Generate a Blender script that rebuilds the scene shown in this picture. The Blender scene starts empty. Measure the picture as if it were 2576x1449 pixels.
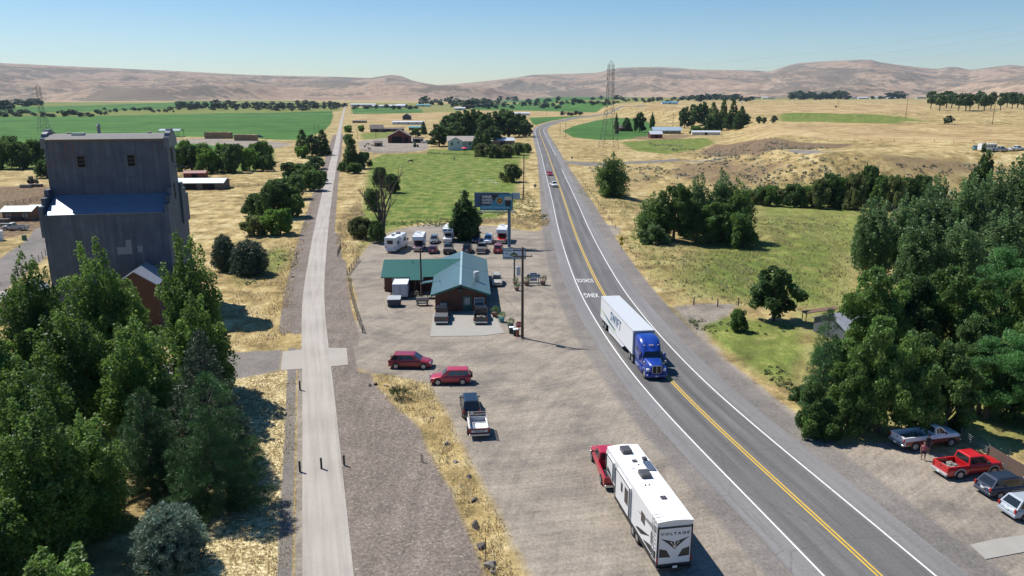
import bpy, bmesh, math, random
import numpy as np
from mathutils import Vector, Matrix, noise
R = math.radians
scene = bpy.context.scene
col = scene.collection
random.seed(7); RNG = np.random.default_rng(7)

# ---------------------------------------------------------------- camera, sky, sun, exposure
CAM_H = 31.0
PITCH = R(14.15)
FPX = 1929.0                       # focal length for a 2576 px wide frame
cam_d = bpy.data.cameras.new('camera'); cam = bpy.data.objects.new('camera', cam_d); col.objects.link(cam)
cam.location = (0, 0, CAM_H); cam.rotation_euler = (math.pi/2 - PITCH, 0, 0)
cam_d.sensor_width = 36.0; cam_d.lens = 36.0*FPX/2576.0
cam_d.clip_start = 0.5; cam_d.clip_end = 60000
scene.camera = cam

SUN_AZ = Vector((-0.84, 0.54)).normalized(); SUN_EL = R(55)
sun_dir = Vector((SUN_AZ.x*math.cos(SUN_EL), SUN_AZ.y*math.cos(SUN_EL), math.sin(SUN_EL)))
sun_d = bpy.data.lights.new('sun', 'SUN'); sun_d.energy = 4.8; sun_d.angle = R(0.5); sun_d.color = (1.0, 0.955, 0.88)
sun = bpy.data.objects.new('sun', sun_d); col.objects.link(sun)
sun.rotation_euler = (-sun_dir).to_track_quat('-Z', 'Y').to_euler(); sun.location = (0, 0, 200)

w = bpy.data.worlds.new('World'); scene.world = w; w.use_nodes = True
wn = w.node_tree; wn.nodes.clear()
sky = wn.nodes.new('ShaderNodeTexSky'); sky.sky_type = 'NISHITA'; sky.sun_disc = False
sky.sun_elevation = SUN_EL; sky.sun_rotation = math.atan2(SUN_AZ.x, SUN_AZ.y)
sky.air_density = 1.0; sky.dust_density = 0.35; sky.ozone_density = 2.6; sky.altitude = 700
bg = wn.nodes.new('ShaderNodeBackground'); bg.inputs['Strength'].default_value = 0.084
wo = wn.nodes.new('ShaderNodeOutputWorld')
hs = wn.nodes.new('ShaderNodeHueSaturation'); hs.inputs['Saturation'].default_value = 1.35; hs.inputs['Hue'].default_value = 0.502; hs.inputs['Value'].default_value = 1.0; wn.links.new(sky.outputs[0], hs.inputs['Color']); wn.links.new(hs.outputs[0], bg.inputs[0]); wn.links.new(bg.outputs[0], wo.inputs[0])
scene.view_settings.view_transform = 'Standard'; scene.view_settings.look = 'None'
scene.view_settings.exposure = 0.42; scene.view_settings.gamma = 1.0
scene.cycles.max_bounces = 5; scene.cycles.diffuse_bounces = 2; scene.cycles.glossy_bounces = 2
scene.cycles.transmission_bounces = 3; scene.cycles.volume_bounces = 0; scene.cycles.transparent_max_bounces = 6
scene.cycles.use_denoising = True
scene.cycles.caustics_reflective = False; scene.cycles.caustics_refractive = False

# ---------------------------------------------------------------- picture -> place
SN, CS = math.sin(PITCH), math.cos(PITCH)
def ray(px, py):
    u = (px-1288.0)/FPX; v = (py-724.5)/FPX
    return u, CS - v*SN, -(SN + v*CS)
def G(px, py, z=0.0):
    a, b, c = ray(px, py); t = (z-CAM_H)/c
    return Vector((a*t, b*t, z))
def atY(px, py, Y):
    a, b, c = ray(px, py); t = Y/b
    return Vector((a*t, Y, CAM_H + c*t))

def sst(a, b, x):
    t = np.clip((x-a)/(b-a), 0, 1); return t*t*(3-2*t)
PB_Y = np.array([0, 230, 262, 316, 424, 548, 700, 900, 1200, 2500, 9000])
PB_X = np.array([70, 70, 58, 66, 108, 150, 190, 175, 150, 130, 130.])
def terr(X, Y):
    X = np.asarray(X, float); Y = np.asarray(Y, float)
    d1 = X - np.interp(Y, PB_Y, PB_X)
    d2 = (Y - 246) - 12*np.sin(X/37.0) - 6*np.sin(X/13.0+1)
    z = 10.5*sst(-4, 44, np.minimum(d1, d2*0.9)) 
    gate = sst(0, 40, d1)*sst(225, 260, Y)*(1-sst(1500, 3000, Y))
    z = z + gate*(1.1*np.sin(X/29.0+Y/51.0)+0.9*np.sin(X/61.0-Y/37.0)+0.3*np.sin(X/9.0+2)*np.sin(Y/11.0))
    z = z + 6.5*np.exp(-(((X-108)/20)**2+((Y-264)/15)**2)) - 3.0*np.exp(-(((X-84)/16)**2+((Y-290)/14)**2)) + 2.5*np.exp(-(((X-150)/30)**2+((Y-250)/10)**2)) - 2.5*np.exp(-(((X-175)/18)**2+((Y-275)/12)**2))
    z = z + 2.2*np.exp(-(((X-60)/16)**2+((Y-300)/26)**2))
    # gentle swells beyond
    far = sst(900, 2500, Y)
    z = z + far*6*sst(60, 400, np.abs(X))*(0.6+0.4*np.sin(X/400.0+Y/700.0))
    # hollow of the creek on the right
    z = z - 1.2*sst(30, 44, X)*(1-sst(150, 200, X))*sst(100, 135, Y)*(1-sst(235, 262, Y))
    return z
def hz(x, y): return float(terr(x, y))
def GT(px, py):
    a, b, c = ray(px, py)
    t = 30.0; step = 0.01
    while t < 20000:
        z = CAM_H + c*t
        if z <= hz(a*t, b*t):
            lo, hi = t/(1+step), t
            for _ in range(14):
                m = (lo+hi)/2
                if CAM_H + c*m <= hz(a*m, b*m): hi = m
                else: lo = m
            return Vector((a*hi, b*hi, hz(a*hi, b*hi)))
        t *= 1+step
    return Vector((a*6000, b*6000, 0))

# ---------------------------------------------------------------- helpers
def tag(o, label=None, cat=None, group=None, kind=None):
    if label: o['label'] = label
    if cat: o['category'] = cat
    if group: o['group'] = group
    if kind: o['kind'] = kind
    return o
def empty(name, loc, rz=0, label=None, cat=None, group=None):
    o = bpy.data.objects.new(name, None); col.objects.link(o)
    o.location = loc; o.rotation_euler = (0, 0, rz); o.empty_display_size = 0.3
    return tag(o, label, cat, group)

class MB:
    def __init__(s): s.v = []; s.f = []; s.m = []; s.sm = []
    def add(s, vs, fs, m=0, smooth=False):
        b = len(s.v); s.v += [tuple(p) for p in vs]
        for f in fs: s.f.append(tuple(i+b for i in f)); s.m.append(m); s.sm.append(smooth)
        return s
    def box(s, c, sz, rz=0, m=0, rx=0, ry=0):
        x, y, z = sz[0]/2, sz[1]/2, sz[2]/2
        vs = [Vector((a, b, d)) for d in (-z, z) for a, b in ((-x, -y), (x, -y), (x, y), (-x, y))]
        if rz or rx or ry:
            M = Matrix.Rotation(rz, 3, 'Z') @ Matrix.Rotation(ry, 3, 'Y') @ Matrix.Rotation(rx, 3, 'X')
            vs = [M @ p for p in vs]
        c = Vector(c)
        return s.add([p+c for p in vs], [(0,3,2,1),(4,5,6,7),(0,1,5,4),(1,2,6,5),(2,3,7,6),(3,0,4,7)], m)
    def b2(s, x0, x1, y0, y1, z0, z1, m=0):
        return s.box(((x0+x1)/2, (y0+y1)/2, (z0+z1)/2), (x1-x0, y1-y0, z1-z0), m=m)
    def rbox(s, c, sz, r=0.1, m=0, axis='z'):
        # box with rounded upright edges (along axis) and slightly chamfered caps
        ax = {'z': (0,1,2), 'x': (1,2,0), 'y': (2,0,1)}[axis]
        a, b, h = sz[ax[0]]/2, sz[ax[1]]/2, sz[ax[2]]/2
        r = min(r, a*.95, b*.95); n = 3; ring = []
        for qx, qy, s0 in ((1,1,0),(-1,1,90),(-1,-1,180),(1,-1,270)):
            for k in range(n+1):
                t = R(s0+90*k/n); ring.append((qx*(a-r)+r*math.cos(t), qy*(b-r)+r*math.sin(t)))
        N = len(ring); ch = min(r*0.5, h*.5); vs = []
        for hh, q in ((-h, 1), (-h+ch, 0), (h-ch, 0), (h, 1)):
            for (p, o) in ring:
                kx = (abs(p)-ch*q)/max(abs(p), 1e-6); ky = (abs(o)-ch*q)/max(abs(o), 1e-6)
                loc = [0, 0, 0]; loc[ax[0]] = p*max(kx, 0); loc[ax[1]] = o*max(ky, 0); loc[ax[2]] = hh
                vs.append((loc[0]+c[0], loc[1]+c[1], loc[2]+c[2]))
        fs = [tuple(reversed(range(N))), tuple(range(3*N, 4*N))]
        for k in range(3):
            for i in range(N): fs.append((k*N+i, k*N+(i+1) % N, (k+1)*N+(i+1) % N, (k+1)*N+i))
        return s.add(vs, fs, m)
    def tube(s, p0, p1, r0, r1=None, n=8, m=0, smooth=True, cap=True):
        r1 = r0 if r1 is None else r1
        p0 = Vector(p0); p1 = Vector(p1); d = (p1-p0)
        if d.length < 1e-6: return s
        d.normalize(); u = d.orthogonal().normalized(); w_ = d.cross(u)
        vs = []
        for p, r in ((p0, r0), (p1, r1)):
            for i in range(n):
                a = 2*math.pi*i/n; vs.append(p + (u*math.cos(a)+w_*math.sin(a))*r)
        s.add(vs, [(i, (i+1) % n, n+(i+1) % n, n+i) for i in range(n)], m, smooth)
        if cap: s.add(vs, [tuple(reversed(range(n))), tuple(range(n, 2*n))], m)
        return s
    def prism(s, poly, y0, y1, axis='y', m=0, smooth=False):
        # poly of (a, z) extruded along the axis 'y' (a = x) or 'x' (a = y)
        n = len(poly)
        if axis == 'y': vs = [(a, y0, z) for a, z in poly]+[(a, y1, z) for a, z in poly]
        elif axis == 'x': vs = [(y0, a, z) for a, z in poly]+[(y1, a, z) for a, z in poly]
        else: vs = [(a, b, y0) for a, b in poly]+[(a, b, y1) for a, b in poly]
        s.add(vs, [tuple(range(n)), tuple(reversed(range(n, 2*n)))], m)
        s.add(vs, [(i, n+i, n+(i+1) % n, (i+1) % n) for i in range(n)], m, smooth)
        return s
    def quad(s, a, b, c, d, m=0): return s.add([a, b, c, d], [(0, 1, 2, 3)], m)
    def slab(s, a, b, c, d, t, m=0):
        a, b, c, d = map(Vector, (a, b, c, d)); n = (b-a).cross(d-a).normalized()*t
        return s.add([a, b, c, d, a+n, b+n, c+n, d+n], [(3,2,1,0),(4,5,6,7),(0,1,5,4),(1,2,6,5),(2,3,7,6),(3,0,4,7)], m)
    def build(s, name, mats, parent=None, label=None):
        me = bpy.data.meshes.new(name); me.from_pydata(s.v, [], s.f)
        if not isinstance(mats, (list, tuple)): mats = [mats]
        for mm in mats: me.materials.append(mm)
        me.polygons.foreach_set('material_index', s.m); me.polygons.foreach_set('use_smooth', s.sm)
        me.update()
        bm = bmesh.new(); bm.from_mesh(me); bmesh.ops.recalc_face_normals(bm, faces=bm.faces) if len(s.f) < 4000 and not getattr(s, 'norecalc', False) else None
        bm.to_mesh(me); bm.free()
        o = bpy.data.objects.new(name, me); col.objects.link(o)
        if parent: o.parent = parent
        if label: o['label'] = label
        return o
def copy_tree(o, parent=None):
    c = o.copy(); col.objects.link(c); c.parent = parent
    for ch in list(o.children): copy_tree(ch, c)
    return c
def np_mesh(name, V, F, mats, parent=None, smooth=False, attrs=None):
    me = bpy.data.meshes.new(name); nv = len(V); nf, k = F.shape
    me.vertices.add(nv); me.vertices.foreach_set('co', np.ascontiguousarray(V, np.float32).ravel())
    me.loops.add(nf*k); me.loops.foreach_set('vertex_index', np.ascontiguousarray(F, np.int32).ravel())
    me.polygons.add(nf); me.polygons.foreach_set('loop_start', np.arange(0, nf*k, k, dtype=np.int32))
    me.polygons.foreach_set('use_smooth', np.full(nf, smooth))
    for mm in (mats if isinstance(mats, (list, tuple)) else [mats]): me.materials.append(mm)
    for nm, dom, typ, arr in (attrs or []):
        a = me.attributes.new(nm, typ, dom)
        a.data.foreach_set('color' if typ == 'FLOAT_COLOR' else 'value', np.ascontiguousarray(arr, np.float32).ravel())
    me.update(); me.validate()
    o = bpy.data.objects.new(name, me); col.objects.link(o)
    if parent: o.parent = parent
    return o
_tc = {}
def text_mesh(body, size, mat, parent, name='lettering', loc=(0,0,0), rot=(0,0,0), ext=0.004, align='CENTER', bold=0.0, sx=1.0, shear=0.0, spacing=1.0):
    cu = bpy.data.curves.new(name, 'FONT'); cu.body = body; cu.size = size; cu.extrude = ext; cu.align_x = align; cu.align_y = 'CENTER'
    cu.offset = bold; cu.shear = shear; cu.space_character = spacing; cu.resolution_u = 2
    t = bpy.data.objects.new('tmp_text', cu); col.objects.link(t)
    dg = bpy.context.evaluated_depsgraph_get(); dg.update()
    me = bpy.data.meshes.new_from_object(t.evaluated_get(dg)); bpy.data.objects.remove(t); bpy.data.curves.remove(cu)
    me.materials.clear(); me.materials.append(mat); me.name = name
    o = bpy.data.objects.new(name, me); col.objects.link(o); o.parent = parent
    o.location = loc; o.rotation_euler = rot; o.scale = (sx, 1, 1)
    return o

# ---------------------------------------------------------------- materials
def _nt(name):
    m = bpy.data.materials.new(name); m.use_nodes = True; nt = m.node_tree; nt.nodes.clear()
    out = nt.nodes.new('ShaderNodeOutputMaterial'); p = nt.nodes.new('ShaderNodeBsdfPrincipled')
    nt.links.new(p.outputs[0], out.inputs[0]); return m, nt, p
def N(nt, t, **kw):
    n = nt.nodes.new(t)
    for k, v_ in kw.items(): setattr(n, k, v_)
    return n
def noise_n(nt, vec, scale, detail=4, rough=0.55, dist=0.0):
    n = nt.nodes.new('ShaderNodeTexNoise'); n.inputs['Scale'].default_value = scale; n.inputs['Detail'].default_value = detail
    n.inputs['Roughness'].default_value = rough; n.inputs['Distortion'].default_value = dist
    if vec is not None: nt.links.new(vec, n.inputs['Vector'])
    return n.outputs['Fac']
def math_n(nt, op, a, b=None, c=None, clamp=False):
    n = nt.nodes.new('ShaderNodeMath'); n.operation = op; n.use_clamp = clamp
    for i, x in enumerate((a, b, c)):
        if x is None: continue
        if isinstance(x, (int, float)): n.inputs[i].default_value = x
        else: nt.links.new(x, n.inputs[i])
    return n.outputs[0]
def ramp_n(nt, fac, stops):
    r = nt.nodes.new('ShaderNodeValToRGB'); e = r.color_ramp.elements
    while len(e) < len(stops): e.new(0.5)
    for i, (p, c) in enumerate(stops): e[i].position = p; e[i].color = (*c, 1) if len(c) == 3 else c
    nt.links.new(fac, r.inputs[0]); return r.outputs[0]
def mix_n(nt, fac, a, b, mode='MIX'):
    n = nt.nodes.new('ShaderNodeMix'); n.data_type = 'RGBA'; n.blend_type = mode
    for sock, x in ((n.inputs[0], fac), (n.inputs[6], a), (n.inputs[7], b)):
        if isinstance(x, (int, float)): sock.default_value = x
        elif isinstance(x, (tuple, list)): sock.default_value = (*x[:3], 1)
        else: nt.links.new(x, sock)
    return n.outputs[2]
def map_n(nt, src, scale=(1,1,1), rot=(0,0,0)):
    m = nt.nodes.new('ShaderNodeMapping'); m.inputs['Scale'].default_value = scale; m.inputs['Rotation'].default_value = rot
    nt.links.new(src, m.inputs[0]); return m.outputs[0]
def H(s):
    s = s.lstrip('#'); r = [int(s[i:i+2], 16)/255 for i in (0, 2, 4)]
    return tuple(c/12.92 if c <= .04045 else ((c+.055)/1.055)**2.4 for c in r)
_mats = {}
def M(name, rgb, rough=0.6, var=0.18, scale=2.5, metal=0.0, coat=0.0, spec=None):
    if name in _mats: return _mats[name]
    m, nt, p = _nt(name); tc = N(nt, 'ShaderNodeTexCoord').outputs['Object']
    n = noise_n(nt, tc, scale, 5); f = math_n(nt, 'MULTIPLY_ADD', n, 2*var, 1-var)
    c = mix_n(nt, 1.0, (*rgb,), (1, 1, 1), 'MULTIPLY')
    mm = nt.nodes.new('ShaderNodeVectorMath'); mm.operation = 'SCALE'; mm.inputs[0].default_value = rgb
    nt.links.new(f, mm.inputs['Scale']); nt.links.new(mm.outputs[0], p.inputs['Base Color'])
    p.inputs['Roughness'].default_value = rough; p.inputs['Metallic'].default_value = metal
    p.inputs['Coat Weight'].default_value = coat; p.inputs['Coat Roughness'].default_value = 0.06
    if spec is not None: p.inputs['Specular IOR Level'].default_value = spec
    _mats[name] = m; return m
def paint(name, rgb): return M('paint_'+name, rgb, 0.32, 0.05, 1.2, 0.0, 0.7)
def ribbed(name, rgb, pitch=0.3, axis='x', rough=0.4, metal=0.3, rust=None, var=.15):
    if name in _mats: return _mats[name]
    m, nt, p = _nt(name); tc = N(nt, 'ShaderNodeTexCoord').outputs['Object']
    sep = N(nt, 'ShaderNodeSeparateXYZ'); nt.links.new(tc, sep.inputs[0])
    a = sep.outputs[{'x': 0, 'y': 1, 'z': 2}[axis]]
    fr = math_n(nt, 'FRACT', math_n(nt, 'DIVIDE', a, pitch))
    rib = math_n(nt, 'LESS_THAN', fr, 0.16)
    n = noise_n(nt, tc, 0.8, 6); n2 = noise_n(nt, map_n(nt, tc, (1, 1, .15) if axis != 'z' else (1, .15, 1)), 3.0, 5)
    f = math_n(nt, 'MULTIPLY_ADD', n, 2*var, 1-var); f = math_n(nt, 'MULTIPLY', f, math_n(nt, 'MULTIPLY_ADD', rib, -0.22, 1.0))
    vm = nt.nodes.new('ShaderNodeVectorMath'); vm.operation = 'SCALE'; vm.inputs[0].default_value = rgb; nt.links.new(f, vm.inputs['Scale'])
    c = vm.outputs[0]
    if rust:
        k = ramp_n(nt, n2, [(0.55, (0,0,0)), (0.7, (1,1,1))]); c = mix_n(nt, math_n(nt, 'MULTIPLY', k, rust), c, (0.13, 0.06, 0.03))
    nt.links.new(c, p.inputs['Base Color']); p.inputs['Roughness'].default_value = rough; p.inputs['Metallic'].default_value = metal
    bp = N(nt, 'ShaderNodeBump'); bp.inputs['Strength'].default_value = 0.5; bp.inputs['Distance'].default_value = 0.03
    nt.links.new(rib, bp.inputs['Height']); nt.links.new(bp.outputs[0], p.inputs['Normal'])
    _mats[name] = m; return m
def planks(name, rgb, pitch=0.2, axis='z', rough=.8):
    if name in _mats: return _mats[name]
    m, nt, p = _nt(name); tc = N(nt, 'ShaderNodeTexCoord').outputs['Object']
    sep = N(nt, 'ShaderNodeSeparateXYZ'); nt.links.new(tc, sep.inputs[0])
    a = sep.outputs[{'x': 0, 'y': 1, 'z': 2}[axis]]
    q = math_n(nt, 'DIVIDE', a, pitch); fr = math_n(nt, 'FRACT', q); gap = math_n(nt, 'LESS_THAN', fr, 0.13)
    cell = N(nt, 'ShaderNodeTexWhiteNoise', noise_dimensions='1D'); nt.links.new(math_n(nt, 'FLOOR', q), cell.inputs['W'])
    n = noise_n(nt, map_n(nt, tc, (4, 4, 1) if axis != 'z' else (1, 1, 6)), 2.0, 6)
    f = math_n(nt, 'ADD', math_n(nt, 'MULTIPLY', cell.outputs[0], 0.35), math_n(nt, 'MULTIPLY_ADD', n, 0.7, 0.45))
    f = math_n(nt, 'MULTIPLY', f, math_n(nt, 'MULTIPLY_ADD', gap, -0.6, 1.0))
    vm = nt.nodes.new('ShaderNodeVectorMath'); vm.operation = 'SCALE'; vm.inputs[0].default_value = rgb; nt.links.new(f, vm.inputs['Scale'])
    nt.links.new(vm.outputs[0], p.inputs['Base Color']); p.inputs['Roughness'].default_value = rough
    _mats[name] = m; return m
def foliage(name, dark, light, trans=0.25, brown=None, up=0.0):
    if name in _mats: return _mats[name]
    m, nt, p = _nt(name); at = N(nt, 'ShaderNodeAttribute', attribute_name='tint')
    geo = N(nt, 'ShaderNodeNewGeometry')
    oi = N(nt, 'ShaderNodeObjectInfo')
    big = noise_n(nt, geo.outputs['Position'], 0.35, 3)
    f = math_n(nt, 'ADD', math_n(nt, 'MULTIPLY', at.outputs['Fac'], 0.65), math_n(nt, 'MULTIPLY_ADD', big, 0.9, -0.28))
    f = math_n(nt, 'ADD', f, math_n(nt, 'MULTIPLY_ADD', oi.outputs['Random'], 0.3, -0.15), clamp=True)
    st = [(0.0, dark), (0.55, tuple((a+b)/2 for a, b in zip(dark, light))), (1.0, light)]
    c = ramp_n(nt, f, st)
    if brown is not None: 
        k = math_n(nt, 'GREATER_THAN', at.outputs['Fac'], 0.97); c = mix_n(nt, math_n(nt, 'MULTIPLY', k, 0.8), c, brown)
    nt.links.new(c, p.inputs['Base Color']); p.inputs['Roughness'].default_value = 0.5
    p.inputs['Specular IOR Level'].default_value = 0.35
    if up:
        vm = N(nt, 'ShaderNodeMix'); vm.data_type = 'VECTOR'; vm.inputs[0].default_value = up; nt.links.new(geo.outputs['Normal'], vm.inputs[4]); vm.inputs[5].default_value = (0, 0, 1)
        nt.links.new(vm.outputs[1], p.inputs['Normal'])
    tr = N(nt, 'ShaderNodeBsdfTranslucent'); hs2 = N(nt, 'ShaderNodeHueSaturation'); hs2.inputs['Value'].default_value = 1.25; hs2.inputs['Hue'].default_value = .485; nt.links.new(c, hs2.inputs['Color']); nt.links.new(hs2.outputs[0], tr.inputs[0])
    mx = N(nt, 'ShaderNodeMixShader'); mx.inputs[0].default_value = trans
    out = [n for n in nt.nodes if n.type == 'OUTPUT_MATERIAL'][0]
    nt.links.new(p.outputs[0], mx.inputs[1]); nt.links.new(tr.outputs[0], mx.inputs[2]); nt.links.new(mx.outputs[0], out.inputs[0])
    _mats[name] = m; return m
GLASS = M('dark_glass', (0.015, 0.02, 0.025), 0.06, 0.1, 1, 0, 0.3)
GLASSB = M('blue_glass', (0.06, 0.10, 0.13), 0.08, 0.15, 1, 0, 0.3)
RUBBER = M('rubber', (0.018, 0.018, 0.018), 0.85, 0.3, 6)
BLACK = M('black_plastic', (0.02, 0.02, 0.021), 0.55, 0.2)
CHROME = M('bright_metal', (0.55, 0.56, 0.58), 0.25, 0.08, 3, 0.8)
RIM = M('alloy_rim', (0.42, 0.43, 0.45), 0.35, 0.1, 3, 0.6)
REDL = M('red_lens', (0.35, 0.012, 0.01), 0.25, 0.1, 4, 0, .3)
CLRL = M('clear_lens', (0.62, 0.64, 0.66), 0.12, 0.08, 4, 0, .5)
AMBER = M('amber_lens', (0.7, 0.25, 0.02), 0.3, 0.1)
WHITE = M('white_paint', (0.72, 0.73, 0.74), 0.4, 0.05, 1.5, 0, .25)
WOOD = M('weathered_wood', (0.13, 0.10, 0.075), 0.85, 0.35, 2.0)
POLEW = M('pole_wood', (0.085, 0.058, 0.042), 0.85, 0.3, 1.2)
STEEL = M('galvanised_steel', (0.20, 0.215, 0.23), 0.5, 0.15, 2, .3)
CONC = M('concrete', (0.31, 0.292, 0.262), 0.9, 0.15, 0.8)
# ================================================================ THE SETTING
# centre lines read off the picture, kept as places on the ground
YEL = [(2600,1810),(2217,1449),(2050,1294),(1917,1179),(1717,1001),(1679,963),(1600,858),(1519,750),(1475,655),(1455,609),(1432,545),(1425,519),(1395,436),(1379,389),(1359,339),(1356,326),(1369,316),(1392,307.5),(1442,297.5),(1509,289),(1620,281)]
TRL = [(845,1800),(826,1449),(810,1171),(802,1000),(795,900),(789,828),(787,745),(795,678),(803,612),(813,545),(826,472),(839,409),(847,372),(853,335),(858,310),(863,290),(868,272),(870,262)]
def cline(pix, z=0.0, step=2.0, smooth=3):
    P = np.array([[*G(x, y, z)[:2]] for x, y in pix])
    d = np.r_[0, np.cumsum(np.hypot(*np.diff(P, axis=0).T))]
    n = int(d[-1]/step)+2; t = np.linspace(0, d[-1], n)
    Q = np.c_[np.interp(t, d, P[:, 0]), np.interp(t, d, P[:, 1])]
    for _ in range(smooth*6):
        Q[1:-1] = (Q[:-2]+2*Q[1:-1]+Q[2:])/4
    return Q
HWY = cline(YEL, step=3.0, smooth=6); TRAIL = cline(TRL, step=3.0, smooth=3)
def offs(Q, d):
    T = np.gradient(Q, axis=0); T /= np.linalg.norm(T, axis=1)[:, None]
    return Q + np.c_[T[:, 1], -T[:, 0]]*d         # +d = to the right of travel (away from camera)
def strip(name, Q, a, b, z, mat, nx=2, kind='structure', label=None, sel=None, zr=0.00012, parent=None):
    if sel is not None: Q = Q[sel]
    T = np.gradient(Q, axis=0); T /= np.linalg.norm(T, axis=1)[:, None]; nrm = np.c_[T[:, 1], -T[:, 0]]
    V = []; s = np.r_[0, np.cumsum(np.hypot(*np.diff(Q, axis=0).T))]
    offs_ = np.linspace(a, b, nx) if np.isscalar(a) else None
    ac = []
    for j in range(nx):
        o_ = offs_[j] if offs_ is not None else (a + (b-a)*j/(nx-1))
        P = Q + nrm*(o_[:, None] if not np.isscalar(o_) else o_)
        zz = z + zr*np.hypot(P[:, 0], P[:, 1]) + terr(P[:, 0], P[:, 1])
        V.append(np.c_[P, zz]); ac.append(np.full(len(Q), o_) if np.isscalar(o_) else o_)
    n = len(Q); V = np.stack(V, 1).reshape(-1, 3); ac = np.stack(ac, 1).reshape(-1)
    F = [(i*nx+j, i*nx+j+1, (i+1)*nx+j+1, (i+1)*nx+j) for i in range(n-1) for j in range(nx-1)]
    al = np.repeat(s, nx)
    o = np_mesh(name, V, np.array(F), mat, parent, attrs=[('across', 'POINT', 'FLOAT', ac), ('along', 'POINT', 'FLOAT', al)])
    if kind: o['kind'] = kind
    return o

def pdist(P, poly):
    """signed distance (+ inside) of points P to closed polygon"""
    x, y = P[:, 0], P[:, 1]; ins = np.zeros(len(P), bool); d2 = np.full(len(P), 1e18); n = len(poly)
    for i in range(n):
        x0, y0 = poly[i]; x1, y1 = poly[(i+1) % n]
        ex, ey = x1-x0, y1-y0; L = ex*ex+ey*ey+1e-12
        t = np.clip(((x-x0)*ex+(y-y0)*ey)/L, 0, 1); d2 = np.minimum(d2, (x-x0-t*ex)**2+(y-y0-t*ey)**2)
        c = ((y0 > y) != (y1 > y))
        with np.errstate(divide='ignore', invalid='ignore'):
            xi = x0+(y-y0)*ex/(ey if abs(ey) > 1e-12 else 1e-12)
        ins ^= c & (x < xi)
    d = np.sqrt(d2); return np.where(ins, d, -d)
def ldist(P, Q):
    """distance and side offset to a poly-line Q (nearest sample, then segment)"""
    best = np.full(len(P), 1e18); off = np.zeros(len(P))
    for i in range(len(Q)-1):
        x0, y0 = Q[i]; x1, y1 = Q[i+1]; ex, ey = x1-x0, y1-y0; L = ex*ex+ey*ey+1e-12
        # only near points
        t = np.clip(((P[:, 0]-x0)*ex+(P[:, 1]-y0)*ey)/L, 0, 1)
        dx = P[:, 0]-x0-t*ex; dy = P[:, 1]-y0-t*ey; d2 = dx*dx+dy*dy; k = d2 < best
        best[k] = d2[k]; off[k] = ((dx*ey-dy*ex)/math.sqrt(L))[k]
    return np.sqrt(best), off
def W(pix, z=0.0, t=False):
    return [tuple((GT(x, y) if t else G(x, y, z))[:2]) for x, y in pix]

# zones: (layer, soft metres, polygon)   layers: 0 lot 1 ballast 2 green 3 crop | 4 stubble 5 scrub 6 lawn 7 oldroad
ZON = []
def Z(layer, soft, pix, s=1.0, t=False, world=None): ZON.append((layer, soft, world or W(pix, t=t), s))
# tan gravel lot between trail and highway
Z(0, 1.3, [(880,868),(900,800),(895,740),(880,690),(900,655),(925,618),(962,592),(1000,577),(1060,566),(1140,562),(1250,570),(1320,580),(1352,582),(1385,566),(1392,540),(1392,500),(1440,540),(1475,650),(1519,750),(1600,858),(1679,963),(2050,1294),(2240,1449),(2600,1810),(1450,1810),(1335,1449),(1290,1370),(1250,1290),(1210,1210),(1180,1150),(1150,1100),(1130,1045),(1095,1000),(1080,965),(990,945),(935,940),(876,918)])
# junction side pull-out on the right of the highway
Z(0, .8, [(1440,470),(1470,520),(1530,566),(1560,572),(1555,590),(1530,600),(1500,620),(1560,690),(1610,740),(1720,810),(1790,880),(1900,960),(1990,1030),(2110,1120),(2250,1110),(2420,1160),(2576,1240),(2760,1330),(2760,1500),(2400,1600),(1900,1160),(1640,870),(1475,640)])
Z(0, 1.5, [(1690,772),(1760,762),(1860,764),(1835,795),(1770,822),(1790,860),(1850,925),(1790,895)], .9)
# side road right near (paved mouth)
Z(7, .8, [(1405,402),(1425,412),(1480,418),(1560,413),(1640,410),(1720,404),(1820,400),(1820,396),(1700,400),(1600,406),(1500,410),(1440,406)], t=True)
# ballast
Z(1, 1.1, [(833,925),(935,940),(945,965),(985,1015),(1060,1080),(1075,1135),(1130,1225),(1160,1295),(1200,1385),(1225,1449),(1240,1520),(880,1800),(850,1200)])
Z(1, .5, [(818,868),(820,750),(822,690),(850,640),(872,660),(872,700),(885,780),(905,845),(900,870)])
# left road towards the elevator + yard
Z(7, 1.0, [(470,905),(590,886),(712,880),(706,932),(600,952),(470,985),(250,1050),(100,1100),(-300,1250),(-300,1100),(100,1000),(300,940)])
Z(7, 1.0, [(-200,680),(0,650),(60,610),(90,575),(130,570),(150,600),(125,640),(60,690),(0,740),(-200,830)])
Z(7, 1.0, [(-200,1800),(-200,1280),(60,1180),(170,1040),(215,1060),(150,1180),(70,1330),(90,1500),(60,1800)])
# lawn (short, pale) between trees and trail
Z(6, .6, [(560,965),(600,952),(706,934),(738,932),(742,1000),(738,1200),(732,1449),(720,1800),(300,1800),(420,1300),(520,1050)])
# corral dirt left
Z(5, 2, [(-300,480),(0,470),(120,465),(140,520),(120,575),(60,590),(0,600),(-300,640)])
Z(0, 3, [(430,352),(520,348),(680,356),(740,362),(700,372),(560,372),(520,362),(450,360)])
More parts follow.
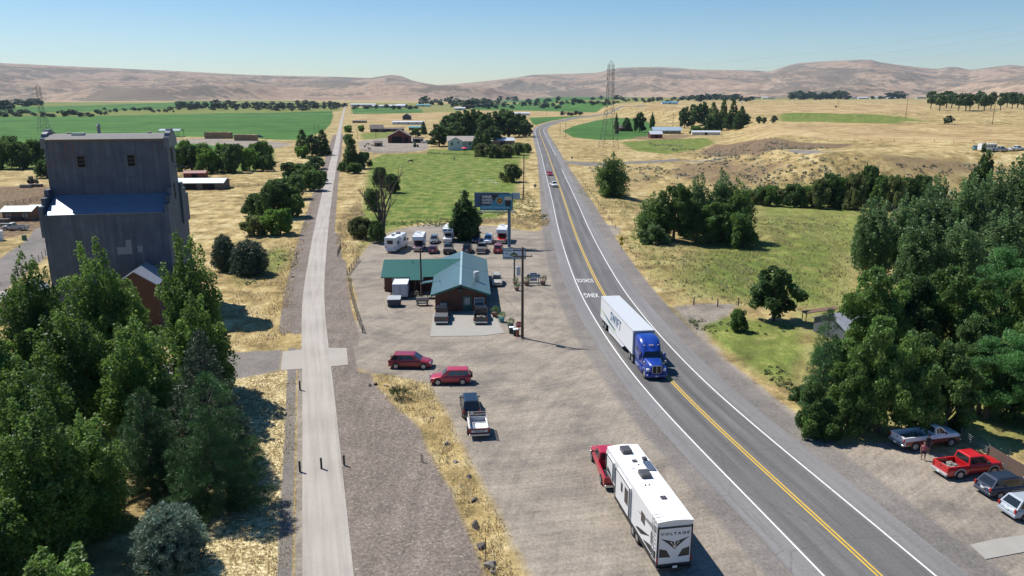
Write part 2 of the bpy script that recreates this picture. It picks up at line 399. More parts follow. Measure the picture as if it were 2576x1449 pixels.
# green crops left
Z(3, 3, [(-600,291),(0,292),(200,293),(400,289),(560,286),(700,285),(836,281),(838,292),(832,312),(815,330),(760,352),(700,352),(640,348),(480,344),(430,346),(0,360),(-600,380)])
Z(3, 2, [(430,352),(520,352),(600,362),(680,372),(620,400),(440,395),(300,380)])
Z(3, 5, [(-700,271),(0,272),(240,268),(440,262),(560,262),(560,272),(240,282),(0,286),(-700,290)], .85)
Z(2, 14, [(-900,296),(0,296),(430,291),(860,282),(862,262),(440,262),(0,264),(-900,268)], .75)
Z(3, 8, [(-900,259),(0,258.5),(440,257),(800,256.5),(800,260),(440,262),(0,264),(-900,268)], .6)
Z(4, 8, [(-900,253),(0,254),(180,255),(440,258),(440,262),(100,259.5),(-900,262)], .9)
# shrub belts ground on left
Z(2, 3, [(-200,345),(0,345),(130,350),(130,420),(60,425),(0,430),(-200,440)])
Z(2, 2, [(430,395),(480,350),(600,360),(690,370),(690,410),(640,430),(500,432)])
# pasture middle
Z(2, 2.2, [(930,402),(965,388),(1075,385),(1200,390),(1310,402),(1300,470),(1295,520),(1240,552),(1140,556),(1050,562),(985,575),(940,590),(905,560),(915,520),(920,470)])
Z(2, 2, [(1075,375),(1320,378),(1345,385),(1330,400),(1200,398),(1075,392)])
# fringe greens by the trail bushes and meadow
Z(2, 2.5, [(640,640),(700,620),(740,640),(720,680),(660,700),(600,720),(590,690)], .75)
Z(2, 1.5, [(940,590),(985,575),(1010,572),(970,592),(930,612),(905,640),(895,620)], .8)
# fields far middle
Z(4, 4, [(888,293),(935,290),(1050,287),(1110,286),(1100,296),(1060,303),(960,308),(895,305)])
Z(3, 5, [(880,275),(990,274),(1060,275),(1070,284),(960,287),(885,288)], .7)
Z(3, 6, [(1140,264),(1300,262),(1420,265),(1505,268),(1560,275),(1500,284),(1400,280),(1200,276)], .7)
Z(4, 5, [(1160,278),(1330,279),(1520,284),(1500,291),(1350,292),(1150,290)])
Z(3, 3, [(1330,296),(1420,293),(1500,290),(1440,297),(1390,304),(1365,313),(1350,318),(1338,310)], .9)
Z(3, 12, [(1180,249),(1400,246),(1560,248),(1560,258),(1420,262),(1300,258)], .9)
Z(3, 12, [(1560,245),(1700,243),(1700,252),(1560,256)], .8)
Z(2, 25, [(1130,250),(1400,247),(1720,246),(1720,262),(1560,274),(1400,282),(1150,284)], .62)
Z(2, 12, [(1060,284),(890,272),(870,262),(1130,262),(1200,280)], .6)
Z(2, 14, [(1700,248),(2576,246),(2700,252),(2400,262),(1900,262),(1700,262)], .55)
# farmyard dirt
Z(0, 2, [(900,355),(960,348),(1060,346),(1080,362),(1075,378),(1000,385),(940,385),(905,378)])
Z(2, 3, [(905,335),(1000,331),(1010,345),(910,352)], .8)
# right low green fields at the red barn
Z(3, 2.2, [(1415,330),(1440,318),(1500,303),(1545,296),(1620,300),(1665,330),(1640,343),(1560,352),(1500,352),(1440,345)], .9)
Z(2, 2.2, [(1560,358),(1640,352),(1780,347),(1800,360),(1760,375),(1680,388),(1600,380)], .9)
Z(5, 3, [(1590,343),(1700,338),(1760,340),(1700,352),(1600,352)], .6)
# right bench: stubble, green strip, scrub
Z(4, 2.5, [(1880,318),(1960,312),(2250,313),(2800,318),(2800,362),(2250,360),(1900,352),(1870,340)], t=True, s=.9)
Z(2, 6, [(1960,288),(2080,284),(2240,292),(2330,305),(2250,312),(2100,308),(1960,305)], t=True, s=.95)
Z(4, 6, [(1540,262),(1700,266),(1850,262),(2330,262),(2330,285),(2200,283),(1950,285),(1850,290),(1700,285)], t=True, s=.9)
Z(5, 3, [(1800,362),(1880,355),(2000,356),(2150,362),(2120,372),(2000,375),(1900,400),(1800,395),(1760,385)], t=True, s=.9)  # brown patches here also stand in for shade on the slope
Z(5, 5, [(1700,400),(1900,405),(2000,400),(1960,430),(1900,470),(1760,462),(1680,440)], t=True, s=.62)
Z(5, 5, [(2180,385),(2400,400),(2560,420),(2400,450),(2250,440)], t=True, s=.55)
Z(5, 4, [(1480,440),(1640,430),(1660,470),(1560,500),(1480,480)], t=True, s=.35)
Z(7, .8, [(1990,377),(2060,379),(2100,384),(2060,385),(1980,381)], t=True)
# meadow right of highway
Z(2, 7, [(1760,600),(1900,590),(2000,560),(2160,600),(2160,780),(1950,770),(1760,745),(1680,700)], s=.85)
Z(2, 9, [(1560,590),(1700,600),(1760,740),(1700,760),(1620,700)], s=.55)
Z(2, 8, [(1880,480),(2300,500),(2600,560),(2200,640),(2000,640),(1850,560)], s=.7)
Z(2, 2.5, [(1720,800),(1800,790),(2020,810),(2060,900),(2000,985),(1930,960),(1840,910),(1760,855)], s=.8)
Z(2, 3, [(2050,1130),(1990,1050),(1990,700),(2700,700),(2760,1200),(2500,1130),(2300,1060),(2150,1110)], s=.6)
Z(6, 1.2, [(2350,1290),(2500,1290),(2700,1300),(2760,1800),(2700,1900),(2430,1449),(2330,1380)], s=.75)

# ---------------------------------------------------------------- ground mesh
def build_ground():
    aF = np.radians(np.arange(-43, 43.01, 0.12)); aB = np.radians(np.r_[np.arange(45, 316, 4.0)])
    az = np.r_[aF, aB]                       # clockwise from +Y
    rr = [14.0]
    while rr[-1] < 13500: rr.append(rr[-1]*(1.0065 if rr[-1] < 1200 else 1.012))
    rr = np.array(rr); nA, nR = len(az), len(rr)
    A, Rr = np.meshgrid(az, rr, indexing='ij')
    X = (np.sin(A)*Rr).ravel(); Y = (np.cos(A)*Rr).ravel(); P = np.c_[X, Y]
    print('ground verts', len(P))
    masks = np.zeros((8, len(P)), np.float32)
    for layer, soft, poly, s in ZON:
        pl = np.array(poly); lo = pl.min(0)-soft*3; hi = pl.max(0)+soft*3
        k = np.where((X > lo[0]) & (X < hi[0]) & (Y > lo[1]) & (Y < hi[1]))[0]
        if not len(k): continue
        sd = pdist(P[k], poly); m = np.clip(0.5+sd/(2*soft), 0, 1)*s
        masks[layer, k] = np.maximum(masks[layer, k], m)
    # trail shoulders and highway verges
    k = np.where((np.abs(X) < 140) & (Y > 10) & (Y < 1500))[0]
    D = np.full(len(k), 1e9)
    near = k
    Qs = TRAIL[::3]; d, off = ldist(P[near], Qs)
    yy = Y[near]; right = np.where(yy < 175, 4.6, 3.2); left = np.where(yy < 98, 1.0, 4.6)
    edge = np.where(off > 0, right-off, left+off)
    masks[1, near] = np.maximum(masks[1, near], np.clip(.5+edge/1.0, 0, 1)*(np.abs(off) < 8))
    k = np.where((X > -60) & (X < 420) & (Y > 10) & (Y < 1500))[0]
    d, off = ldist(P[k], HWY[::3])
    wv = np.where(off > 0, 8.6, 7.6); wv = wv - 1.5*sst(150, 400, Y[k])
    masks[7, k] = np.maximum(masks[7, k], np.clip(.5+(wv-d)/1.6, 0, 1)*np.where(Y[k] < 90, .8, 1))
    k2 = np.where((np.abs(X) < 60) & (Y > 10) & (Y < 92))[0]; d2, off2 = ldist(P[k2], TRAIL[::3])
    masks[0, k2] = np.maximum(masks[0, k2], np.clip((2.35+off2)/.4, 0, 1)*(off2 < 0)); gk = np.clip(.5+(.55-np.abs(off2+2.8))/.4, 0, 1); masks[7, k2] = np.maximum(masks[7, k2], gk*.8)
    # keep crops, pasture off the road
    for L in (2, 3, 4, 5): masks[L, k] *= np.clip((d-8)/3, 0, 1)
    Zz = terr(X, Y)
    roadfar = np.ones(len(X)); kk = np.where((np.abs(X) < 420) & (Y < 1500) & (Y > 10))[0]
    for Q in (TRAIL, HWY):
        d, off = ldist(P[kk], Q[::3]); roadfar[kk] = np.minimum(roadfar[kk], np.clip((d-3.2)/3, 0, 1))
    # fine relief away from the built places
    rough = sst(0, 30, np.abs(X-20)-80)*0 + np.clip(1-masks[0]-masks[1]-masks[7]-masks[6], 0, 1)
    bump = 0.12*np.sin(X*1.3+np.sin(Y*.7)*2)*np.sin(Y*.9+np.sin(X*.8)*2)
    Zz = Zz + rough*bump*roadfar*(Rr.ravel() < 400)
    k = np.where((np.abs(X) < 140) & (Y < 1500) & (Y > 10))[0]
    V = np.c_[X, Y, Zz]
    V = np.r_[V, [[0, 0, 0]]]; cidx = len(V)-1
    i = np.arange(nA)[:, None]; j = np.arange(nR-1)[None, :]; i2 = (i+1) % nA
    F = np.stack([i*nR+j, i*nR+j+1, i2*nR+j+1, i2*nR+j], -1).reshape(-1, 4)
    F = F[:, ::-1]
    mk = np.zeros((8, len(V)), np.float32); mk[:, :-1] = masks; mk[7, -1] = 1
    A1 = mk[0:4].T; A2 = mk[4:8].T
    o = np_mesh('ground', V, F, GROUND, smooth=True, attrs=[('m1', 'POINT', 'FLOAT_COLOR', A1), ('m2', 'POINT', 'FLOAT_COLOR', A2)])
    bm = bmesh.new(); bm.from_mesh(o.data); bm.verts.ensure_lookup_table()
    c = bm.verts[cidx]
    for a in range(nA):
        f = bm.faces.new((c, bm.verts[((a+1) % nA)*nR], bm.verts[a*nR])); f.smooth = True
    bm.to_mesh(o.data); bm.free()
    tag(o, kind='structure'); return o

def ground_material():
    m, nt, p = _nt('ground_soil_and_grass'); pos = N(nt, 'ShaderNodeNewGeometry').outputs['Position']
    a1 = N(nt, 'ShaderNodeAttribute', attribute_name='m1'); a2 = N(nt, 'ShaderNodeAttribute', attribute_name='m2')
    s1 = N(nt, 'ShaderNodeSeparateColor'); nt.links.new(a1.outputs['Color'], s1.inputs[0])
    s2 = N(nt, 'ShaderNodeSeparateColor'); nt.links.new(a2.outputs['Color'], s2.inputs[0])
    L = [s1.outputs[0], s1.outputs[1], s1.outputs[2], a1.outputs['Alpha'], s2.outputs[0], s2.outputs[1], s2.outputs[2], a2.outputs['Alpha']]
    nb = noise_n(nt, pos, 0.035, 6, .6); nm = noise_n(nt, pos, 0.22, 6, .62); nf = noise_n(nt, pos, 1.0, 5, .7); nx = noise_n(nt, pos, 3.4, 3, .75)
    nfar = noise_n(nt, pos, 0.006, 5, .6)
    def ex(n, k): return math_n(nt, 'MULTIPLY_ADD', math_n(nt, 'SUBTRACT', n, .5), k, .5, clamp=True)
    nb, nm, nf, nx = ex(nb, 1.5), ex(nm, 1.7), ex(nf, 1.9), ex(nx, 2.8)
    stretch = ex(noise_n(nt, map_n(nt, pos, (1.0, 0.3, 1), (0, 0, R(-25))), 0.45, 6, .65), 1.5)
    # edge jitter shared by all masks
    jit = math_n(nt, 'ADD', math_n(nt, 'MULTIPLY_ADD', nm, .9, -.45), math_n(nt, 'MULTIPLY_ADD', nf, .5, -.25))
    def mk(s, sharp=3.0, j=0.55):
        t = math_n(nt, 'ADD', s, math_n(nt, 'MULTIPLY', jit, j))
        # gate: never appears where the mask is zero
        t = math_n(nt, 'MULTIPLY_ADD', math_n(nt, 'SUBTRACT', t, .5), sharp, .5, clamp=True)
        g = math_n(nt, 'MULTIPLY', s, 6.0, clamp=True)
        return math_n(nt, 'MULTIPLY', t, g)
    def shade(c, lo, hi, n):
        f = math_n(nt, 'MULTIPLY_ADD', n, hi-lo, lo); v = nt.nodes.new('ShaderNodeVectorMath'); v.operation = 'SCALE'
        if isinstance(c, tuple): v.inputs[0].default_value = c
        else: nt.links.new(c, v.inputs[0])
        nt.links.new(f, v.inputs['Scale']); return v.outputs[0]
    # base: dry golden grass
    mixn = math_n(nt, 'ADD', math_n(nt, 'MULTIPLY', nm, .6), math_n(nt, 'MULTIPLY', nb, .4))
    dry = ramp_n(nt, mixn, [(0.32, (0.155, 0.125, 0.055)), (0.45, (0.30, 0.22, 0.095)), (0.55, (0.39, 0.30, 0.138)), (0.68, (0.49, 0.40, 0.215))])
    dry = shade(dry, .55, 1.45, stretch); dry = shade(dry, .62, 1.38, nf); dry = shade(dry, .72, 1.28, nx)
    # yellow-green patches sprinkled in
    c = dry
    green = ramp_n(nt, math_n(nt, 'ADD', math_n(nt, 'MULTIPLY', nm, .7), math_n(nt, 'MULTIPLY', nf, .3)), [(0.2, (0.055, 0.085, 0.02)), (0.42, (0.095, 0.148, 0.027)), (0.60, (0.185, 0.205, 0.052)), (0.82, (0.34, 0.29, 0.12))])
    green = shade(green, .62, 1.38, stretch); green = shade(green, .68, 1.32, nx); c = mix_n(nt, mk(L[2], 1.6, .9), c, green)
    crop = ramp_n(nt, math_n(nt, 'ADD', math_n(nt, 'MULTIPLY', nfar, .6), math_n(nt, 'MULTIPLY', nb, .4)), [(0.35, (0.035, 0.095, 0.022)), (0.55, (0.065, 0.15, 0.032)), (0.7, (0.10, 0.18, 0.05))])
    rows = math_n(nt, 'FRACT', math_n(nt, 'MULTIPLY', noise_n(nt, map_n(nt, pos, (0.001, .012, 1)), 1.0, 2), 9.0))
    crop = shade(crop, .82, 1.18, rows); crop = shade(crop, .85, 1.15, nm); c = mix_n(nt, mk(L[3], 3, .25), c, crop)
    stub = ramp_n(nt, math_n(nt, 'ADD', math_n(nt, 'MULTIPLY', nb, .6), math_n(nt, 'MULTIPLY', nm, .4)), [(0.32, (0.24, 0.17, 0.08)), (0.5, (0.36, 0.255, 0.125)), (0.68, (0.47, 0.36, 0.19))])
    stub = shade(stub, .85, 1.15, nm); c = mix_n(nt, mk(L[4], 3, .3), c, stub)
    scrub_shade = ramp_n(nt, nf, [(0.25, (0.085, 0.058, 0.038)), (0.5, (0.165, 0.115, 0.07)), (0.8, (0.30, 0.21, 0.12))])  # scrub and dirt brown, also painting slope shading on the bench
    c = mix_n(nt, mk(L[5], 2, .8), c, scrub_shade)
    lawn = ramp_n(nt, math_n(nt, 'ADD', math_n(nt, 'MULTIPLY', nf, .5), math_n(nt, 'MULTIPLY', nx, .5)), [(0.34, (0.20, 0.155, 0.075)), (0.5, (0.43, 0.34, 0.17)), (0.66, (0.68, 0.58, 0.34))])
    c = mix_n(nt, mk(L[6], 3, .5), c, lawn)
    # gravel lot: tan with grey and sweeping tyre marks
    sw = N(nt, 'ShaderNodeTexWave', wave_type='RINGS', rings_direction='Z'); sw.inputs['Scale'].default_value = 0.11; sw.inputs['Distortion'].default_value = 5.0; sw.inputs['Detail'].default_value = 4; sw.inputs['Detail Scale'].default_value = .35
    mp = N(nt, 'ShaderNodeMapping'); mp.inputs['Location'].default_value = (8, -108, 0); nt.links.new(pos, mp.inputs[0]); nt.links.new(mp.outputs[0], sw.inputs[0])
    lotn = math_n(nt, 'ADD', math_n(nt, 'MULTIPLY', nb, .35), math_n(nt, 'ADD', math_n(nt, 'MULTIPLY', nm, .55), math_n(nt, 'MULTIPLY', sw.outputs['Fac'], .035)))
    lot = ramp_n(nt, lotn, [(0.30, (0.185, 0.163, 0.140)), (0.49, (0.275, 0.237, 0.193)), (0.68, (0.335, 0.287, 0.230))])
    def tracks(cx, cy, k):
        q = N(nt, 'ShaderNodeSeparateXYZ'); mp_ = N(nt, 'ShaderNodeMapping'); mp_.inputs['Location'].default_value = (-cx, -cy, 0); nt.links.new(pos, mp_.inputs[0]); nt.links.new(mp_.outputs[0], q.inputs[0])
        r_ = math_n(nt, 'SQRT', math_n(nt, 'ADD', math_n(nt, 'MULTIPLY', q.outputs[0], q.outputs[0]), math_n(nt, 'MULTIPLY', q.outputs[1], q.outputs[1]))); th = math_n(nt, 'ARCTAN2', q.outputs[0], q.outputs[1])
        cb = N(nt, 'ShaderNodeCombineXYZ'); nt.links.new(math_n(nt, 'ADD', math_n(nt, 'MULTIPLY', r_, k), math_n(nt, 'MULTIPLY', nb, 3.0)), cb.inputs[0]); nt.links.new(math_n(nt, 'MULTIPLY', th, 2.2), cb.inputs[1])
        return noise_n(nt, cb.outputs[0], 1.0, 5, .6)
    lot = shade(lot, .82, 1.18, ex(tracks(-10.5, 112, 2.2), 2.0)); lot = shade(lot, .87, 1.13, ex(tracks(120, 30, 1.8), 1.9))
    lot = shade(lot, .80, 1.20, nx); lot = shade(lot, .90, 1.10, nf)
    stn = ramp_n(nt, noise_n(nt, pos, .5, 3), [(0.62, (0,0,0)), (0.72, (1,1,1))]); lot = mix_n(nt, math_n(nt, 'MULTIPLY', stn, .22), lot, (.15,.13,.12))
    c = mix_n(nt, mk(L[0], 3, .35), c, lot)
    vor = N(nt, 'ShaderNodeTexVoronoi'); vor.inputs['Scale'].default_value = 7.0; nt.links.new(pos, vor.inputs[0])
    vs = N(nt, 'ShaderNodeSeparateColor'); nt.links.new(vor.outputs['Color'], vs.inputs[0])
    bal = ramp_n(nt, vs.outputs[0], [(0.0, (0.095, 0.078, 0.070)), (0.5, (0.178, 0.148, 0.128)), (0.9, (0.30, 0.25, 0.205)), (1.0, (0.45, 0.41, 0.36))])
    bal = mix_n(nt, .62, bal, shade((0.185, .152, .13), .6, 1.4, nm)); bal = shade(bal, .86, 1.14, nf); bal = shade(bal, .74, 1.26, nx); bal = shade(bal, .8, 1.2, ex(noise_n(nt, map_n(nt, pos, (1.0, .12, 1), (0, 0, R(8))), .9, 4), 1.8))
    c = mix_n(nt, mk(L[1], 4, .25), c, bal)
    old = ramp_n(nt, math_n(nt, 'ADD', math_n(nt, 'MULTIPLY', nm, .5), math_n(nt, 'MULTIPLY', nb, .5)), [(0.3, (0.15, 0.138, 0.128)), (0.65, (0.225, 0.203, 0.182))])
    old = shade(old, .8, 1.2, nx); old = shade(old, .86, 1.14, nf); c = mix_n(nt, mk(L[7], 3, .35), c, old)
    nt.links.new(c, p.inputs['Base Color']); p.inputs['Roughness'].default_value = 0.95; p.inputs['Specular IOR Level'].default_value = 0.12
    bp = N(nt, 'ShaderNodeBump'); bp.inputs['Strength'].default_value = 0.5; bp.inputs['Distance'].default_value = 0.15
    nt.links.new(math_n(nt, 'ADD', nf, math_n(nt, 'MULTIPLY', nx, .4)), bp.inputs['Height']); nt.links.new(bp.outputs[0], p.inputs['Normal'])
    return m
GROUND = ground_material()
ground = build_ground()

# ---------------------------------------------------------------- highway, trail, paint
def asphalt_mat():
    m, nt, p = _nt('asphalt'); pos = N(nt, 'ShaderNodeNewGeometry').outputs['Position']
    ac = N(nt, 'ShaderNodeAttribute', attribute_name='across').outputs['Fac']; al = N(nt, 'ShaderNodeAttribute', attribute_name='along').outputs['Fac']
    cmb = N(nt, 'ShaderNodeCombineXYZ'); nt.links.new(math_n(nt, 'MULTIPLY', ac, 1.0), cmb.inputs[0]); nt.links.new(math_n(nt, 'MULTIPLY', al, .03), cmb.inputs[1])
    ns = noise_n(nt, cmb.outputs[0], 1.2, 5, .6); nf = noise_n(nt, pos, 3, 4, .8); nb = noise_n(nt, pos, .08, 4)
    absx = math_n(nt, 'ABSOLUTE', ac)
    # wheel paths darker in the lane, shoulders paler
    wp = math_n(nt, 'COSINE', math_n(nt, 'MULTIPLY', math_n(nt, 'SUBTRACT', absx, 1.85), 2*math.pi/1.85))
    lane = math_n(nt, 'LESS_THAN', absx, 3.75)
    shoulder = math_n(nt, 'GREATER_THAN', absx, 3.75)
    v = math_n(nt, 'MULTIPLY_ADD', ns, .15, .052)
    v = math_n(nt, 'ADD', v, math_n(nt, 'MULTIPLY', math_n(nt, 'MULTIPLY', wp, lane), .012))
    v = math_n(nt, 'ADD', v, math_n(nt, 'MULTIPLY', shoulder, .055))
    v = math_n(nt, 'MULTIPLY', v, math_n(nt, 'MULTIPLY_ADD', nf, .6, .7)); v = math_n(nt, 'MULTIPLY', v, math_n(nt, 'MULTIPLY_ADD', nb, .4, .8))
    cc = N(nt, 'ShaderNodeCombineColor'); nt.links.new(math_n(nt, 'MULTIPLY', v, 1.04), cc.inputs[0]); nt.links.new(v, cc.inputs[1]); nt.links.new(math_n(nt, 'MULTIPLY', v, .98), cc.inputs[2])
    ck = N(nt, 'ShaderNodeTexVoronoi', feature='DISTANCE_TO_EDGE'); ck.inputs['Scale'].default_value = .11; nt.links.new(pos, ck.inputs[0])
    crack = math_n(nt, 'LESS_THAN', math_n(nt, 'ADD', ck.outputs[0], math_n(nt, 'MULTIPLY', nf, .02)), .014)
    c = mix_n(nt, math_n(nt, 'MULTIPLY', crack, .22), cc.outputs[0], (.03, .03, .03))
    nt.links.new(c, p.inputs['Base Color']); p.inputs['Roughness'].default_value = .85; p.inputs['Specular IOR Level'].default_value = .25
    return m
def worn(name, rgb, wear=.35):
    m, nt, p = _nt(name); pos = N(nt, 'ShaderNodeNewGeometry').outputs['Position']
    n = noise_n(nt, pos, 3.5, 6, .7); k = ramp_n(nt, n, [(0.30, (1,1,1)), (0.46, (0,0,0))])
    c = mix_n(nt, math_n(nt, 'MULTIPLY', k, wear*1.6), rgb, (.14, .135, .13)); nt.links.new(c, p.inputs['Base Color']); p.inputs['Roughness'].default_value = .7
    return m
def trail_mat():
    m, nt, p = _nt('trail_surface'); pos = N(nt, 'ShaderNodeNewGeometry').outputs['Position']
    ac = N(nt, 'ShaderNodeAttribute', attribute_name='across').outputs['Fac']; al = N(nt, 'ShaderNodeAttribute', attribute_name='along').outputs['Fac']
    cmb = N(nt, 'ShaderNodeCombineXYZ'); nt.links.new(math_n(nt, 'MULTIPLY', ac, 1.4), cmb.inputs[0]); nt.links.new(math_n(nt, 'MULTIPLY', al, .04), cmb.inputs[1])
    n = noise_n(nt, cmb.outputs[0], 1.3, 5, .6); nf = noise_n(nt, pos, 3, 4, .8); nb = noise_n(nt, pos, .12, 4)
    f = math_n(nt, 'ADD', math_n(nt, 'MULTIPLY', n, .5), math_n(nt, 'ADD', math_n(nt, 'MULTIPLY', nf, .15), math_n(nt, 'MULTIPLY', nb, .35)))
    c = ramp_n(nt, f, [(0.35, (.27, .243, .218)), (.52, (.37, .337, .302)), (.68, (.45, .415, .372))])
    nt.links.new(c, p.inputs['Base Color']); p.inputs['Roughness'].default_value = .9; p.inputs['Specular IOR Level'].default_value = .2
    return m
ASPH = asphalt_mat(); YP = worn('yellow_road_paint', (.62, .40, .035)); WP = worn('white_road_paint', (.72, .72, .70)); TRM = trail_mat()
strip('highway', HWY, -5.6, 5.9, .02, ASPH, nx=24)
strip('walking_trail', TRAIL, -1.65, 1.65, .03, TRM, nx=5, sel=slice(0, None))
cross = empty('trail_crossing_pad', (0, 0, 0)); col.objects.unlink(cross); bpy.data.objects.remove(cross)
mb = MB(); pts = W([(712,885),(740,882),(766,880),(800,877),(822,876),(872,876),(876,918),(845,921),(818,923),(762,928),(706,932)])
mb.add([(x, y, .036) for x, y in pts]+[(x, y, -.2) for x, y in pts], [tuple(range(11)), tuple(reversed(range(11, 22)))]+[(i, 11+i, 11+(i+1) % 11, (i+1) % 11) for i in range(11)])
tag(mb.build('path_crossing_pad', TRM), kind='structure')
mb = MB(); pts = W([(1090,789),(1240,789),(1268,838),(1215,845),(1082,847)])
mb.add([(x, y, .05) for x, y in pts]+[(x, y, -.2) for x, y in pts], [tuple(range(5)), tuple(reversed(range(5, 10)))]+[(i, 5+i, 5+(i+1) % 5, (i+1) % 5) for i in range(5)])
tag(mb.build('concrete_parking_pad', CONC), kind='structure')
mb = MB(); pts = W([(2440,1372),(2500,1358),(2700,1330),(2760,1345),(2576,1390),(2480,1408)])
mb.add([(x, y, .06) for x, y in pts]+[(x, y, -.2) for x, y in pts], [tuple(range(6)), tuple(reversed(range(6, 12)))]+[(i, 6+i, 6+(i+1) % 6, (i+1) % 6) for i in range(6)])
tag(mb.build('pavement_slab', CONC), kind='structure')
hd = np.hypot(HWY[:, 0], HWY[:, 1])
lw = .075
strip('road_marking_yellow_line', HWY, -.22, -.08, .032, YP); strip('road_marking_yellow_line', HWY, .08, .22, .032, YP)
strip('road_marking_white_line', HWY, -3.72, -3.57, .032, WP)
yk = np.where(HWY[:, 1] < float(G(1400, 425).y))[0]; yk2 = np.where(HWY[:, 1] > float(G(1400, 392).y))[0]
strip('road_marking_white_line', HWY, 3.57, 3.72, .032, WP, sel=slice(0, yk[-1])); strip('road_marking_white_line', HWY, 3.57, 3.72, .032, WP, sel=slice(yk2[0], None))
def road_word(word, px, py, w_, h_):
    c = G(px, py); i = int(np.argmin(np.hypot(HWY[:, 0]-c.x, HWY[:, 1]-c.y))); T = HWY[i]-HWY[i+1]
    ang = math.atan2(T[1], T[0]) - math.pi/2     # reads towards the camera-bound driver
    o = text_mesh(word, 1.0, WP, None, 'road_marking_word', (c.x, c.y, .05), (0, 0, ang), .001, bold=.0)
    bb = [v.co.copy() for v in o.data.vertices]; wx = max(v.x for v in bb)-min(v.x for v in bb); wy = max(v.y for v in bb)-min(v.y for v in bb)
    o.scale = (w_/wx, h_/wy, 1); o['kind'] = 'structure'
road_word('SCHOOL', 1471, 706, 2.9, 2.6); road_word('XING', 1487, 743, 2.3, 2.6)
# loop tracks of old tar seams across the shoulder
# ---------------------------------------------------------------- hills
RIDGE = [(-900,150),(-300,156),(0,158),(100,163),(300,172),(480,180),(600,187),(700,190),(850,193),(930,196),(960,191),(985,188),(1010,191),(1040,203),(1070,209),(1100,214),(1150,211),(1200,206),(1290,196),(1340,188),(1500,183),(1530,176),(1560,170),(1650,168),(1690,170),(1760,175),(1900,177),(1935,180),(1975,167),(2005,159),(2060,155),(2170,149.5),(2192,150),(2212,156),(2260,163),(2330,171),(2360,173),(2385,168),(2410,169),(2440,176),(2500,168),(2540,163),(2600,168),(3200,160),(4000,165)]
def build_hills():
    raz = []; rtan = []
    for x, y in RIDGE:
        a, b, c = ray(x, y); raz.append(math.atan2(a, b)); rtan.append(c/math.hypot(a, b))
    az = np.radians(np.r_[np.arange(-46, 46.01, .13)]); rad = np.r_[np.linspace(3300, 9200, 190), np.linspace(9260, 11500, 14)]
    az = np.r_[az, np.radians(np.arange(49, 312, 3.5))]
    tn = np.interp(az, raz, rtan); tn[np.abs(az) > R(50)] = .032
    R1 = 8600.0
    V = np.zeros((len(az), len(rad), 3))
    r0 = 4300 + 500*np.sin(az*7+1) + 350*np.sin(az*17) ; r0 = np.where(az > .12, r0-300, r0)
    for i, a in enumerate(az):
        sa, ca = math.sin(a), math.cos(a); top = CAM_H + R1*tn[i]
        for j, r in enumerate(rad):
            x, y = sa*r, ca*r
            t = (r-r0[i])/(R1-r0[i]); tt = min(max(t, 0), 1)
            env = tt**1.25
            wx = x + 260*noise.noise((x/900, y/900, 3.3)); wy = y + 260*noise.noise((x/900, y/900, 9.1))
            rg = noise.ridged_multi_fractal(Vector((wx/1500, wy/1500, .5)), 1.0, 2.1, 6, 1.0, 2.0)
            fb = noise.fractal(Vector((wx/420, wy/420, 5)), .8, 2.0, 4)
            amp = min(1, max(t, 0)*6)*(1-tt**4)
            z = top*env*(.80+.2*tt) + amp*(88*(rg-1.05) + 24*fb)
            # line of low foothills
            fh = math.exp(-((r-r0[i]-420)/300)**2)*(50+45*noise.noise((x/700, y/700, 1)))
            z += fh*min(1, max(t, 0)*10)
            lim = CAM_H + r*tn[i]*(.995 if r < R1 else 1)
            z = min(z, lim - (3+5*abs(fb))*min(1, (R1-r)/600) if r < R1 else lim)
            if r > R1: z = top - (r-R1)*.15
            if t <= 0: z = -12 + 12*min(1, max(0, 1+t*5))
            V[i, j] = (x, y, max(z, -12))
    nA, nR = len(az), len(rad)
    i = np.arange(nA)[:, None]; j = np.arange(nR-1)[None, :]; i2 = (i+1) % nA
    F = np.stack([i*nR+j, i2*nR+j, i2*nR+j+1, i*nR+j+1], -1).reshape(-1, 4)
    m, nt, p = _nt('hill_grass_and_sage'); pos = N(nt, 'ShaderNodeNewGeometry').outputs['Position']; nrm = N(nt, 'ShaderNodeNewGeometry').outputs['Normal']
    mp = map_n(nt, pos, (1, 1, 4.0))
    n1 = noise_n(nt, mp, .0011, 7, .62, .6); n2 = noise_n(nt, mp, .006, 6, .65); n3 = noise_n(nt, pos, .03, 5, .7)
    base = ramp_n(nt, math_n(nt, 'ADD', math_n(nt, 'MULTIPLY', n1, .6), math_n(nt, 'MULTIPLY', n2, .4)), [(0.38, (.22, .16, .125)), (.48, (.40, .29, .205)), (.58, (.57, .43, .30))])
    sg = math_n(nt, 'ADD', math_n(nt, 'MULTIPLY', n1, .55), math_n(nt, 'ADD', math_n(nt, 'MULTIPLY', n2, .3), math_n(nt, 'MULTIPLY', n3, .22)))
    k = ramp_n(nt, sg, [(0.495, (0,0,0)), (.56, (1,1,1))])
    c = mix_n(nt, math_n(nt, 'MULTIPLY', k, .8), base, (.10, .092, .078))
    sp = ramp_n(nt, noise_n(nt, pos, .022, 3, .8), [(.66, (0,0,0)), (.70, (1,1,1))]); c = mix_n(nt, math_n(nt, 'MULTIPLY', sp, .6), c, (.06, .065, .045))
    nt.links.new(c, p.inputs['Base Color']); p.inputs['Roughness'].default_value = 1; p.inputs['Specular IOR Level'].default_value = .05
    o = np_mesh('hills', V.reshape(-1, 3), F, m, smooth=True); tag(o, kind='structure')
build_hills()
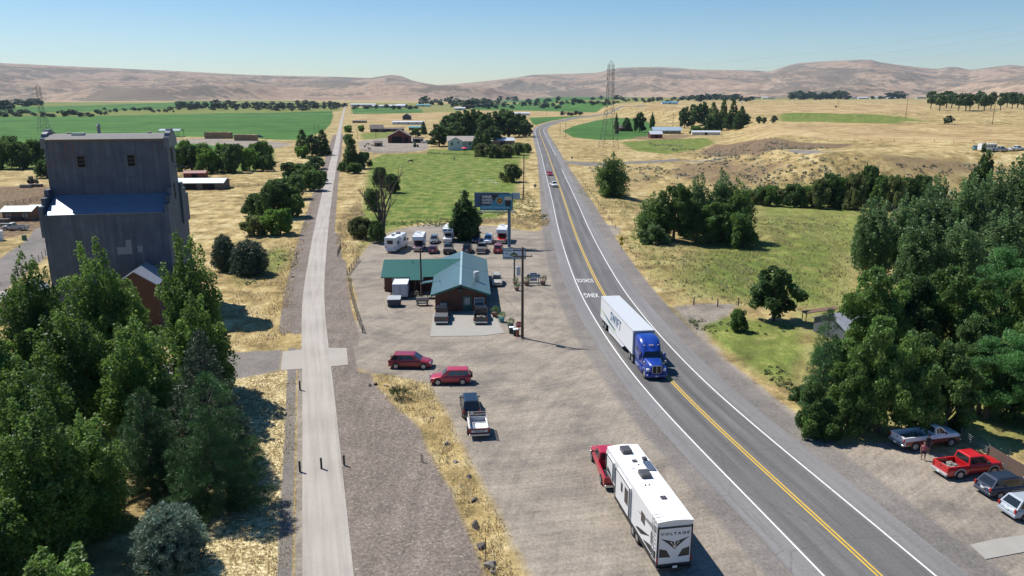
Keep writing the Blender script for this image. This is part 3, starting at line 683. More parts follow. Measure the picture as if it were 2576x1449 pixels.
# ================================================================ TREES AND SHRUBS
def unit(v): return v/np.maximum(np.linalg.norm(v, axis=1)[:, None], 1e-9)
def leaf_quads(P, Nn, size, rng, aspect=.62, updown=0.0, spread=.75):
    n = len(P); nn = unit(Nn*(1-spread)*.6 + np.array([-.2, .1, .42])*(1-spread)*2.2 + unit(rng.normal(size=(n, 3)))*spread)
    a = unit(np.cross(nn, unit(rng.normal(size=(n, 3)))))
    if updown: a = unit(a*(1-updown)+np.array([0, 0, 1.0])*updown)
    b = unit(np.cross(nn, a)); s = size*(.45+1.15*rng.random(n)**1.3)[:, None]
    V = np.stack([P-a*s, P+b*s*aspect, P+a*s, P-b*s*aspect], 1).reshape(-1, 3)
    return V
def crown_mesh(name, P, Nn, size, tint, mat, rng, parent=None, **kw):
    V = leaf_quads(P, Nn, size, rng, **kw); F = np.arange(len(V)).reshape(-1, 4)
    return np_mesh(name, V, F, mat, parent, attrs=[('tint', 'FACE', 'FLOAT', tint)])
def blob_points(blobs, n, rng, up=.25, inner=.35):
    vol = np.array([b[1][0]*b[1][2] for b in blobs]); cnt = rng.multinomial(n, vol/vol.sum()); P = []; Nn = []; T = []
    for (c, r), k in zip(blobs, cnt):
        d = unit(rng.normal(size=(k, 3))+np.array([0, 0, up])); rad = 1-inner*rng.random(k)**1.6
        lump = 1+.16*np.sin(d[:, 0]*5+c[0]*3)*np.sin(d[:, 1]*5+c[1]*3)*np.sin(d[:, 2]*4+c[2])
        P.append(np.array(c)+d*np.array(r)*(rad*lump)[:, None]); Nn.append(d)
        T.append(np.clip(.42+.33*rng.normal(size=k)*.6+.22*(rng.random()-.5)*2, 0, .96))
    return np.concatenate(P), np.concatenate(Nn), np.concatenate(T)
def limbs(mb, base_z, tips, r0, rng, H, m=0):
    mb.tube((0, 0, -.4), (0, 0, base_z), r0*1.15, r0*.85, 8)
    top = max(t[2] for t in tips)*.82
    mb.tube((0, 0, base_z), (rng.normal()*.15, rng.normal()*.15, top), r0*.85, r0*.2, 7)
    for t in tips:
        z0 = base_z + (t[2]-base_z)*.35*rng.random()
        z0 = min(z0, top*.9); mid = (t[0]*.5, t[1]*.5, z0+(t[2]-z0)*.42)
        mb.tube((0, 0, z0), mid, r0*.38, r0*.25, 5); mb.tube(mid, t, r0*.25, r0*.06, 5)
PROTO = {}
def proto(kind, H, Rr, crown, trunk): PROTO[kind] = (H, Rr, crown, trunk)
hide = []
def _unlink(o):
    me = o.data; bpy.data.objects.remove(o); return me
BARK = M('bark', (.10, .08, .065), .9, .35, 3); BARKG = M('grey_bark', (.16, .145, .13), .9, .3, 3)
def make_broad(kind, seed, H, Rr, nb, n, leaf, mat, base=.18, bark=None, flat=.8, top=1.0, br=.33, aspect=.62):
    rng = np.random.default_rng(seed); blobs = []
    for i in range(nb):
        f = (i+.5)/nb; z = H*(base+(1-base)*f*.93); prof = math.sin(math.pi*min(1, (.16+.78*f)))**.6*(1 if f < .6 else 1-(f-.6)*.75*top)
        a = i*2.4+rng.normal()*.4; rr = Rr*prof*(.35+.42*rng.random()); r = Rr*br*(.75+.5*rng.random())*(1-.25*f)
        cx, cy, cz = rr*math.cos(a), rr*math.sin(a), min(z, H-r*flat); blobs.append(((cx, cy, cz), (r*.7, r*.7, r*flat*.7)))
        for q in range(5):
            dd = rng.normal(size=3)+np.array([math.cos(a)*.7, math.sin(a)*.7, .5]); dd /= np.linalg.norm(dd); s_ = r*(.42+.22*rng.random()); blobs.append(((cx+dd[0]*r*.85, cy+dd[1]*r*.85, max(s_*.6, min(H-s_*flat, cz+dd[2]*r*flat*.85))), (s_, s_, s_*flat)))
    blobs.append(((0, 0, H*.5), (Rr*.36, Rr*.36, H*.26)))
    P, Nn, T = blob_points(blobs, n, rng)
    # stray twigs
    k = rng.random(len(P)) < .06; P[k] += Nn[k]*Rr*.12*rng.random((k.sum(), 1)); P[:, 2] = np.maximum(P[:, 2], .05)
    c = crown_mesh('crown', P, Nn, leaf, T, mat, rng, aspect=aspect); mb = MB()
    limbs(mb, H*base*.9, [b[0] for b in blobs[0:nb*6:12]], Rr*.075, rng, H)
    t = mb.build('trunk', bark or BARK); proto(kind, H, Rr, _unlink(c), _unlink(t))
def make_plume(kind, seed, H, Rr, leaders, n, leaf, mat, base=.12, bark=None, wid=.3):
    rng = np.random.default_rng(seed); blobs = []; tips = []
    for i in range(leaders):
        a = i*2.4+rng.normal()*.3; q = math.sqrt((i+.3)/leaders); bx, by = Rr*.72*q*math.cos(a), Rr*.72*q*math.sin(a)
        ht = H*(1-.42*q**1.5*(.6+.6*rng.random())); zb = H*base+H*.15*rng.random(); w0 = Rr*wid*(.8+.4*rng.random())
        m = 6
        for k in range(m):
            f = k/(m-1); z = zb+(ht-zb)*f*.97; r = w0*(1.12-.62*f**1.6)*(.85+.3*rng.random())
            qx, qy = bx*(.62+.38*min(1, f*1.4))+rng.normal()*w0*.18, by*(.62+.38*min(1, f*1.4))+rng.normal()*w0*.18; blobs.append(((qx, qy, z-r*.3), (r*.66, r*.66, (ht-zb)/m*.8)))
            for q in range(3 if f < .9 else 1):
                aa = rng.random()*6.28; s_ = r*(.42+.3*rng.random()); blobs.append(((qx+math.cos(aa)*r*.9, qy+math.sin(aa)*r*.9, z+rng.normal()*r*.3), (s_, s_, s_*1.5)))
        tips.append((bx, by, ht*.93))
    P, Nn, T = blob_points(blobs, n, rng, up=.3, inner=.45)
    k = rng.random(len(P)) < .05; P[k] += Nn[k]*Rr*.10*rng.random((k.sum(), 1)); P[:, 2] = np.maximum(P[:, 2], .05)
    c = crown_mesh('crown', P, Nn, leaf, T, mat, rng, aspect=.7); mb = MB(); limbs(mb, H*base*.8, tips, Rr*.07, rng, H)
    t = mb.build('trunk', bark or BARKG); proto(kind, H, Rr, _unlink(c), _unlink(t))
def make_conifer(kind, seed, H, Rr, whorls, per, n, leaf, mat, tuft=.42, power=.8, droop=.1, base=.06, round_top=0.0, aspect=.16, elong=1.0, out=.75):
    rng = np.random.default_rng(seed); blobs = []; dirs = []; mb = MB(); mb.tube((0, 0, -.3), (0, 0, H*.96), Rr*.06, Rr*.012, 7)
    for i in range(whorls):
        f = i/(whorls-1); z = H*(base+(1-base)*f*.97); rad = Rr*((1-f)**power*(1-round_top)+round_top*math.sqrt(max(0, 1-f**2.2)))+.05*Rr
        k = max(3, int(per*(rad/Rr)**.8+1))
        for j in range(k):
            a = 2*math.pi*(j+rng.random()*.7)/k+i*.8; L = rad*(.82+.3*rng.random()); d = Vector((math.cos(a), math.sin(a), 0))
            zt = z-droop*L+rng.normal()*H*.012; mb.tube((0, 0, z-.05*H), (d.x*L*.9, d.y*L*.9, zt), Rr*.014, Rr*.005, 4, cap=False)
            for g in np.linspace(1, .35, max(1, int(L/(tuft*1.3)))):
                tr = tuft*(.7+.5*rng.random())*(.75+.25*g); blobs.append(((d.x*L*g, d.y*L*g, zt+(1-g)*droop*L), (tr*elong, tr*elong, tr*.75)))
    blobs.append(((0, 0, H-tuft*.4), (tuft*.5, tuft*.5, tuft)))
    vol = np.array([b[1][0]**2 for b in blobs]); cnt = rng.multinomial(n, vol/vol.sum()); P = []; D = []; T = []
    for (c, r), k in zip(blobs, cnt):
        d = unit(rng.normal(size=(k, 3))+np.array([0, 0, .35])); P.append(np.array(c)+d*np.array(r)*(.55+.45*rng.random(k))[:, None]); D.append(d); T.append(np.clip(.4+.2*rng.normal(size=k)+.3*(rng.random()-.5), 0, .96))
    P = np.concatenate(P); D = np.concatenate(D); T = np.concatenate(T); P[:, 2] = np.maximum(P[:, 2], .05)
    # needles point outwards from their tuft
    m = len(P); a = unit(D*out+unit(rng.normal(size=(m, 3)))*(1-out)); b = unit(np.cross(a, unit(rng.normal(size=(m, 3))))); s = leaf*(.6+.8*rng.random(m))[:, None]
    V = np.stack([P-a*s, P+b*s*aspect, P+a*s, P-b*s*aspect], 1).reshape(-1, 3)
    c = np_mesh('crown', V, np.arange(len(V)).reshape(-1, 4), mat, attrs=[('tint', 'FACE', 'FLOAT', T)])
    t = mb.build('trunk', BARK); proto(kind, H, Rr, _unlink(c), _unlink(t))
F_COT = foliage('cottonwood_leaves', (0.027, 0.069, 0.015), (.255, .43, .085), .42, (.25, .2, .06))
F_DRK = foliage('dark_leaves', (0.018, 0.043, 0.013), (0.164, 0.287, 0.082), .42)
F_GRN = foliage('green_leaves', (0.025, 0.062, 0.015), (0.233, 0.396, 0.096), .42)
F_BRT = foliage('bright_leaves', (0.044, 0.106, 0.019), (0.296, 0.524, 0.091), .42)
F_GRY = foliage('grey_green_leaves', (.028, .058, .022), (.22, .37, .13), .42)
F_OLV = foliage('olive_leaves', (0.037, 0.056, 0.020), (0.274, 0.329, 0.115), .42)
F_PIN = foliage('pine_needles', (.010, .034, .010), (.105, .25, .07), .12, up=.1)
F_SPR = foliage('spruce_needles', (0.013, 0.027, 0.015), (0.080, 0.125, 0.064), .05)
F_JUN = foliage('juniper_sprays', (.05, .085, .06), (.33, .47, .33), .2, up=.3)
F_JND = foliage('dark_juniper_sprays', (0.020, 0.043, 0.027), (0.137, 0.216, 0.137), .08)
F_LOC = foliage('locust_leaves', (0.025, 0.081, 0.025), (0.204, 0.466, 0.137), .42)
F_FAR = foliage('far_tree_leaves', (0.025, 0.048, 0.025), (0.104, 0.167, 0.076), .1)
make_plume('cottonwood', 11, 17, 4.6, 13, 62000, .13, F_COT)
make_plume('cottonwood2', 12, 15, 4.2, 11, 50000, .13, F_COT, wid=.33)
make_plume('cottonwood3', 13, 14, 3.4, 8, 38000, .13, F_COT, wid=.38)
make_plume('greypoplar', 14, 17, 5.2, 15, 30000, .20, F_GRY, base=.15)
make_plume('poplarclump', 15, 13, 4.6, 9, 26000, .20, F_GRN, base=.02, wid=.42)
make_broad('broad', 21, 11, 5.0, 17, 34000, .16, F_GRN, base=.16)
make_broad('broad2', 22, 10, 4.8, 15, 30000, .16, F_DRK, base=.1)
make_broad('round', 23, 8, 3.4, 12, 18000, .17, F_GRN, base=.14, flat=.95)
make_broad('locust', 24, 11, 6.0, 22, 36000, .15, F_LOC, base=.3, flat=.38, br=.34, aspect=.35)
make_broad('bush', 25, 3.2, 2.4, 11, 9000, .13, F_GRN, base=.1, flat=.85, br=.38)
make_broad('brightbush', 26, 3.2, 2.4, 11, 9000, .14, F_BRT, base=.1, flat=.9, br=.38)
make_broad('darkbush', 27, 3.4, 2.4, 12, 9500, .13, F_DRK, base=.08, flat=.85, br=.38)
make_broad('olivebush', 28, 3.2, 2.5, 11, 7500, .14, F_OLV, base=.08, flat=.85, br=.38)
make_broad('greybush', 29, 3.0, 2.4, 10, 7500, .13, F_GRY, base=.08, flat=.8, br=.38)
make_broad('smalltree', 30, 6.3, 3.0, 13, 13000, .15, F_DRK, base=.2, flat=.8)
make_plume('columntree', 31, 9, 1.9, 5, 15000, .17, F_DRK, base=.06, wid=.5)
make_conifer('pine', 41, 10.8, 3.7, 14, 9, 60000, .19, F_PIN, tuft=.60, power=.75, droop=-.05, round_top=.25, base=.05, aspect=.075)
make_conifer('spruce', 42, 12.5, 3.6, 26, 14, 50000, .17, F_SPR, tuft=.42, power=.85, droop=.08, aspect=.13)
make_conifer('farconifer', 43, 12, 2.6, 15, 8, 7000, .30, F_DRK, tuft=.7, power=.7, aspect=.4, droop=.05)
make_conifer('rightpine', 44, 12, 3.0, 18, 9, 26000, .20, F_PIN, tuft=.55, power=.6, droop=0, aspect=.10)
make_conifer('juniper', 45, 4.2, 2.1, 16, 14, 42000, .14, F_JUN, tuft=.33, power=.5, droop=-.35, round_top=.72, aspect=.14, base=.02, out=.55)
make_conifer('darkjuniper', 46, 4.6, 2.0, 14, 12, 15000, .16, F_JND, tuft=.4, power=.55, droop=-.35, round_top=.55, aspect=.25, base=.02, out=.6)
make_broad('fartree', 51, 10, 5.2, 10, 2600, .42, F_FAR, base=.12, br=.38)
make_broad('fartree2', 52, 11, 4.4, 9, 2400, .42, F_FAR, base=.1, br=.4, flat=1.0)
make_broad('farmtree', 53, 12, 5.4, 15, 11000, .30, F_DRK, base=.14)
make_broad('orchardtree', 54, 9, 5.2, 12, 4000, .36, F_DRK, base=.34, flat=.7)

def plant_w(kind, X, Y, h, rad, name, label, cat='tree', group=None, rz=None, simple=False, z=None, rng=random):
    H0, R0, cm, tm = PROTO[kind]; z = hz(X, Y) if z is None else z
    rt = empty(name, (X, Y, z-.05), rng.random()*6.28 if rz is None else rz, label, cat, group); s = rad/R0; rt.scale = (s, s, h/H0)
    for nm, me in (('trunk', tm), ('crown', cm)):
        o = bpy.data.objects.new(nm, me); col.objects.link(o); o.parent = rt
    return rt
def plant(kind, px, pb, pt, wpx, name, label, cat='tree', group=None, **kw):
    g = GT(px, pb); top = atY(px, pt, g.y); depth = g.y*CS+(CAM_H-g.z)*SN
    return plant_w(kind, g.x, g.y, max(top.z-g.z, .5), wpx/FPX*depth/2, name, label, cat, group, **kw)
ORD = ['first','second','third','fourth','fifth','sixth','seventh','eighth','ninth','tenth','eleventh','twelfth','thirteenth','fourteenth','fifteenth','sixteenth','seventeenth','eighteenth','nineteenth','twentieth']
random.seed(3)
g_ = 'cottonwoods between the camera and the grain elevator'
for kind, X, Y, h, r, lab in [
  ('cottonwood', -42.5, 76, 16.6, 4.4, 'tallest cottonwood right in front of the dark patched wall of the elevator'),
  ('cottonwood2', -49, 75.5, 15.6, 4.0, 'leafy cottonwood with a pointed top before the elevator\'s left corner'),
  ('cottonwood3', -55, 72, 13.0, 3.3, 'slim cottonwood leaning out at the left end of the big green clump'),
  ('cottonwood', -33.5, 77, 17.0, 4.6, 'big cottonwood covering the elevator\'s lower right corner'),
  ('cottonwood3', -30.2, 70.5, 13.0, 3.2, 'dark cottonwood at the right edge of the clump, its shadow on the dry verge'),
  ('cottonwood2', -40, 66, 13.2, 4.2, 'cottonwood in the middle of the clump, below the brown warehouse gable'),
  ('cottonwood3', -48, 65, 12.4, 4.0, 'cottonwood left of middle in the clump, a white vehicle glinting behind it'),
  ('cottonwood2', -33, 64, 12.4, 4.1, 'shaded cottonwood standing just behind the dark spruce'),
  ('cottonwood', -31.4, 46.5, 12.0, 4.1, 'nearest big cottonwood, bright crown left of the round pine'),
  ('cottonwood2', -37, 54, 12.0, 4.0, 'cottonwood above the grey lane at the lower left'),
  ('cottonwood3', -45, 52, 12.5, 3.8, 'cottonwood cut by the left edge of the picture'),
  ('cottonwood2', -30.3, 50.2, 9.2, 3.2, 'low leafy cottonwood filling the gap left of the round pine'),
  ('cottonwood3', -43.2, 82.5, 11.2, 3.4, 'cottonwood half covering the brown warehouse gable'),
  ('cottonwood3', -24.5, 36.5, 7.6, 3.0, 'small cottonwood in the bottom left corner'),
  ('cottonwood3', -32.5, 41, 9.5, 3.2, 'cottonwood at the very bottom left beside the grey lane'),
]: plant_w(kind, X, Y, h, r*.92, 'cottonwood_tree', lab, group=g_)
plant_w('spruce', -26.2, 61.0, 12.2, 3.7, 'spruce_tree', 'black-green spruce with pointed side branches behind the round pine')
plant_w('pine', -22.9, 53.8, 10.8, 3.5, 'pine_tree', 'round-topped green pine with tufted needles beside the pale lawn')
plant_w('pine', -29.2, 56.5, 8.6, 2.8, 'pine_tree', 'shaded smaller pine tucked between the round pine and the cottonwoods')
plant_w('juniper', -22.9, 45.6, 4.4, 2.15, 'juniper_bush', 'silver-green domed juniper at the bottom edge below the pine', 'shrub')
# by the trail, left
plant('darkjuniper', 567, 680, 594, 56, 'juniper_bush', 'pointed blue-green juniper, the left of the pair by the trail', 'shrub')
plant('darkjuniper', 630, 690, 607, 84, 'juniper_bush', 'broad blue-green juniper, the right of the pair by the trail', 'shrub')
gb = 'bushes in the row left of the walking trail'
for i, (k, x, b, t, w_) in enumerate([('olivebush',641,592,541,68),('brightbush',706,590,524,86),('darkbush',650,545,487,76),('darkbush',693,550,460,88),('bush',734,545,470,84),('darkbush',700,492,450,72),('darkbush',745,500,440,78),('bush',787,480,428,66),('darkbush',728,448,408,58),('darkbush',768,452,410,60),('darkbush',808,462,428,34)]):
    plant(k, x, b, t, w_, 'leafy_bush', {'olivebush': 'olive bush nearest the camera in the row beside the trail', 'brightbush': 'bright green bush at the near end of the row beside the trail'}.get(k, ORD[i]+' bush, counted from the near end, in the row left of the trail'), 'shrub', gb)
plant('greybush', 795, 425, 393, 62, 'dry_bush', 'greyish half-dry bush at the far end of the row by the trail', 'shrub')
gb = 'trees clumped left of the trail beyond the bush row'
for i, (k, x, b, t, w_, l) in enumerate([('farconifer',762,385,327,34,'tall dark conifer left in the clump by the trail'),('farmtree',785,392,338,50,'dark broad tree in the middle of the clump by the trail'),('farconifer',813,390,327,34,'tall dark conifer nearest the trail in the clump'),('brightbush',764,397,366,42,'light green bush at the foot of the clump by the trail')]):
    plant(k, x, b, t, w_, 'conifer_tree' if 'con' in k else ('leafy_bush' if 'bush' in k else 'broadleaf_tree'), l, 'tree', gb)
gb = 'bushes of the willow belt behind the long white-roofed shed'
xs = [(448,430,372,54),(482,430,364,62),(520,436,372,60),(556,432,378,60),(592,434,362,66),(628,430,372,60),(662,408,355,54),(604,408,366,50),(560,400,360,54),(512,402,360,50),(672,430,390,48),(470,404,352,50),(640,402,362,44)]
for i, (x, b, t, w_) in enumerate(xs): plant(['bush','darkbush','brightbush'][i % 3], x, b, t, w_, 'willow_bush', ORD[i]+' rounded willow in the belt right of the elevator, hay stacks beyond', 'shrub', gb)
gb = 'bushes of the willow belt left of the elevator'
for i, (x, b, t, w_) in enumerate([(8,425,350,70),(50,425,356,66),(92,420,352,62),(120,398,350,50),(30,392,342,60),(118,448,402,54),(-30,420,350,70)]): plant(['bush','darkbush'][i % 2], x, b, t, w_, 'willow_bush', ORD[i]+' rounded willow in the belt left of the elevator', 'shrub', gb)
# right of the trail
gb = 'trees and bushes right of the trail by the corner of the pasture'
for k, x, b, t, w_, nm, l in [('brightbush',877,333,315,30,'leafy_bush','low green bush left of the two by the far trail'),('brightbush',910,331,315,22,'leafy_bush','low green bush right of the two by the far trail'),('bush',878,365,337,36,'leafy_bush','round bush by the trail beside the green paddock'),
  ('farconifer',884,424,350,40,'conifer_tree','grey-green conifer by the trail at the pasture corner'),('darkbush',914,424,382,40,'leafy_bush','dark bush next to the conifer at the pasture corner'),('bush',892,436,410,48,'leafy_bush','wide low bush at the foot of the grey-green conifer'),('darkbush',862,432,408,26,'leafy_bush','small dark bush touching the trail'),
  ('olivebush',905,600,545,66,'leafy_bush','olive bush left of the half-dead tree'),('darkbush',948,612,555,46,'leafy_bush','green bush at the foot of the half-dead tree'),('darkbush',985,485,437,44,'leafy_bush','round dark bush behind the half-dead tree'),('darkbush',935,530,474,50,'leafy_bush','leafy lower crown sprouting left of the dead trunks'),('darkbush',958,470,420,44,'leafy_bush','dark green bush just behind the dead branches'),
  ('columntree',1172,604,480,72,'columnar_tree','dark spindle-shaped tree standing between the parked campers'),
  ('olivebush',1284,458,412,58,'leafy_bush','round olive bush at the right side of the pasture')]:
    plant(k, x, b, t, w_, nm, l, 'tree' if 'tree' in nm else 'shrub', gb if nm != 'columnar_tree' else None)
# half-dead tree: bare forked trunks
def bare_tree(px, pb, pt, label, seed=5, spreadf=1.0, matl=None):
    g = GT(px, pb); h = atY(px, pt, g.y).z-g.z; rng = random.Random(seed); mb = MB()
    def br(p, d, L, r, lv):
        q = p+d*L; mb.tube(p, q, r, r*.6, 6 if lv < 2 else 4)
        if lv > 3: return
        for _ in range(3 if lv < 2 else 2):
            nd = (d+Vector((rng.uniform(-1, 1), rng.uniform(-1, 1), rng.uniform(-.1, .5)))*.55*spreadf).normalized(); br(q if rng.random() < .6 else p+d*L*.6, nd, L*rng.uniform(.5, .75), r*.55, lv+1)
    for a in range(3): br(Vector((rng.uniform(-.4, .4), rng.uniform(-.3, .3), -.2)), Vector((rng.uniform(-.15, .15), rng.uniform(-.1, .1), 1)).normalized(), h*.42, h*.022, 0)
    rt = empty('dead_tree', g, 0, label, 'tree'); mb.build('trunk', matl or M('dead_wood', (.085, .06, .048), .9, .3, 3), rt); return rt
bare_tree(962, 606, 404, 'half-dead tree with bare forked brown trunks by the RV parking')
bare_tree(2230, 640, 505, 'pale dead tree with bare limbs among the grey poplars', 9, 1.3, M('pale_dead_wood', (.34, .30, .26), .9, .2, 3))
bare_tree(2310, 690, 590, 'bare grey snag standing in the dark right-hand trees', 12, 1.2)
# farm grove behind the pasture
gb = 'trees of the grove round the white farmhouse'
for i, (x, b, t, w_) in enumerate([(1105,368,312,62),(1128,352,290,60),(1150,340,280,58),(1172,352,277,64),(1198,352,275,62),(1224,358,283,56),(1252,345,280,60),(1280,345,279,58),(1306,342,285,52),(1322,345,300,40),(1242,366,316,46),(1145,358,306,50),(1270,330,274,56)]): plant('farmtree', x, b, t, w_, 'grove_tree', ORD[i]+' of the dark broad trees, from the left, in the farmhouse grove', 'tree', gb)
plant('farconifer', 1203, 378, 330, 30, 'conifer_tree', 'dark conifer right next to the white farmhouse'); plant('farconifer', 1224, 374, 326, 28, 'conifer_tree', 'dark conifer beside the metal-roofed shed in the grove')
gb = 'hedge bushes in front of the farm grove'
for i, (x, b, t, w_) in enumerate([(1212,394,360,46),(1242,397,362,46),(1272,396,362,44),(1300,390,358,44),(1324,384,360,34)]): plant('olivebush', x, b, t, w_, 'hedge_bush', ORD[i]+' bush from the left in the hedge below the farm grove', 'shrub', gb)
plant('farconifer', 1066, 338, 306, 16, 'conifer_tree', 'lone conifer behind the farm sheds'); plant('round', 1046, 345, 322, 34, 'broadleaf_tree', 'round tree beside the teal-roofed farm shed')
# right of the highway
plant('poplarclump', 1538, 494, 386, 80, 'broadleaf_tree', 'dense round-headed tree standing alone right of the highway')
gb = 'trees of the clump in the meadow right of the highway'
for i, (k, x, b, t, w_) in enumerate([('poplarclump',1640,600,486,84),('broad',1694,604,462,104),('greypoplar',1752,606,438,80),('broad2',1722,596,480,96),('greypoplar',1808,604,428,78),('poplarclump',1850,608,452,84),('broad',1786,612,505,100),('greybush',1640,612,566,84),('bush',1858,622,538,92)]):
    plant(k, x, b, t, w_, 'poplar_tree' if 'bush' not in k else 'leafy_bush', (ORD[i]+' poplar of the clump in the meadow right of the highway') if 'bush' not in k else ('grey-green low bush at the left foot of the meadow clump' if k == 'greybush' else 'broad low bush at the right foot of the meadow clump'), 'tree' if 'bush' not in k else 'shrub', gb)
gb = 'bushes of the creek hedgerow at the foot of the bench'
for i, (x, b, t, w_) in enumerate([(1885,512,478,52),(1912,516,470,50),(1938,518,466,54),(1968,514,474,50),(1996,520,462,56),(2026,520,468,54),(2056,524,450,58),(2084,522,436,62),(2114,524,446,56),(2146,528,434,66),(2180,522,416,60),(2212,526,442,62),(2244,530,440,66),(2276,520,446,62),(2120,505,455,56),(2040,504,468,50),(2310,520,440,64)]):
    plant(['olivebush','darkbush','bush'][i % 3], x, b, t, w_, 'creek_bush', ORD[i]+' bush from the left in the creek hedgerow below the dry slope', 'shrub', gb)
plant('smalltree', 1945, 806, 672, 136, 'broadleaf_tree', 'small dark tree alone on the green patch right of the highway')
plant('bush', 1856, 832, 779, 56, 'leafy_bush', 'small round bush beside the lone dark tree', 'shrub')
gb = 'grey-green poplars along the creek at the right'
for i, (k, x, b, t, w_) in enumerate([('greypoplar',2188,700,494,112),('greypoplar',2262,690,490,120),('greypoplar',2338,690,468,130),('greypoplar',2300,740,540,120),('greypoplar',2410,670,440,130),('greypoplar',2478,640,420,120),('greypoplar',2560,630,384,140),('greypoplar',2400,745,545,130),('greypoplar',2500,730,520,150),('greypoplar',2600,720,500,160),('greypoplar',2345,600,440,90)]):
    plant(k, x, b, t, w_, 'poplar_tree', ORD[i]+' grey-green poplar, counted from the left, along the right-hand creek', 'tree', gb)
plant('columntree', 2452, 560, 364, 56, 'poplar_tree', 'thin light poplar rising above the others near the parked horse trailer')
gb = 'broad green trees on the right between creek and parked cars'
for i, (k, x, b, t, w_, z_) in enumerate([('broad',2196,905,670,160,0),('broad2',2286,905,690,170,0),('broad',2385,910,668,180,0),('locust',2505,900,622,200,0),('broad',2205,1085,795,170,0),('broad2',2290,1060,830,170,0),('broad',2130,1088,900,130,0),('broad2',2375,1085,860,160,0),('locust',2480,1050,850,190,0),('locust',2590,1080,790,200,0),('broad2',2040,1090,955,100,0),('broad',2600,960,640,190,0),('round',2105,960,850,120,0),('broad2',2440,990,790,150,0),('broad',2296,1094,872,170,0),('broad',2460,1040,868,150,0),('broad2',2545,1055,880,150,0),('broad',2620,1075,860,160,0)]):
    plant(k, x, b, t, w_, 'broadleaf_tree' if k != 'locust' else 'locust_tree', ORD[i]+(' of the broad green trees massed right of the highway' if k != 'locust' else ' of the massed right-hand trees, with feathery layered leaves'), 'tree', gb)
plant('rightpine', 2062, 1040, 776, 96, 'pine_tree', 'grey-green pine standing up at the left edge of the right-hand trees')
plant('rightpine', 2222, 905, 722, 80, 'pine_tree', 'dull pine among the broad trees above the corrugated shed')
for i, (k, x, b, t, w_, l) in enumerate([('bush',2040,1100,1030,80,'low bright bush where the right-hand trees meet the highway shoulder'),('greybush',2010,1010,968,60,'grey-green shrub beside the grassy verge right of the highway'),('bush',2090,1105,1040,80,'low shrub next to the orange reflector at the tree edge'),('bush',2130,812,770,50,'shrub behind the corrugated shed'),('bush',2185,885,800,100,'leafy shrub hiding the corner of the corrugated shed')]): plant(k, x, b, t, w_, 'leafy_bush', l, 'shrub')
# red barn farm and grove on the right
for k, x, b, t, w_, nm, l in [('columntree',1550,336,285,11,'columnar_tree','thin dark poplar behind the steel transmission tower'),('farconifer',1576,330,296,26,'conifer_tree','dark conifer beside the small red barn'),('farmtree',1608,333,282,34,'broadleaf_tree','dark tree left of the blue-roofed farm building'),('columntree',1640,322,282,12,'columnar_tree','bare-looking thin tree behind the blue-roofed farm building'),('brightbush',1748,337,316,34,'leafy_bush','light green bush at the foot of the conifer grove')]: plant(k, x, b, t, w_, nm, l, 'tree')
gb = 'dark trees of the grove at the edge of the golden bench'
for i, (k, x, b, t, w_) in enumerate([('farmtree',1722,322,268,36),('farmtree',1744,318,262,40),('farmtree',1768,315,256,38),('farconifer',1792,324,258,26),('farconifer',1818,322,250,24),('farconifer',1842,322,252,26),('farmtree',1832,328,282,34),('farconifer',1864,318,268,26),('farmtree',1876,312,285,26),('farconifer',1800,328,275,30),('farmtree',1782,332,290,34),('farconifer',1856,326,280,24)]): plant(k, x, b, t, w_, 'grove_tree', ORD[i]+' tree from the left in the dark grove on the bench edge', 'tree', gb)
for i, (x, b, t, w_) in enumerate([(1908,311,292,20),(1922,311,294,18),(1947,310,290,20)]): plant('fartree', x, b, t, w_, 'round_tree', ['left','middle','right'][i]+' one of three small trees right of the bench grove', 'tree', 'three small trees on the bench')
plant('fartree', 2386, 312, 290, 28, 'round_tree', 'lone rounded tree in the dry gully on the bench')
gb = 'dark trees of the orchard row on the far right'
for i in range(15): x = 2342+i*17+random.uniform(-5, 5); b = 272+random.uniform(-2, 8)+(6 if i in (4,) else 0); plant('orchardtree', x, b, b-random.uniform(36, 46), random.uniform(26, 36), 'orchard_tree', ORD[i]+' dark tree from the left in the far-right orchard row', 'tree', gb)
# far trees, each its own
def ordw(i):
    return ORD[i] if i < 20 else ('twenty-' if i < 30 else 'thirty-')+ORD[i % 10] if i % 10 < 9 and i >= 20 else ORD[i % 20]+' later'
def far_row(n, x0, x1, y0, y1, h0, h1, name, label, group, kinds=('fartree', 'fartree2')):
    for i in range(n):
        x = x0+(x1-x0)*(i+random.random()*.8)/n; y = random.uniform(y0, y1); hh = random.uniform(h0, h1)
        plant(random.choice(kinds), x, y, y-hh, hh*random.uniform(1.2, 2.3), name, label+', '+ordw(i)+' from left', 'tree', group)
far_row(29, 445, 862, 272, 279, 10, 20, 'valley_tree', 'dark tree in the long far belt left of the trail', 'trees of the far belt left of the trail')
far_row(20, 450, 862, 264, 270, 8, 15, 'valley_tree', 'dark tree in the rear of the far belt left of the trail', 'trees in the rear of the far belt')
far_row(26, -10, 270, 286, 295, 7, 15, 'valley_tree', 'low dark tree beyond the green crop at the left', 'low trees beyond the left crop')
far_row(14, 260, 450, 276, 283, 5, 12, 'valley_tree', 'small far tree between the two left crop fields', 'small trees between the left fields')
far_row(9, 40, 110, 262, 269, 10, 18, 'valley_tree', 'tree round the distant farm at the far left', 'trees of the distant far-left farm')
far_row(4, -5, 20, 272, 280, 18, 26, 'valley_tree', 'dark tree at the far left edge beyond the crops', 'trees at the far left edge')
far_row(12, 865, 1060, 270, 276, 7, 14, 'valley_tree', 'tree along the distant farms beyond the pale field', 'trees by the distant pale field')
far_row(12, 1060, 1180, 256, 274, 8, 20, 'valley_tree', 'tree in the distant belt behind the farm grove', 'trees behind the farm grove')
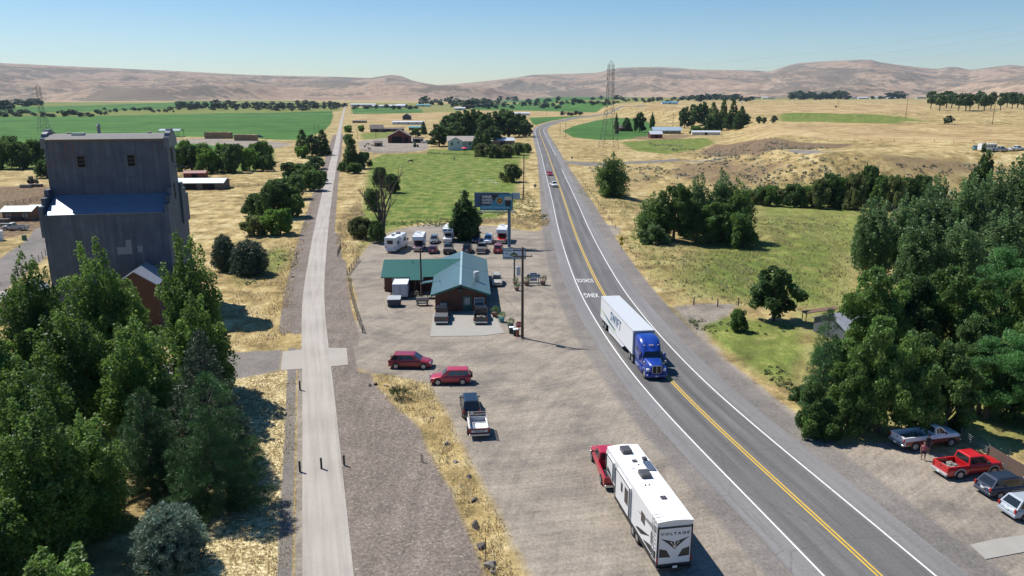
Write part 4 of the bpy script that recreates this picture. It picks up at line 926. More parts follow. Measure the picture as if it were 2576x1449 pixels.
far_row(10, 1170, 1240, 266, 276, 14, 24, 'valley_tree', 'dark tall tree just beyond the farm grove', 'tall trees just beyond the farm grove')
far_row(14, 1240, 1420, 262, 275, 6, 14, 'valley_tree', 'small tree by the distant fields right of the grove', 'small trees right of the grove')
far_row(5, 1410, 1470, 289, 292, 8, 12, 'valley_tree', 'rounded tree in the pale field left of the road bend', 'trees in the pale field by the bend')
far_row(14, 1400, 1560, 258, 266, 5, 12, 'valley_tree', 'tree in front of the far green hillside field', 'trees before the hillside field')
far_row(16, 1560, 1720, 252, 262, 5, 12, 'valley_tree', 'small tree on the far flat behind the red barn farm', 'small trees behind the red barn farm')
far_row(18, 1717, 1890, 250, 258, 10, 18, 'valley_tree', 'dark tree in the far belt behind the bench grove', 'trees in the belt behind the bench grove')
far_row(16, 1985, 2130, 248, 252, 12, 24, 'valley_tree', 'blue-green tree of the far grove on the bench horizon', 'trees of the far grove on the bench horizon')
far_row(12, 2130, 2320, 246, 250, 5, 11, 'valley_tree', 'tiny tree among the distant houses on the right', 'tiny trees among the distant houses')
far_row(24, 1120, 1560, 250, 262, 6, 13, 'valley_tree', 'small tree scattered on the far green flats', 'scattered trees on the far green flats')
far_row(3, 2230, 2265, 247, 249, 16, 20, 'valley_tree', 'taller tree among the distant houses on the right', 'taller trees among the distant houses')
# dry shrub with bare twigs on the grass strip
def dry_shrub(px, py, hgt, label, seed=3):
    g = G(px, py); rng = random.Random(seed); mb = MB(); lv = []
    def br(p, d, L, r, k):
        q = p+d*L; mb.tube(p, q, r, r*.55, 4, cap=False)
        if k > 3: lv.append(q); return
        for _ in range(3): br(q, (d+Vector((rng.uniform(-1, 1), rng.uniform(-1, 1), rng.uniform(-.2, .6)))*.6).normalized(), L*rng.uniform(.55, .8), r*.6, k+1)
    for a in range(5): br(Vector((rng.uniform(-.2, .2), rng.uniform(-.2, .2), 0)), Vector((rng.uniform(-.7, .7), rng.uniform(-.5, .5), 1)).normalized(), hgt*.3, .03, 0)
    rt = empty('dry_shrub', g, 0, label, 'shrub'); mb.build('twigs', M('dead_wood', (.085, .06, .048), .9, .3, 3), rt)
    P = np.array([list(q*Vector((1.1, 1.1, .6))) for q in lv if rng.random() < .6 or q.x < 0]); P = np.repeat(P, 3, 0)+np.random.default_rng(1).normal(size=(len(P)*3, 3))*.08
    crown_mesh('foliage', P, P*0+[0, 0, 1.], .07, np.random.default_rng(2).random(len(P)), F_OLV, np.random.default_rng(4), rt)
dry_shrub(1010, 1006, 2.2, 'twiggy half-bare shrub on the golden grass strip')
# ================================================================ BUILDINGS
EW = ribbed('elevator_tin', (.17, .18, .20), .55, 'x', .6, .2, rust=.25, var=.3)
def elevator_wall_mat():
    m, nt, p = _nt('elevator_shade_toned_tin'); tc = N(nt, 'ShaderNodeTexCoord').outputs['Object']
    sep = N(nt, 'ShaderNodeSeparateXYZ'); nt.links.new(tc, sep.inputs[0]); z = sep.outputs[2]; x = sep.outputs[0]
    n1 = noise_n(nt, tc, .5, 6, .6); n2 = noise_n(nt, map_n(nt, tc, (1.6, 1.6, .10)), 1.4, 5, .6); n3 = noise_n(nt, map_n(nt, tc, (3.2, 3.2, .22)), 1.2, 5, .65)
    rib = math_n(nt, 'SINE', math_n(nt, 'MULTIPLY', x, 2*math.pi/.16))
    sheet = math_n(nt, 'LESS_THAN', math_n(nt, 'FRACT', math_n(nt, 'DIVIDE', z, 2.44)), .035)
    f = math_n(nt, 'ADD', math_n(nt, 'MULTIPLY', n1, .45), math_n(nt, 'MULTIPLY', n2, .55)); c = ramp_n(nt, f, [(.34, (.038, .054, .088)), (.52, (.066, .090, .135)), (.68, (.115, .15, .205))])  # ramp darkened and blued to put the front's shade into the colour
    c = mix_n(nt, math_n(nt, 'MULTIPLY', sheet, .45), c, (.08, .085, .09))
    band = math_n(nt, 'MULTIPLY', ramp_n(nt, math_n(nt, 'DIVIDE', z, 25.0), [(.80, (0,0,0)), (.93, (1,1,1))]), ramp_n(nt, n3, [(.50, (0,0,0)), (.64, (1,1,1))]))
    rz_ = ramp_n(nt, noise_n(nt, map_n(nt, tc, (.16, .16, .02)), 1.0, 2), [(.42, (0,0,0)), (.56, (1,1,1))])
    c = mix_n(nt, math_n(nt, 'MULTIPLY', math_n(nt, 'MULTIPLY', band, rz_), .85), c, (.17, .065, .035))
    nt.links.new(c, p.inputs['Base Color']); p.inputs['Roughness'].default_value = .6; p.inputs['Metallic'].default_value = .1
    bp = N(nt, 'ShaderNodeBump'); bp.inputs['Strength'].default_value = .3; bp.inputs['Distance'].default_value = .02; nt.links.new(rib, bp.inputs['Height']); nt.links.new(bp.outputs[0], p.inputs['Normal'])
    return m
EWM = elevator_wall_mat(); TIN = ribbed('roof_tin', (.52, .55, .60), .5, 'x', .35, .35, var=.12); TINW = ribbed('pale_roof_tin', (.60, .62, .65), .6, 'x', .45, .15, var=.12)
REDW = planks('red_boards', (.22, .055, .035), .25, 'x'); BRNW = planks('brown_boards', (.18, .085, .045), .22, 'z'); GRYW = planks('grey_boards', (.16, .13, .10), .22, 'x')
def window(parent, c, w_, h_, axis='x', sign=-1, frame=None, pane=None, bars=1, name='window', t=.08):
    """window set in a wall facing sign*axis-normal; axis='x' : wall runs along x, faces y"""
    f = MB(); x, y, z = c; fr = .08 if w_ > .8 else .05
    def bx(mb, a0, a1, z0, z1, d0, d1):
        if axis == 'x': mb.b2(a0, a1, min(y+sign*d0, y+sign*d1), max(y+sign*d0, y+sign*d1), z0, z1)
        else: mb.b2(min(x+sign*d0, x+sign*d1), max(x+sign*d0, x+sign*d1), a0, a1, z0, z1)
    ac = x if axis == 'x' else y
    bx(f, ac-w_/2-fr, ac-w_/2, z-h_/2-fr, z+h_/2+fr, .005, t); bx(f, ac+w_/2, ac+w_/2+fr, z-h_/2-fr, z+h_/2+fr, .005, t)
    bx(f, ac-w_/2, ac+w_/2, z+h_/2, z+h_/2+fr, .005, t); bx(f, ac-w_/2, ac+w_/2, z-h_/2-fr, z-h_/2, .005, t)
    for k in range(bars):
        zz = z-h_/2+h_*(k+1)/(bars+1); bx(f, ac-w_/2, ac+w_/2, zz-.025, zz+.025, .005, t*.8)
    fo = f.build(name, frame or WHITE, parent); pn = MB(); bx(pn, ac-w_/2, ac+w_/2, z-h_/2, z+h_/2, .006, .02); pn.build('pane', pane or GLASS, fo); return fo
# ---- grain elevator -------------------------------------------------------
ROTE = R(11.5)
el = empty('grain_elevator', (-48.3, 108.9, 0), ROTE, 'tall tin-clad grain elevator with rusty streaks and two dark windows', 'grain elevator')
Wd = 15.7; TD = 4.8; AD = 4.3; ZT = 25.1; ZA = 17.4; ZE = 15.35     # local: x from -Wd to 0, front face y=0, going back +y
m_ = MB(); prof = [(0, 0), (0, ZT), (TD*.25, ZT+.35), (TD*.5, ZT+.45), (TD*.75, ZT+.35), (TD, ZT), (TD, 0)]
m_.prism(prof, -Wd, 0, 'x'); m_.build('wall', EWM, el)
m_ = MB(); seg = [(-.35, ZT-.1), (TD*.25, ZT+.42), (TD*.5, ZT+.55), (TD*.75, ZT+.42), (TD+.35, ZT-.1)]
for (a, b), (c, d) in zip(seg[:-1], seg[1:]): m_.slab((-Wd+.3, a, b), (-.3, a, b), (-.3, c, d), (-Wd+.3, c, d), .1)
rf = m_.build('roof', M('roof_felt', (.16, .155, .15), .8, .3, 1.5), el)
m_ = MB(); m_.box((-Wd+4.1, 1.5, ZT+.6), (1.6, .9, .35)); m_.build('skylight', M('skylight_panel', (.45, .5, .5), .4, .1), rf)
m_ = MB(); m_.tube((-Wd+6.2, 3.4, ZT+.4), (-Wd+6.2, 3.4, ZT+1.6), .22, n=10); m_.tube((-Wd+6.2, 3.4, ZT+1.6), (-Wd+6.2, 3.4, ZT+1.95), .36, .1, n=10); m_.build('roof_vent', STEEL, rf)
for xx, w_ in ((-Wd+2.6, .5), (-2.6, .5)): m_ = MB(); m_.rbox((xx, 2.4, ZT+.65), (w_, w_, .35), .1); m_.build('roof_vent', CONC, rf)
for xs in (-Wd-.35, -.32):       # stepped gable parapets on the tower
    m_ = MB(); m_.prism([(-.1, ZT-1.2), (-.1, ZT+.15), (.5, ZT+.2), (.7, ZT+.7), (1.6, ZT+.95), (1.8, ZT+1.25), (3.0, ZT+1.25), (3.2, ZT+.95), (4.1, ZT+.7), (4.3, ZT+.2), (TD+.1, ZT+.15), (TD+.1, ZT-1.2)], xs, xs+.67, 'x'); m_.build('parapet', M('parapet_tin', (.12, .14, .175), .5, .2, 1), el)
m_ = MB(); m_.b2(-Wd+.32, -.33, -.12, -.002, ZT-.32, ZT-.05); m_.build('eave_board', M('peeling_eave', (.12, .11, .10), .8, .5, 4), el)
for x0, z0 in ((-Wd+4.45, 22.05), (-Wd+10.85, 22.1)):
    window(el, (x0, 0, z0), .95, 1.5, frame=M('old_window_frame', (.13, .12, .11), .8, .3), pane=M('void_shade', (.008, .008, .009), .9, .1), bars=2)
# lean-to aisles front and back with stepped side walls
for nm, y0, s in (('front', 0, -1), ('back', TD, 1)):
    m_ = MB(); m_.prism([(y0, 0), (y0, ZA), (y0+s*AD, ZE), (y0+s*AD, 0)], -Wd+.02, -.02, 'x'); m_.build('wall', EWM, el)
    m_ = MB(); a = (-Wd+.5, y0+s*.01, ZA+.03); b = (-.5, y0+s*.01, ZA+.03); c = (-.5, y0+s*(AD+.18), ZE-.02); d = (-Wd+.5, y0+s*(AD+.18), ZE-.02)
    (m_.slab(d, c, b, a, .08) if s < 0 else m_.slab(a, b, c, d, .08)); m_.build('roof', M('shade_blue_tin', (.17, .22, .30), .4, .12, .7, .2), el)  # blue base puts the tone of shaded tin into the colour
    for xs in (-Wd-.28, -.30):
        m_ = MB(); st = [(0, ZE-3)]
        for k in range(3): z_ = ZA+1.0-k*.95; st += [(s*AD*k/3, z_), (s*AD*(k+1)/3, z_)]
        st += [(s*(AD+.02), ZE-3)]; m_.prism([(y0+a_, z_) for a_, z_ in st], xs, xs+.58, 'x'); m_.build('parapet', EWM, el)
m_ = MB(); m_.b2(-4.95-1.9, -4.95+.0, -AD-.045, -AD-.003, 9.7, 10.7); m_.b2(-4.95-.72, -4.95, -AD-.045, -AD-.003, 10.7, 11.7); m_.b2(-4.25, -3.6, -AD-.045, -AD-.003, 9.9, 10.8); m_.build('patch_panel', M('patch_board', (.22, .24, .26), .8, .1), el)
window(el, (0, TD*.5, 22.6), .8, 1.9, 'y', 1, frame=M('old_window_frame', (.13, .12, .11), .8, .3), pane=M('void_shade', (.008, .008, .009), .9, .1), bars=0)
window(el, (0, TD*.35, 17.6), .8, 2.2, 'y', 1, frame=M('old_window_frame', (.13, .12, .11), .8, .3), pane=M('void_shade', (.008, .008, .009), .9, .1), bars=0)
m_ = MB(); m_.tube((.05, TD*.6, 20.9), (1.6, TD*.6, 20.9), .07, n=6); m_.tube((.05, TD*.6, 21.6), (1.4, TD*.6, 20.95), .04, n=5); m_.build('hoist_arm', STEEL, el)
# ---- generic gabled building ------------------------------------------------
def gable(name, label, cat, loc, rz, L, Wb, eave, ridge, wall, roof, over=.4, doors=(), windows=(), lean=None, group=None, rooft=.12, open_front=False):
    """ridge runs along local x, front long side faces -y"""
    rt = empty(name, loc, rz, label, cat, group)
    m_ = MB(); m_.prism([(-Wb/2, -.3), (-Wb/2, eave), (0, ridge), (Wb/2, eave), (Wb/2, -.3)], -L/2, L/2, 'x'); m_.build('wall', wall, rt)
    m_ = MB(); k = (ridge-eave)/(Wb/2); zo = eave-over*k+.03; x0, x1 = -L/2-over, L/2+over
    m_.slab((x0, -Wb/2-over, zo), (x1, -Wb/2-over, zo), (x1, 0, ridge+.03), (x0, 0, ridge+.03), rooft)
    m_.slab((x0, 0, ridge+.03), (x1, 0, ridge+.03), (x1, Wb/2+over, zo), (x0, Wb/2+over, zo), rooft); m_.build('roof', roof, rt)
    for (side, p_, w_, h_, mt) in doors:
        m_ = MB()
        if side == 'f': m_.b2(p_-w_/2, p_+w_/2, -Wb/2-.06, -Wb/2-.004, 0, h_)
        elif side == 'l': m_.b2(-L/2-.06, -L/2-.004, p_-w_/2, p_+w_/2, 0, h_)
        else: m_.b2(L/2+.004, L/2+.06, p_-w_/2, p_+w_/2, 0, h_)
        m_.build('door', mt, rt)  # near-black panels are no door leaf, they paint the shade in an opening
    for (side, p_, z_, w_, h_) in windows:
        if side == 'f': window(rt, (p_, -Wb/2, z_), w_, h_)
        elif side == 'l': window(rt, (-L/2, p_, z_), w_, h_, 'y', -1)
        else: window(rt, (L/2, p_, z_), w_, h_, 'y', 1)
    return rt
DARKV = M('void_shade', (.008, .008, .009), .9, .1)  # near-black sheet painting the shade inside open doorways
# brown warehouse gable below the elevator
g = G(302, 1000); gable('warehouse', 'brown board warehouse with a pale roof edge at the foot of the elevator', 'warehouse', (-49.5, 99.5, 0), ROTE-math.pi/2, 6.0, 5.2, 6.9, 8.7, M('brown_dark_boards', (.10, .045, .028), .8, .3), M('dull_tin', (.20, .22, .26), .5, .15), .15, doors=[('r', 0, 2.2, 2.6, GRYW)])
g = G(98, 722); gable('small_shed', 'small pale tin shed left of the tall elevator', 'shed', (-66.5, 103, 0), ROTE-math.pi/2, 3.2, 3.0, 4.8, 6.0, WHITE, TIN, .2, doors=[('r', 0, .9, 2, GRYW)])
# long low house roof at far left
gable('long_shed', 'low brown shed with a flat grey roof at the left edge', 'shed', (*G(-10, 800)[:2], 0), R(35), 9, 6, 3.0, 3.5, BRNW, M('grey_roofing', (.30, .28, .25), .9, .2), .5, doors=[('f', 0, 2, 2.1, GRYW)])
# ---- restaurant ---------------------------------------------------------------
def shake_mat():
    m, nt, p = _nt('cedar_log_siding'); tc = N(nt, 'ShaderNodeTexCoord').outputs['Object']; sep = N(nt, 'ShaderNodeSeparateXYZ'); nt.links.new(tc, sep.inputs[0])
    q = math_n(nt, 'DIVIDE', sep.outputs[2], .2); gap = math_n(nt, 'LESS_THAN', math_n(nt, 'FRACT', q), .18)
    n = noise_n(nt, map_n(nt, tc, (.8, .8, 6)), 2.2, 6, .65); c = ramp_n(nt, n, [(.3, (.055, .017, .009)), (.5, (.11, .035, .017)), (.7, (.18, .062, .030))])
    c = mix_n(nt, math_n(nt, 'MULTIPLY', gap, .7), c, (.02, .01, .008)); nt.links.new(c, p.inputs['Base Color']); p.inputs['Roughness'].default_value = .6
    return m
LOG = shake_mat()
GREENR = ribbed('green_metal_roof', (.035, .20, .165), .3, 'x', .38, .25, var=.14); GREENR_SHEEN = ribbed('green_metal_roof_sheen', (.10, .165, .17), .3, 'x', .30, .3, var=.14)  # second green greyed: the main roof's blue-grey sheen put into its colour
GTRIM = M('green_trim', (.02, .13, .10), .45, .1)
rs = empty('restaurant', (-7.5, 108.2, 0), R(93.2), 'log-sided restaurant with L-shaped green metal roof and gable facing the lot', 'restaurant')
# local x = away along the ridge, +y = left
RL = 24.6; HWD = 3.75; EV = 2.62; RG = 4.15; OV = .62
m_ = MB(); m_.prism([(-HWD, -.1), (-HWD, EV+.15), (0, RG-.08), (HWD, EV+.15), (HWD, -.1)], .9, RL-.3, 'x'); m_.build('wall', LOG, rs)
kk = (RG-EV)/(HWD+OV)
def roofmesh(nm, mt, quads, t=.09):
    q = MB()
    for a in quads: q.slab(*a, t)
    return q.build(nm, mt, rs)
R1_ = roofmesh('roof', GREENR_SHEEN, [((0, 0, RG), (0, -HWD-OV, EV), (RL, -HWD-OV, EV), (RL, 0, RG)), ((RL, 0, RG), (RL, HWD+OV, EV), (0, HWD+OV, EV), (0, 0, RG))])
m_ = MB(); m_.slab((-.03, .16, RG+.05), (-.03, -.16, RG+.05), (RL+.03, -.16, RG+.05), (RL+.03, .16, RG+.05), .06); m_.build('ridge_cap', M('ridge_cap_metal', (.30, .42, .44), .4, .1), R1_)
m_ = MB()
for s in (-1, 1): m_.slab((-.05, 0, RG-.2), (-.05, s*(HWD+OV), EV-.2), (-.05, s*(HWD+OV), EV+.10), (-.05, 0, RG+.10), .04*s)
m_.build('gable_trim', GTRIM, rs)
# left wing: ridge perpendicular (local y), from y=2 to 13.4 ; x centre 17.6, half width 5.7
wx, wh = 17.9, 5.75; WR = 4.30; WEV = 2.6; yl = 12.9
m_ = MB(); m_.prism([(wx-wh+.9, -.1), (wx-wh+.9, WEV+.2), (wx, WR-.1), (wx+wh-.9, WEV+.2), (wx+wh-.9, -.1)], HWD+.01, yl-.45, 'y'); m_.build('wall', LOG, rs)
W_ = MB(); zf = RG-.3
# front slope reaches up over the main roof to its ridge
W_.slab((wx-wh, yl, WEV), (wx-wh, HWD+OV-.02, WEV), (wx-.4, .2, WR-.12), (wx, .2, WR), .09) if False else None
W_.add([(wx-wh, yl, WEV), (wx-wh, HWD+OV, WEV), (wx-.2, .12, RG+.10), (wx, .12, WR), (wx, yl, WR)], [(0, 1, 2, 3, 4)]); W_.add([(wx-wh, yl, WEV-.1), (wx-wh, HWD+OV, WEV-.1), (wx, yl, WR-.1)], [(0, 1, 2)])
W_.add([(wx-wh, yl, WEV), (wx-wh, HWD+OV, WEV), (wx-wh, HWD+OV, WEV-.14), (wx-wh, yl, WEV-.14)], [(0, 1, 2, 3)]); W_.add([(wx-wh, yl, WEV), (wx, yl, WR), (wx+wh, yl, WEV), (wx+wh, yl, WEV-.14), (wx, yl, WR-.14), (wx-wh, yl, WEV-.14)], [(0, 1, 4, 5), (1, 2, 3, 4)])
W_.add([(wx, yl, WR), (wx, .12, WR), (wx+.2, .12, RG+.10), (wx+wh, HWD+OV, WEV), (wx+wh, yl, WEV)], [(0, 1, 2, 3, 4)])
W_.norecalc = True
riby = ribbed('green_metal_roof_wing', (.030, .125, .10), .3, 'y', .38, .25, var=.14); W_.build('roof', riby, rs)
m_ = MB(); m_.slab((wx-wh-1.0, 8.2, WEV-.33), (wx-wh-1.0, 6.1, WEV-.33), (wx-wh+.02, 6.1, WEV-.02), (wx-wh+.02, 8.2, WEV-.02), .06); m_.build('porch_canopy', riby, rs)
m_ = MB(); m_.slab((8.6, HWD+OV+.1, EV-.06), (8.6, HWD+OV+2.0, EV-.38), (10.0, HWD+OV+2.0, EV-.38), (10.0, HWD+OV+.1, EV-.06), -.06); m_.build('porch_canopy', GREENR_SHEEN, rs)
m_ = MB(); m_.tube((8.7, HWD+OV+1.9, 0), (8.7, HWD+OV+1.9, EV-.4), .06, n=6); m_.tube((9.9, HWD+OV+1.9, 0), (9.9, HWD+OV+1.9, EV-.4), .06, n=6); m_.build('porch_post', WOOD, rs)
# gable end features (wall plane at x = .9 facing -x)
dr = MB(); dr.b2(.84, .895, -1.45, -.45, 0, 2.1); d_ = dr.build('door', M('green_door', (.012, .10, .075), .45, .1), rs)
m_ = MB(); m_.b2(.82, .838, -1.28, -.62, 1.05, 1.95); m_.build('door_window', GLASSB, d_); m_ = MB()
for a in (-1.28, -1.06, -.84, -.62): m_.b2(.80, .819, a-.022, a+.022, 1.03, 1.97)
for a in (1.05, 1.35, 1.65, 1.95): m_.b2(.803, .819, -1.28, -.62, a-.02, a+.02)
m_.build('door_grille', WHITE, d_); m_ = MB(); m_.rbox((.80, -.55, 1.0), (.06, .05, .12), .02); m_.build('handle', CHROME, d_)
m_ = MB(); 
for s in (-1.52, -.38): m_.b2(.83, .899, s-.06, s+.06, 0, 2.2)
m_.b2(.83, .899, -1.46, -.44, 2.12, 2.24); m_.build('door_frame', GTRIM, rs)
wn_ = window(rs, (.9, -2.72, 1.35), 1.3, 1.15, 'y', -1, frame=WHITE, pane=GLASSB, bars=1, t=.1)
m_ = MB()
for a in (-3.15, -2.94, -2.72, -2.5, -2.29): m_.b2(.81, .825, a-.02, a+.02, 1.38, 1.9)
m_.build('muntins', WHITE, wn_)
m_ = MB(); m_.b2(.55, .88, -3.2, -2.75, .42, .86); m_.build('poster_box', M('pale_poster', (.42, .52, .62), .6, .3, 6), rs)
m_ = MB(); m_.b2(.45, .89, -.32, .3, 2.95, 3.5); m_.build('vent_box', M('dark_green_box', (.03, .05, .05), .5, .2), rs)
m_ = MB(); m_.rbox((.65, 2.55, .95), (.5, .95, .75), .05); m_.build('air_conditioner', M('ac_case', (.42, .42, .40), .6, .15), rs)
window(rs, (wx-wh+.9, 10.6, 1.95), 1.0, .45, 'y', -1, bars=0)
# kitchen exhaust on the right slope
vx, vy = 5.6, -2.4; vz = RG-kk*2.4
m_ = MB(); m_.rbox((vx, vy, vz+.35), (.75, .75, .95), .04); m_.tube((vx, vy, vz+.8), (vx, vy, vz+1.05), .30, n=12); m_.tube((vx, vy, vz+1.05), (vx, vy, vz+1.3), .46, .46, n=14); m_.tube((vx, vy, vz+1.34), (vx, vy, vz+1.6), .50, .38, n=14); m_.build('exhaust_fan', M('fan_metal', (.55, .55, .54), .4, .2, 2, .2), rs)
m_ = MB(); m_.tube((6, 3.2, RG-kk*3.2), (6, 3.2, RG-kk*3.2+.5), .05, n=6); m_.build('roof_pipe', BLACK, rs); m_ = MB(); m_.tube((wx-1.5, 8, 3.9), (wx-1.5, 8, 4.5), .05, n=6); m_.build('roof_pipe', BLACK, rs)
# ---- things round the restaurant
def P2(px, py): return G(px, py)
c = empty('cargo_trailer', (-17.6, 118.0, 0), R(3), 'white enclosed cargo box with double doors behind the restaurant', 'cargo box')
m_ = MB(); m_.rbox((0, 0, 1.3), (2.35, 4.0, 2.0), .06, axis='y'); m_.build('box', M('offwhite_metal', (.55, .58, .62), .5, .06), c)
m_ = MB(); m_.b2(-1.18, 1.18, -2.0, 2.0, 2.30, 2.36); m_.build('roof', WHITE, c); m_ = MB(); m_.b2(-1.05, -.02, -2.04, -2.003, .42, 2.15); m_.build('door', M('door_grey', (.5, .53, .57), .5, .05), c)
m_ = MB(); m_.b2(.02, 1.05, -2.04, -2.003, .42, 2.15); m_.build('door', M('door_grey', (.5, .53, .57), .5, .05), c); m_ = MB()
for x in (-.12, .12, -.9, .9): m_.tube((x, -2.06, .45), (x, -2.06, 2.1), .02, n=5)
m_.build('lock_bar', CHROME, c); m_ = MB(); 
for x in (-1.0, 1.0): m_.tube((x-.12, .3, .33), (x+.12, .3, .33), .33, n=14)
m_.build('wheel', RUBBER, c); m_ = MB(); m_.b2(-1.0, 1.0, -1.8, 1.8, .1, .3); m_.build('frame', BLACK, c)
c = empty('dumpster', (*G(991, 772)[:2], 0), R(4), 'dark blue dumpster with a ribbed pale lid left of the restaurant', 'dumpster'); c.location.y += .6
m_ = MB(); m_.prism([(-.75, .1), (-.9, 1.15), (.75, 1.35), (.75, .1)], -.95, .95, 'x'); m_.build('body', M('dumpster_blue', (.02, .035, .075), .5, .25), c)
m_ = MB(); m_.slab((-1, -.95, 1.17), (1, -.95, 1.17), (1, .8, 1.38), (-1, .8, 1.38), .06); m_.build('lid', ribbed('lid_grey', (.40, .42, .43), .22, 'x', .5, 0), c)
for s in (-1, 1): m_ = MB(); m_.b2(s*1.0-.06, s*1.0+.06, -.5, .5, .7, .85); m_.build('side_pocket', BLACK, c)
c = empty('smoker_trailer', (*G(1062, 770)[:2], 0), R(4), 'rusty grey barrel smoker on a small trailer beside the tall pole', 'smoker'); c.location.y += .5
m_ = MB(); m_.tube((-.95, 0, .95), (.95, 0, .95), .38, n=16); m_.build('barrel', M('smoker_steel', (.13, .12, .11), .6, .3), c); m_ = MB(); m_.b2(-.9, .9, -.5, -.36, .95, 1.0); m_.b2(-.8, .8, -.34, .34, .3, .38); m_.build('shelf', STEEL, c)
m_ = MB(); m_.tube((.8, .1, 1.2), (.8, .1, 2.0), .08, n=8); m_.build('chimney', BLACK, c)
for x in (-.7, .7): m_ = MB(); m_.tube((x-.08, 0, .3), (x+.08, 0, .3), .3, n=14); m_.build('wheel', RUBBER, c)
for x in (-.85, .85): m_ = MB(); m_.tube((x, -.3, 0), (x, -.2, .8), .04, n=5); m_.build('leg', STEEL, c)
m_ = MB(); rr_ = random.Random(4)
for k in range(9): a = rr_.random()*3; x0, y0 = -16.0+rr_.random()*1.2, 116.6+rr_.random()*2.4; m_.box((x0, y0, .15+.12*k*.5), (1.6, .22, .10), a)
tag(m_.build('scrap_wood_pile', WOOD), 'heap of scrap boards beside the white cargo box', 'wood pile')
m_ = MB(); m_.box((0, 0, 1.1), (.09, .05, 2.7), rx=R(-14), ry=R(10)); o = m_.build('wooden_plank', M('fresh_wood', (.42, .22, .10), .8, .15)); o.location = (-15.6, 119.5, .1); tag(o, 'orange-brown plank leaning on the restaurant\'s back wall', 'plank')
m_ = MB(); m_.tube((0, 0, 0), (0, 0, .3), .45, .42, n=14); m_.tube((0, 0, .3), (0, 0, .34), .35, .05, n=14); o = m_.build('fire_ring', M('rusty_ring', (.12, .08, .06), .9, .3)); o.location = (*G(972, 726)[:2], 0); tag(o, 'small round fire ring left of the cargo box', 'fire ring')
# ---- poles and wires
def upole(px, pb, pt, label, r=.16, arm=1.2, transformer=False, arms=1, lean=(0, 0), group=None, name='utility_pole', loc=None):
    g = GT(px, pb) if loc is None else Vector(loc); h = (atY(px, pt, g.y).z-g.z) if isinstance(pt, (int, float)) and loc is None else pt
    rt = empty(name, g, 0, label, 'utility pole', group); tx, ty = lean
    m_ = MB(); m_.tube((0, 0, -.5), (tx, ty, h), r*1.2, r*.8, 10); m_.build('pole', POLEW, rt)
    tops = []
    for k in range(arms):
        if arm: m_ = MB(); m_.box((tx, ty-.12, h-.35-k*.8), (arm*2, .11, .13)); m_.build('crossarm', POLEW, rt); m_ = MB(); [m_.tube((tx+s*arm*.9, ty-.12, h-.28-k*.8), (tx+s*arm*.9, ty-.12, h-.05-k*.8), .05, .03, 6) for s in (-1, -.1, 1)]; m_.build('insulator', M('insulator_glaze', (.35, .33, .3), .3, .1), rt)
    if transformer: m_ = MB(); m_.tube((tx-.55, ty-.1, h-3.6), (tx-.55, ty-.1, h-2.5), .30, n=14); m_.tube((tx-.55, ty-.1, h-2.5), (tx-.55, ty-.1, h-2.3), .1, .06, n=8); m_.build('transformer', M('transformer_grey', (.42, .45, .47), .45, .08), rt)
    return rt, g+Vector((tx, ty, h))
def wire(p0, p1, sag, label, r=.018, group=None, name='power_line', mat=None):
    p0, p1 = Vector(p0), Vector(p1); n = 14; m_ = MB(); pts = [p0.lerp(p1, k/n)-Vector((0, 0, sag*4*(k/n)*(1-k/n))) for k in range(n+1)]
    for a, b in zip(pts[:-1], pts[1:]): m_.tube(a, b, r, n=4, cap=False)
    o = m_.build(name, mat or M('wire', (.12, .12, .125), .5, .1)); tag(o, label, 'cable', group)
p_main, tmain = upole(1314, 851, 622, 'tall brown utility pole with crossarms in front of the coffee sign', .17, 1.25, True, 2)
m_ = MB(); m_.tube((0, -.2, tmain.z-1.0), (-.3, -.8, tmain.z-.9), .03, n=5); m_.build('bracket', STEEL, p_main)
p_b, tb = upole(1060.8, 747, 624, 'slim brown pole between the smoker and the restaurant wing', .14, 0)
wire(tb+Vector((0, 0, -.2)), (-3.5, 118, 3.9), .6, 'thin service cable from the slim pole over the restaurant roof', .02)
wire((-3.5, 118, 3.9), tmain+Vector((0, 0, -4)), .5, 'thin service cable from the restaurant roof to the tall pole', .02)
# fibre guy
# ---- signs
BLK = M('sign_black', (.012, .018, .022), .5, .1); SWH = M('sign_white', (.68, .72, .74), .5, .06)
def framed(rt, W2, H2, z, t=.25, face=SWH, rim=M('sign_rim', (.015, .06, .075), .5, .1), name='panel'):
    m_ = MB(); m_.rbox((0, 0, z), (W2, t, H2), .05, axis='y'); a = m_.build(name+'_frame', rim, rt); m_ = MB(); m_.b2(-W2/2+.09, W2/2-.09, -t/2-.012, -t/2-.003, z-H2/2+.09, z+H2/2-.09); return m_.build(name, face, rt)
g = G(1294, 706); sg = empty('coffee_sign', g, R(2), 'white roadside sign lettered Country Coffee Cabin on a dark post', 'sign')
m_ = MB(); m_.tube((0, 0, 0), (0, 0, 4.6), .14, .12, 10); m_.build('post', M('dark_post', (.03, .045, .06), .5, .15), sg)
m_ = MB(); [m_.tube((0, 0, 3.6), (s*1.0, 0, 4.55), .06, n=6) for s in (-1, 1)]; m_.build('brace', M('dark_post', (.03, .045, .06), .5, .15), sg)
zc = atY(1294, 638, g.y).z; framed(sg, 3.95, 1.95, zc)
text_mesh('Country Coffee Cabin', .40, BLK, sg, loc=(0, -.145, zc+.60), rot=(R(90), 0, 0), bold=.012)
text_mesh('Breakfast-Lunch-Dinner', .36, BLK, sg, loc=(0, -.145, zc-.66), rot=(R(90), 0, 0), bold=.012)
m_ = MB(); m_.add([(-.75, -.145, zc-.36), (.55, -.145, zc-.36), (.55, -.145, zc-.12), (-.05, -.145, zc+.30), (-.75, -.145, zc-.12)], [(0, 1, 2, 3, 4)]); m_.build('cabin_emblem', M('emblem_green', (.03, .07, .05), .5, .1), sg)
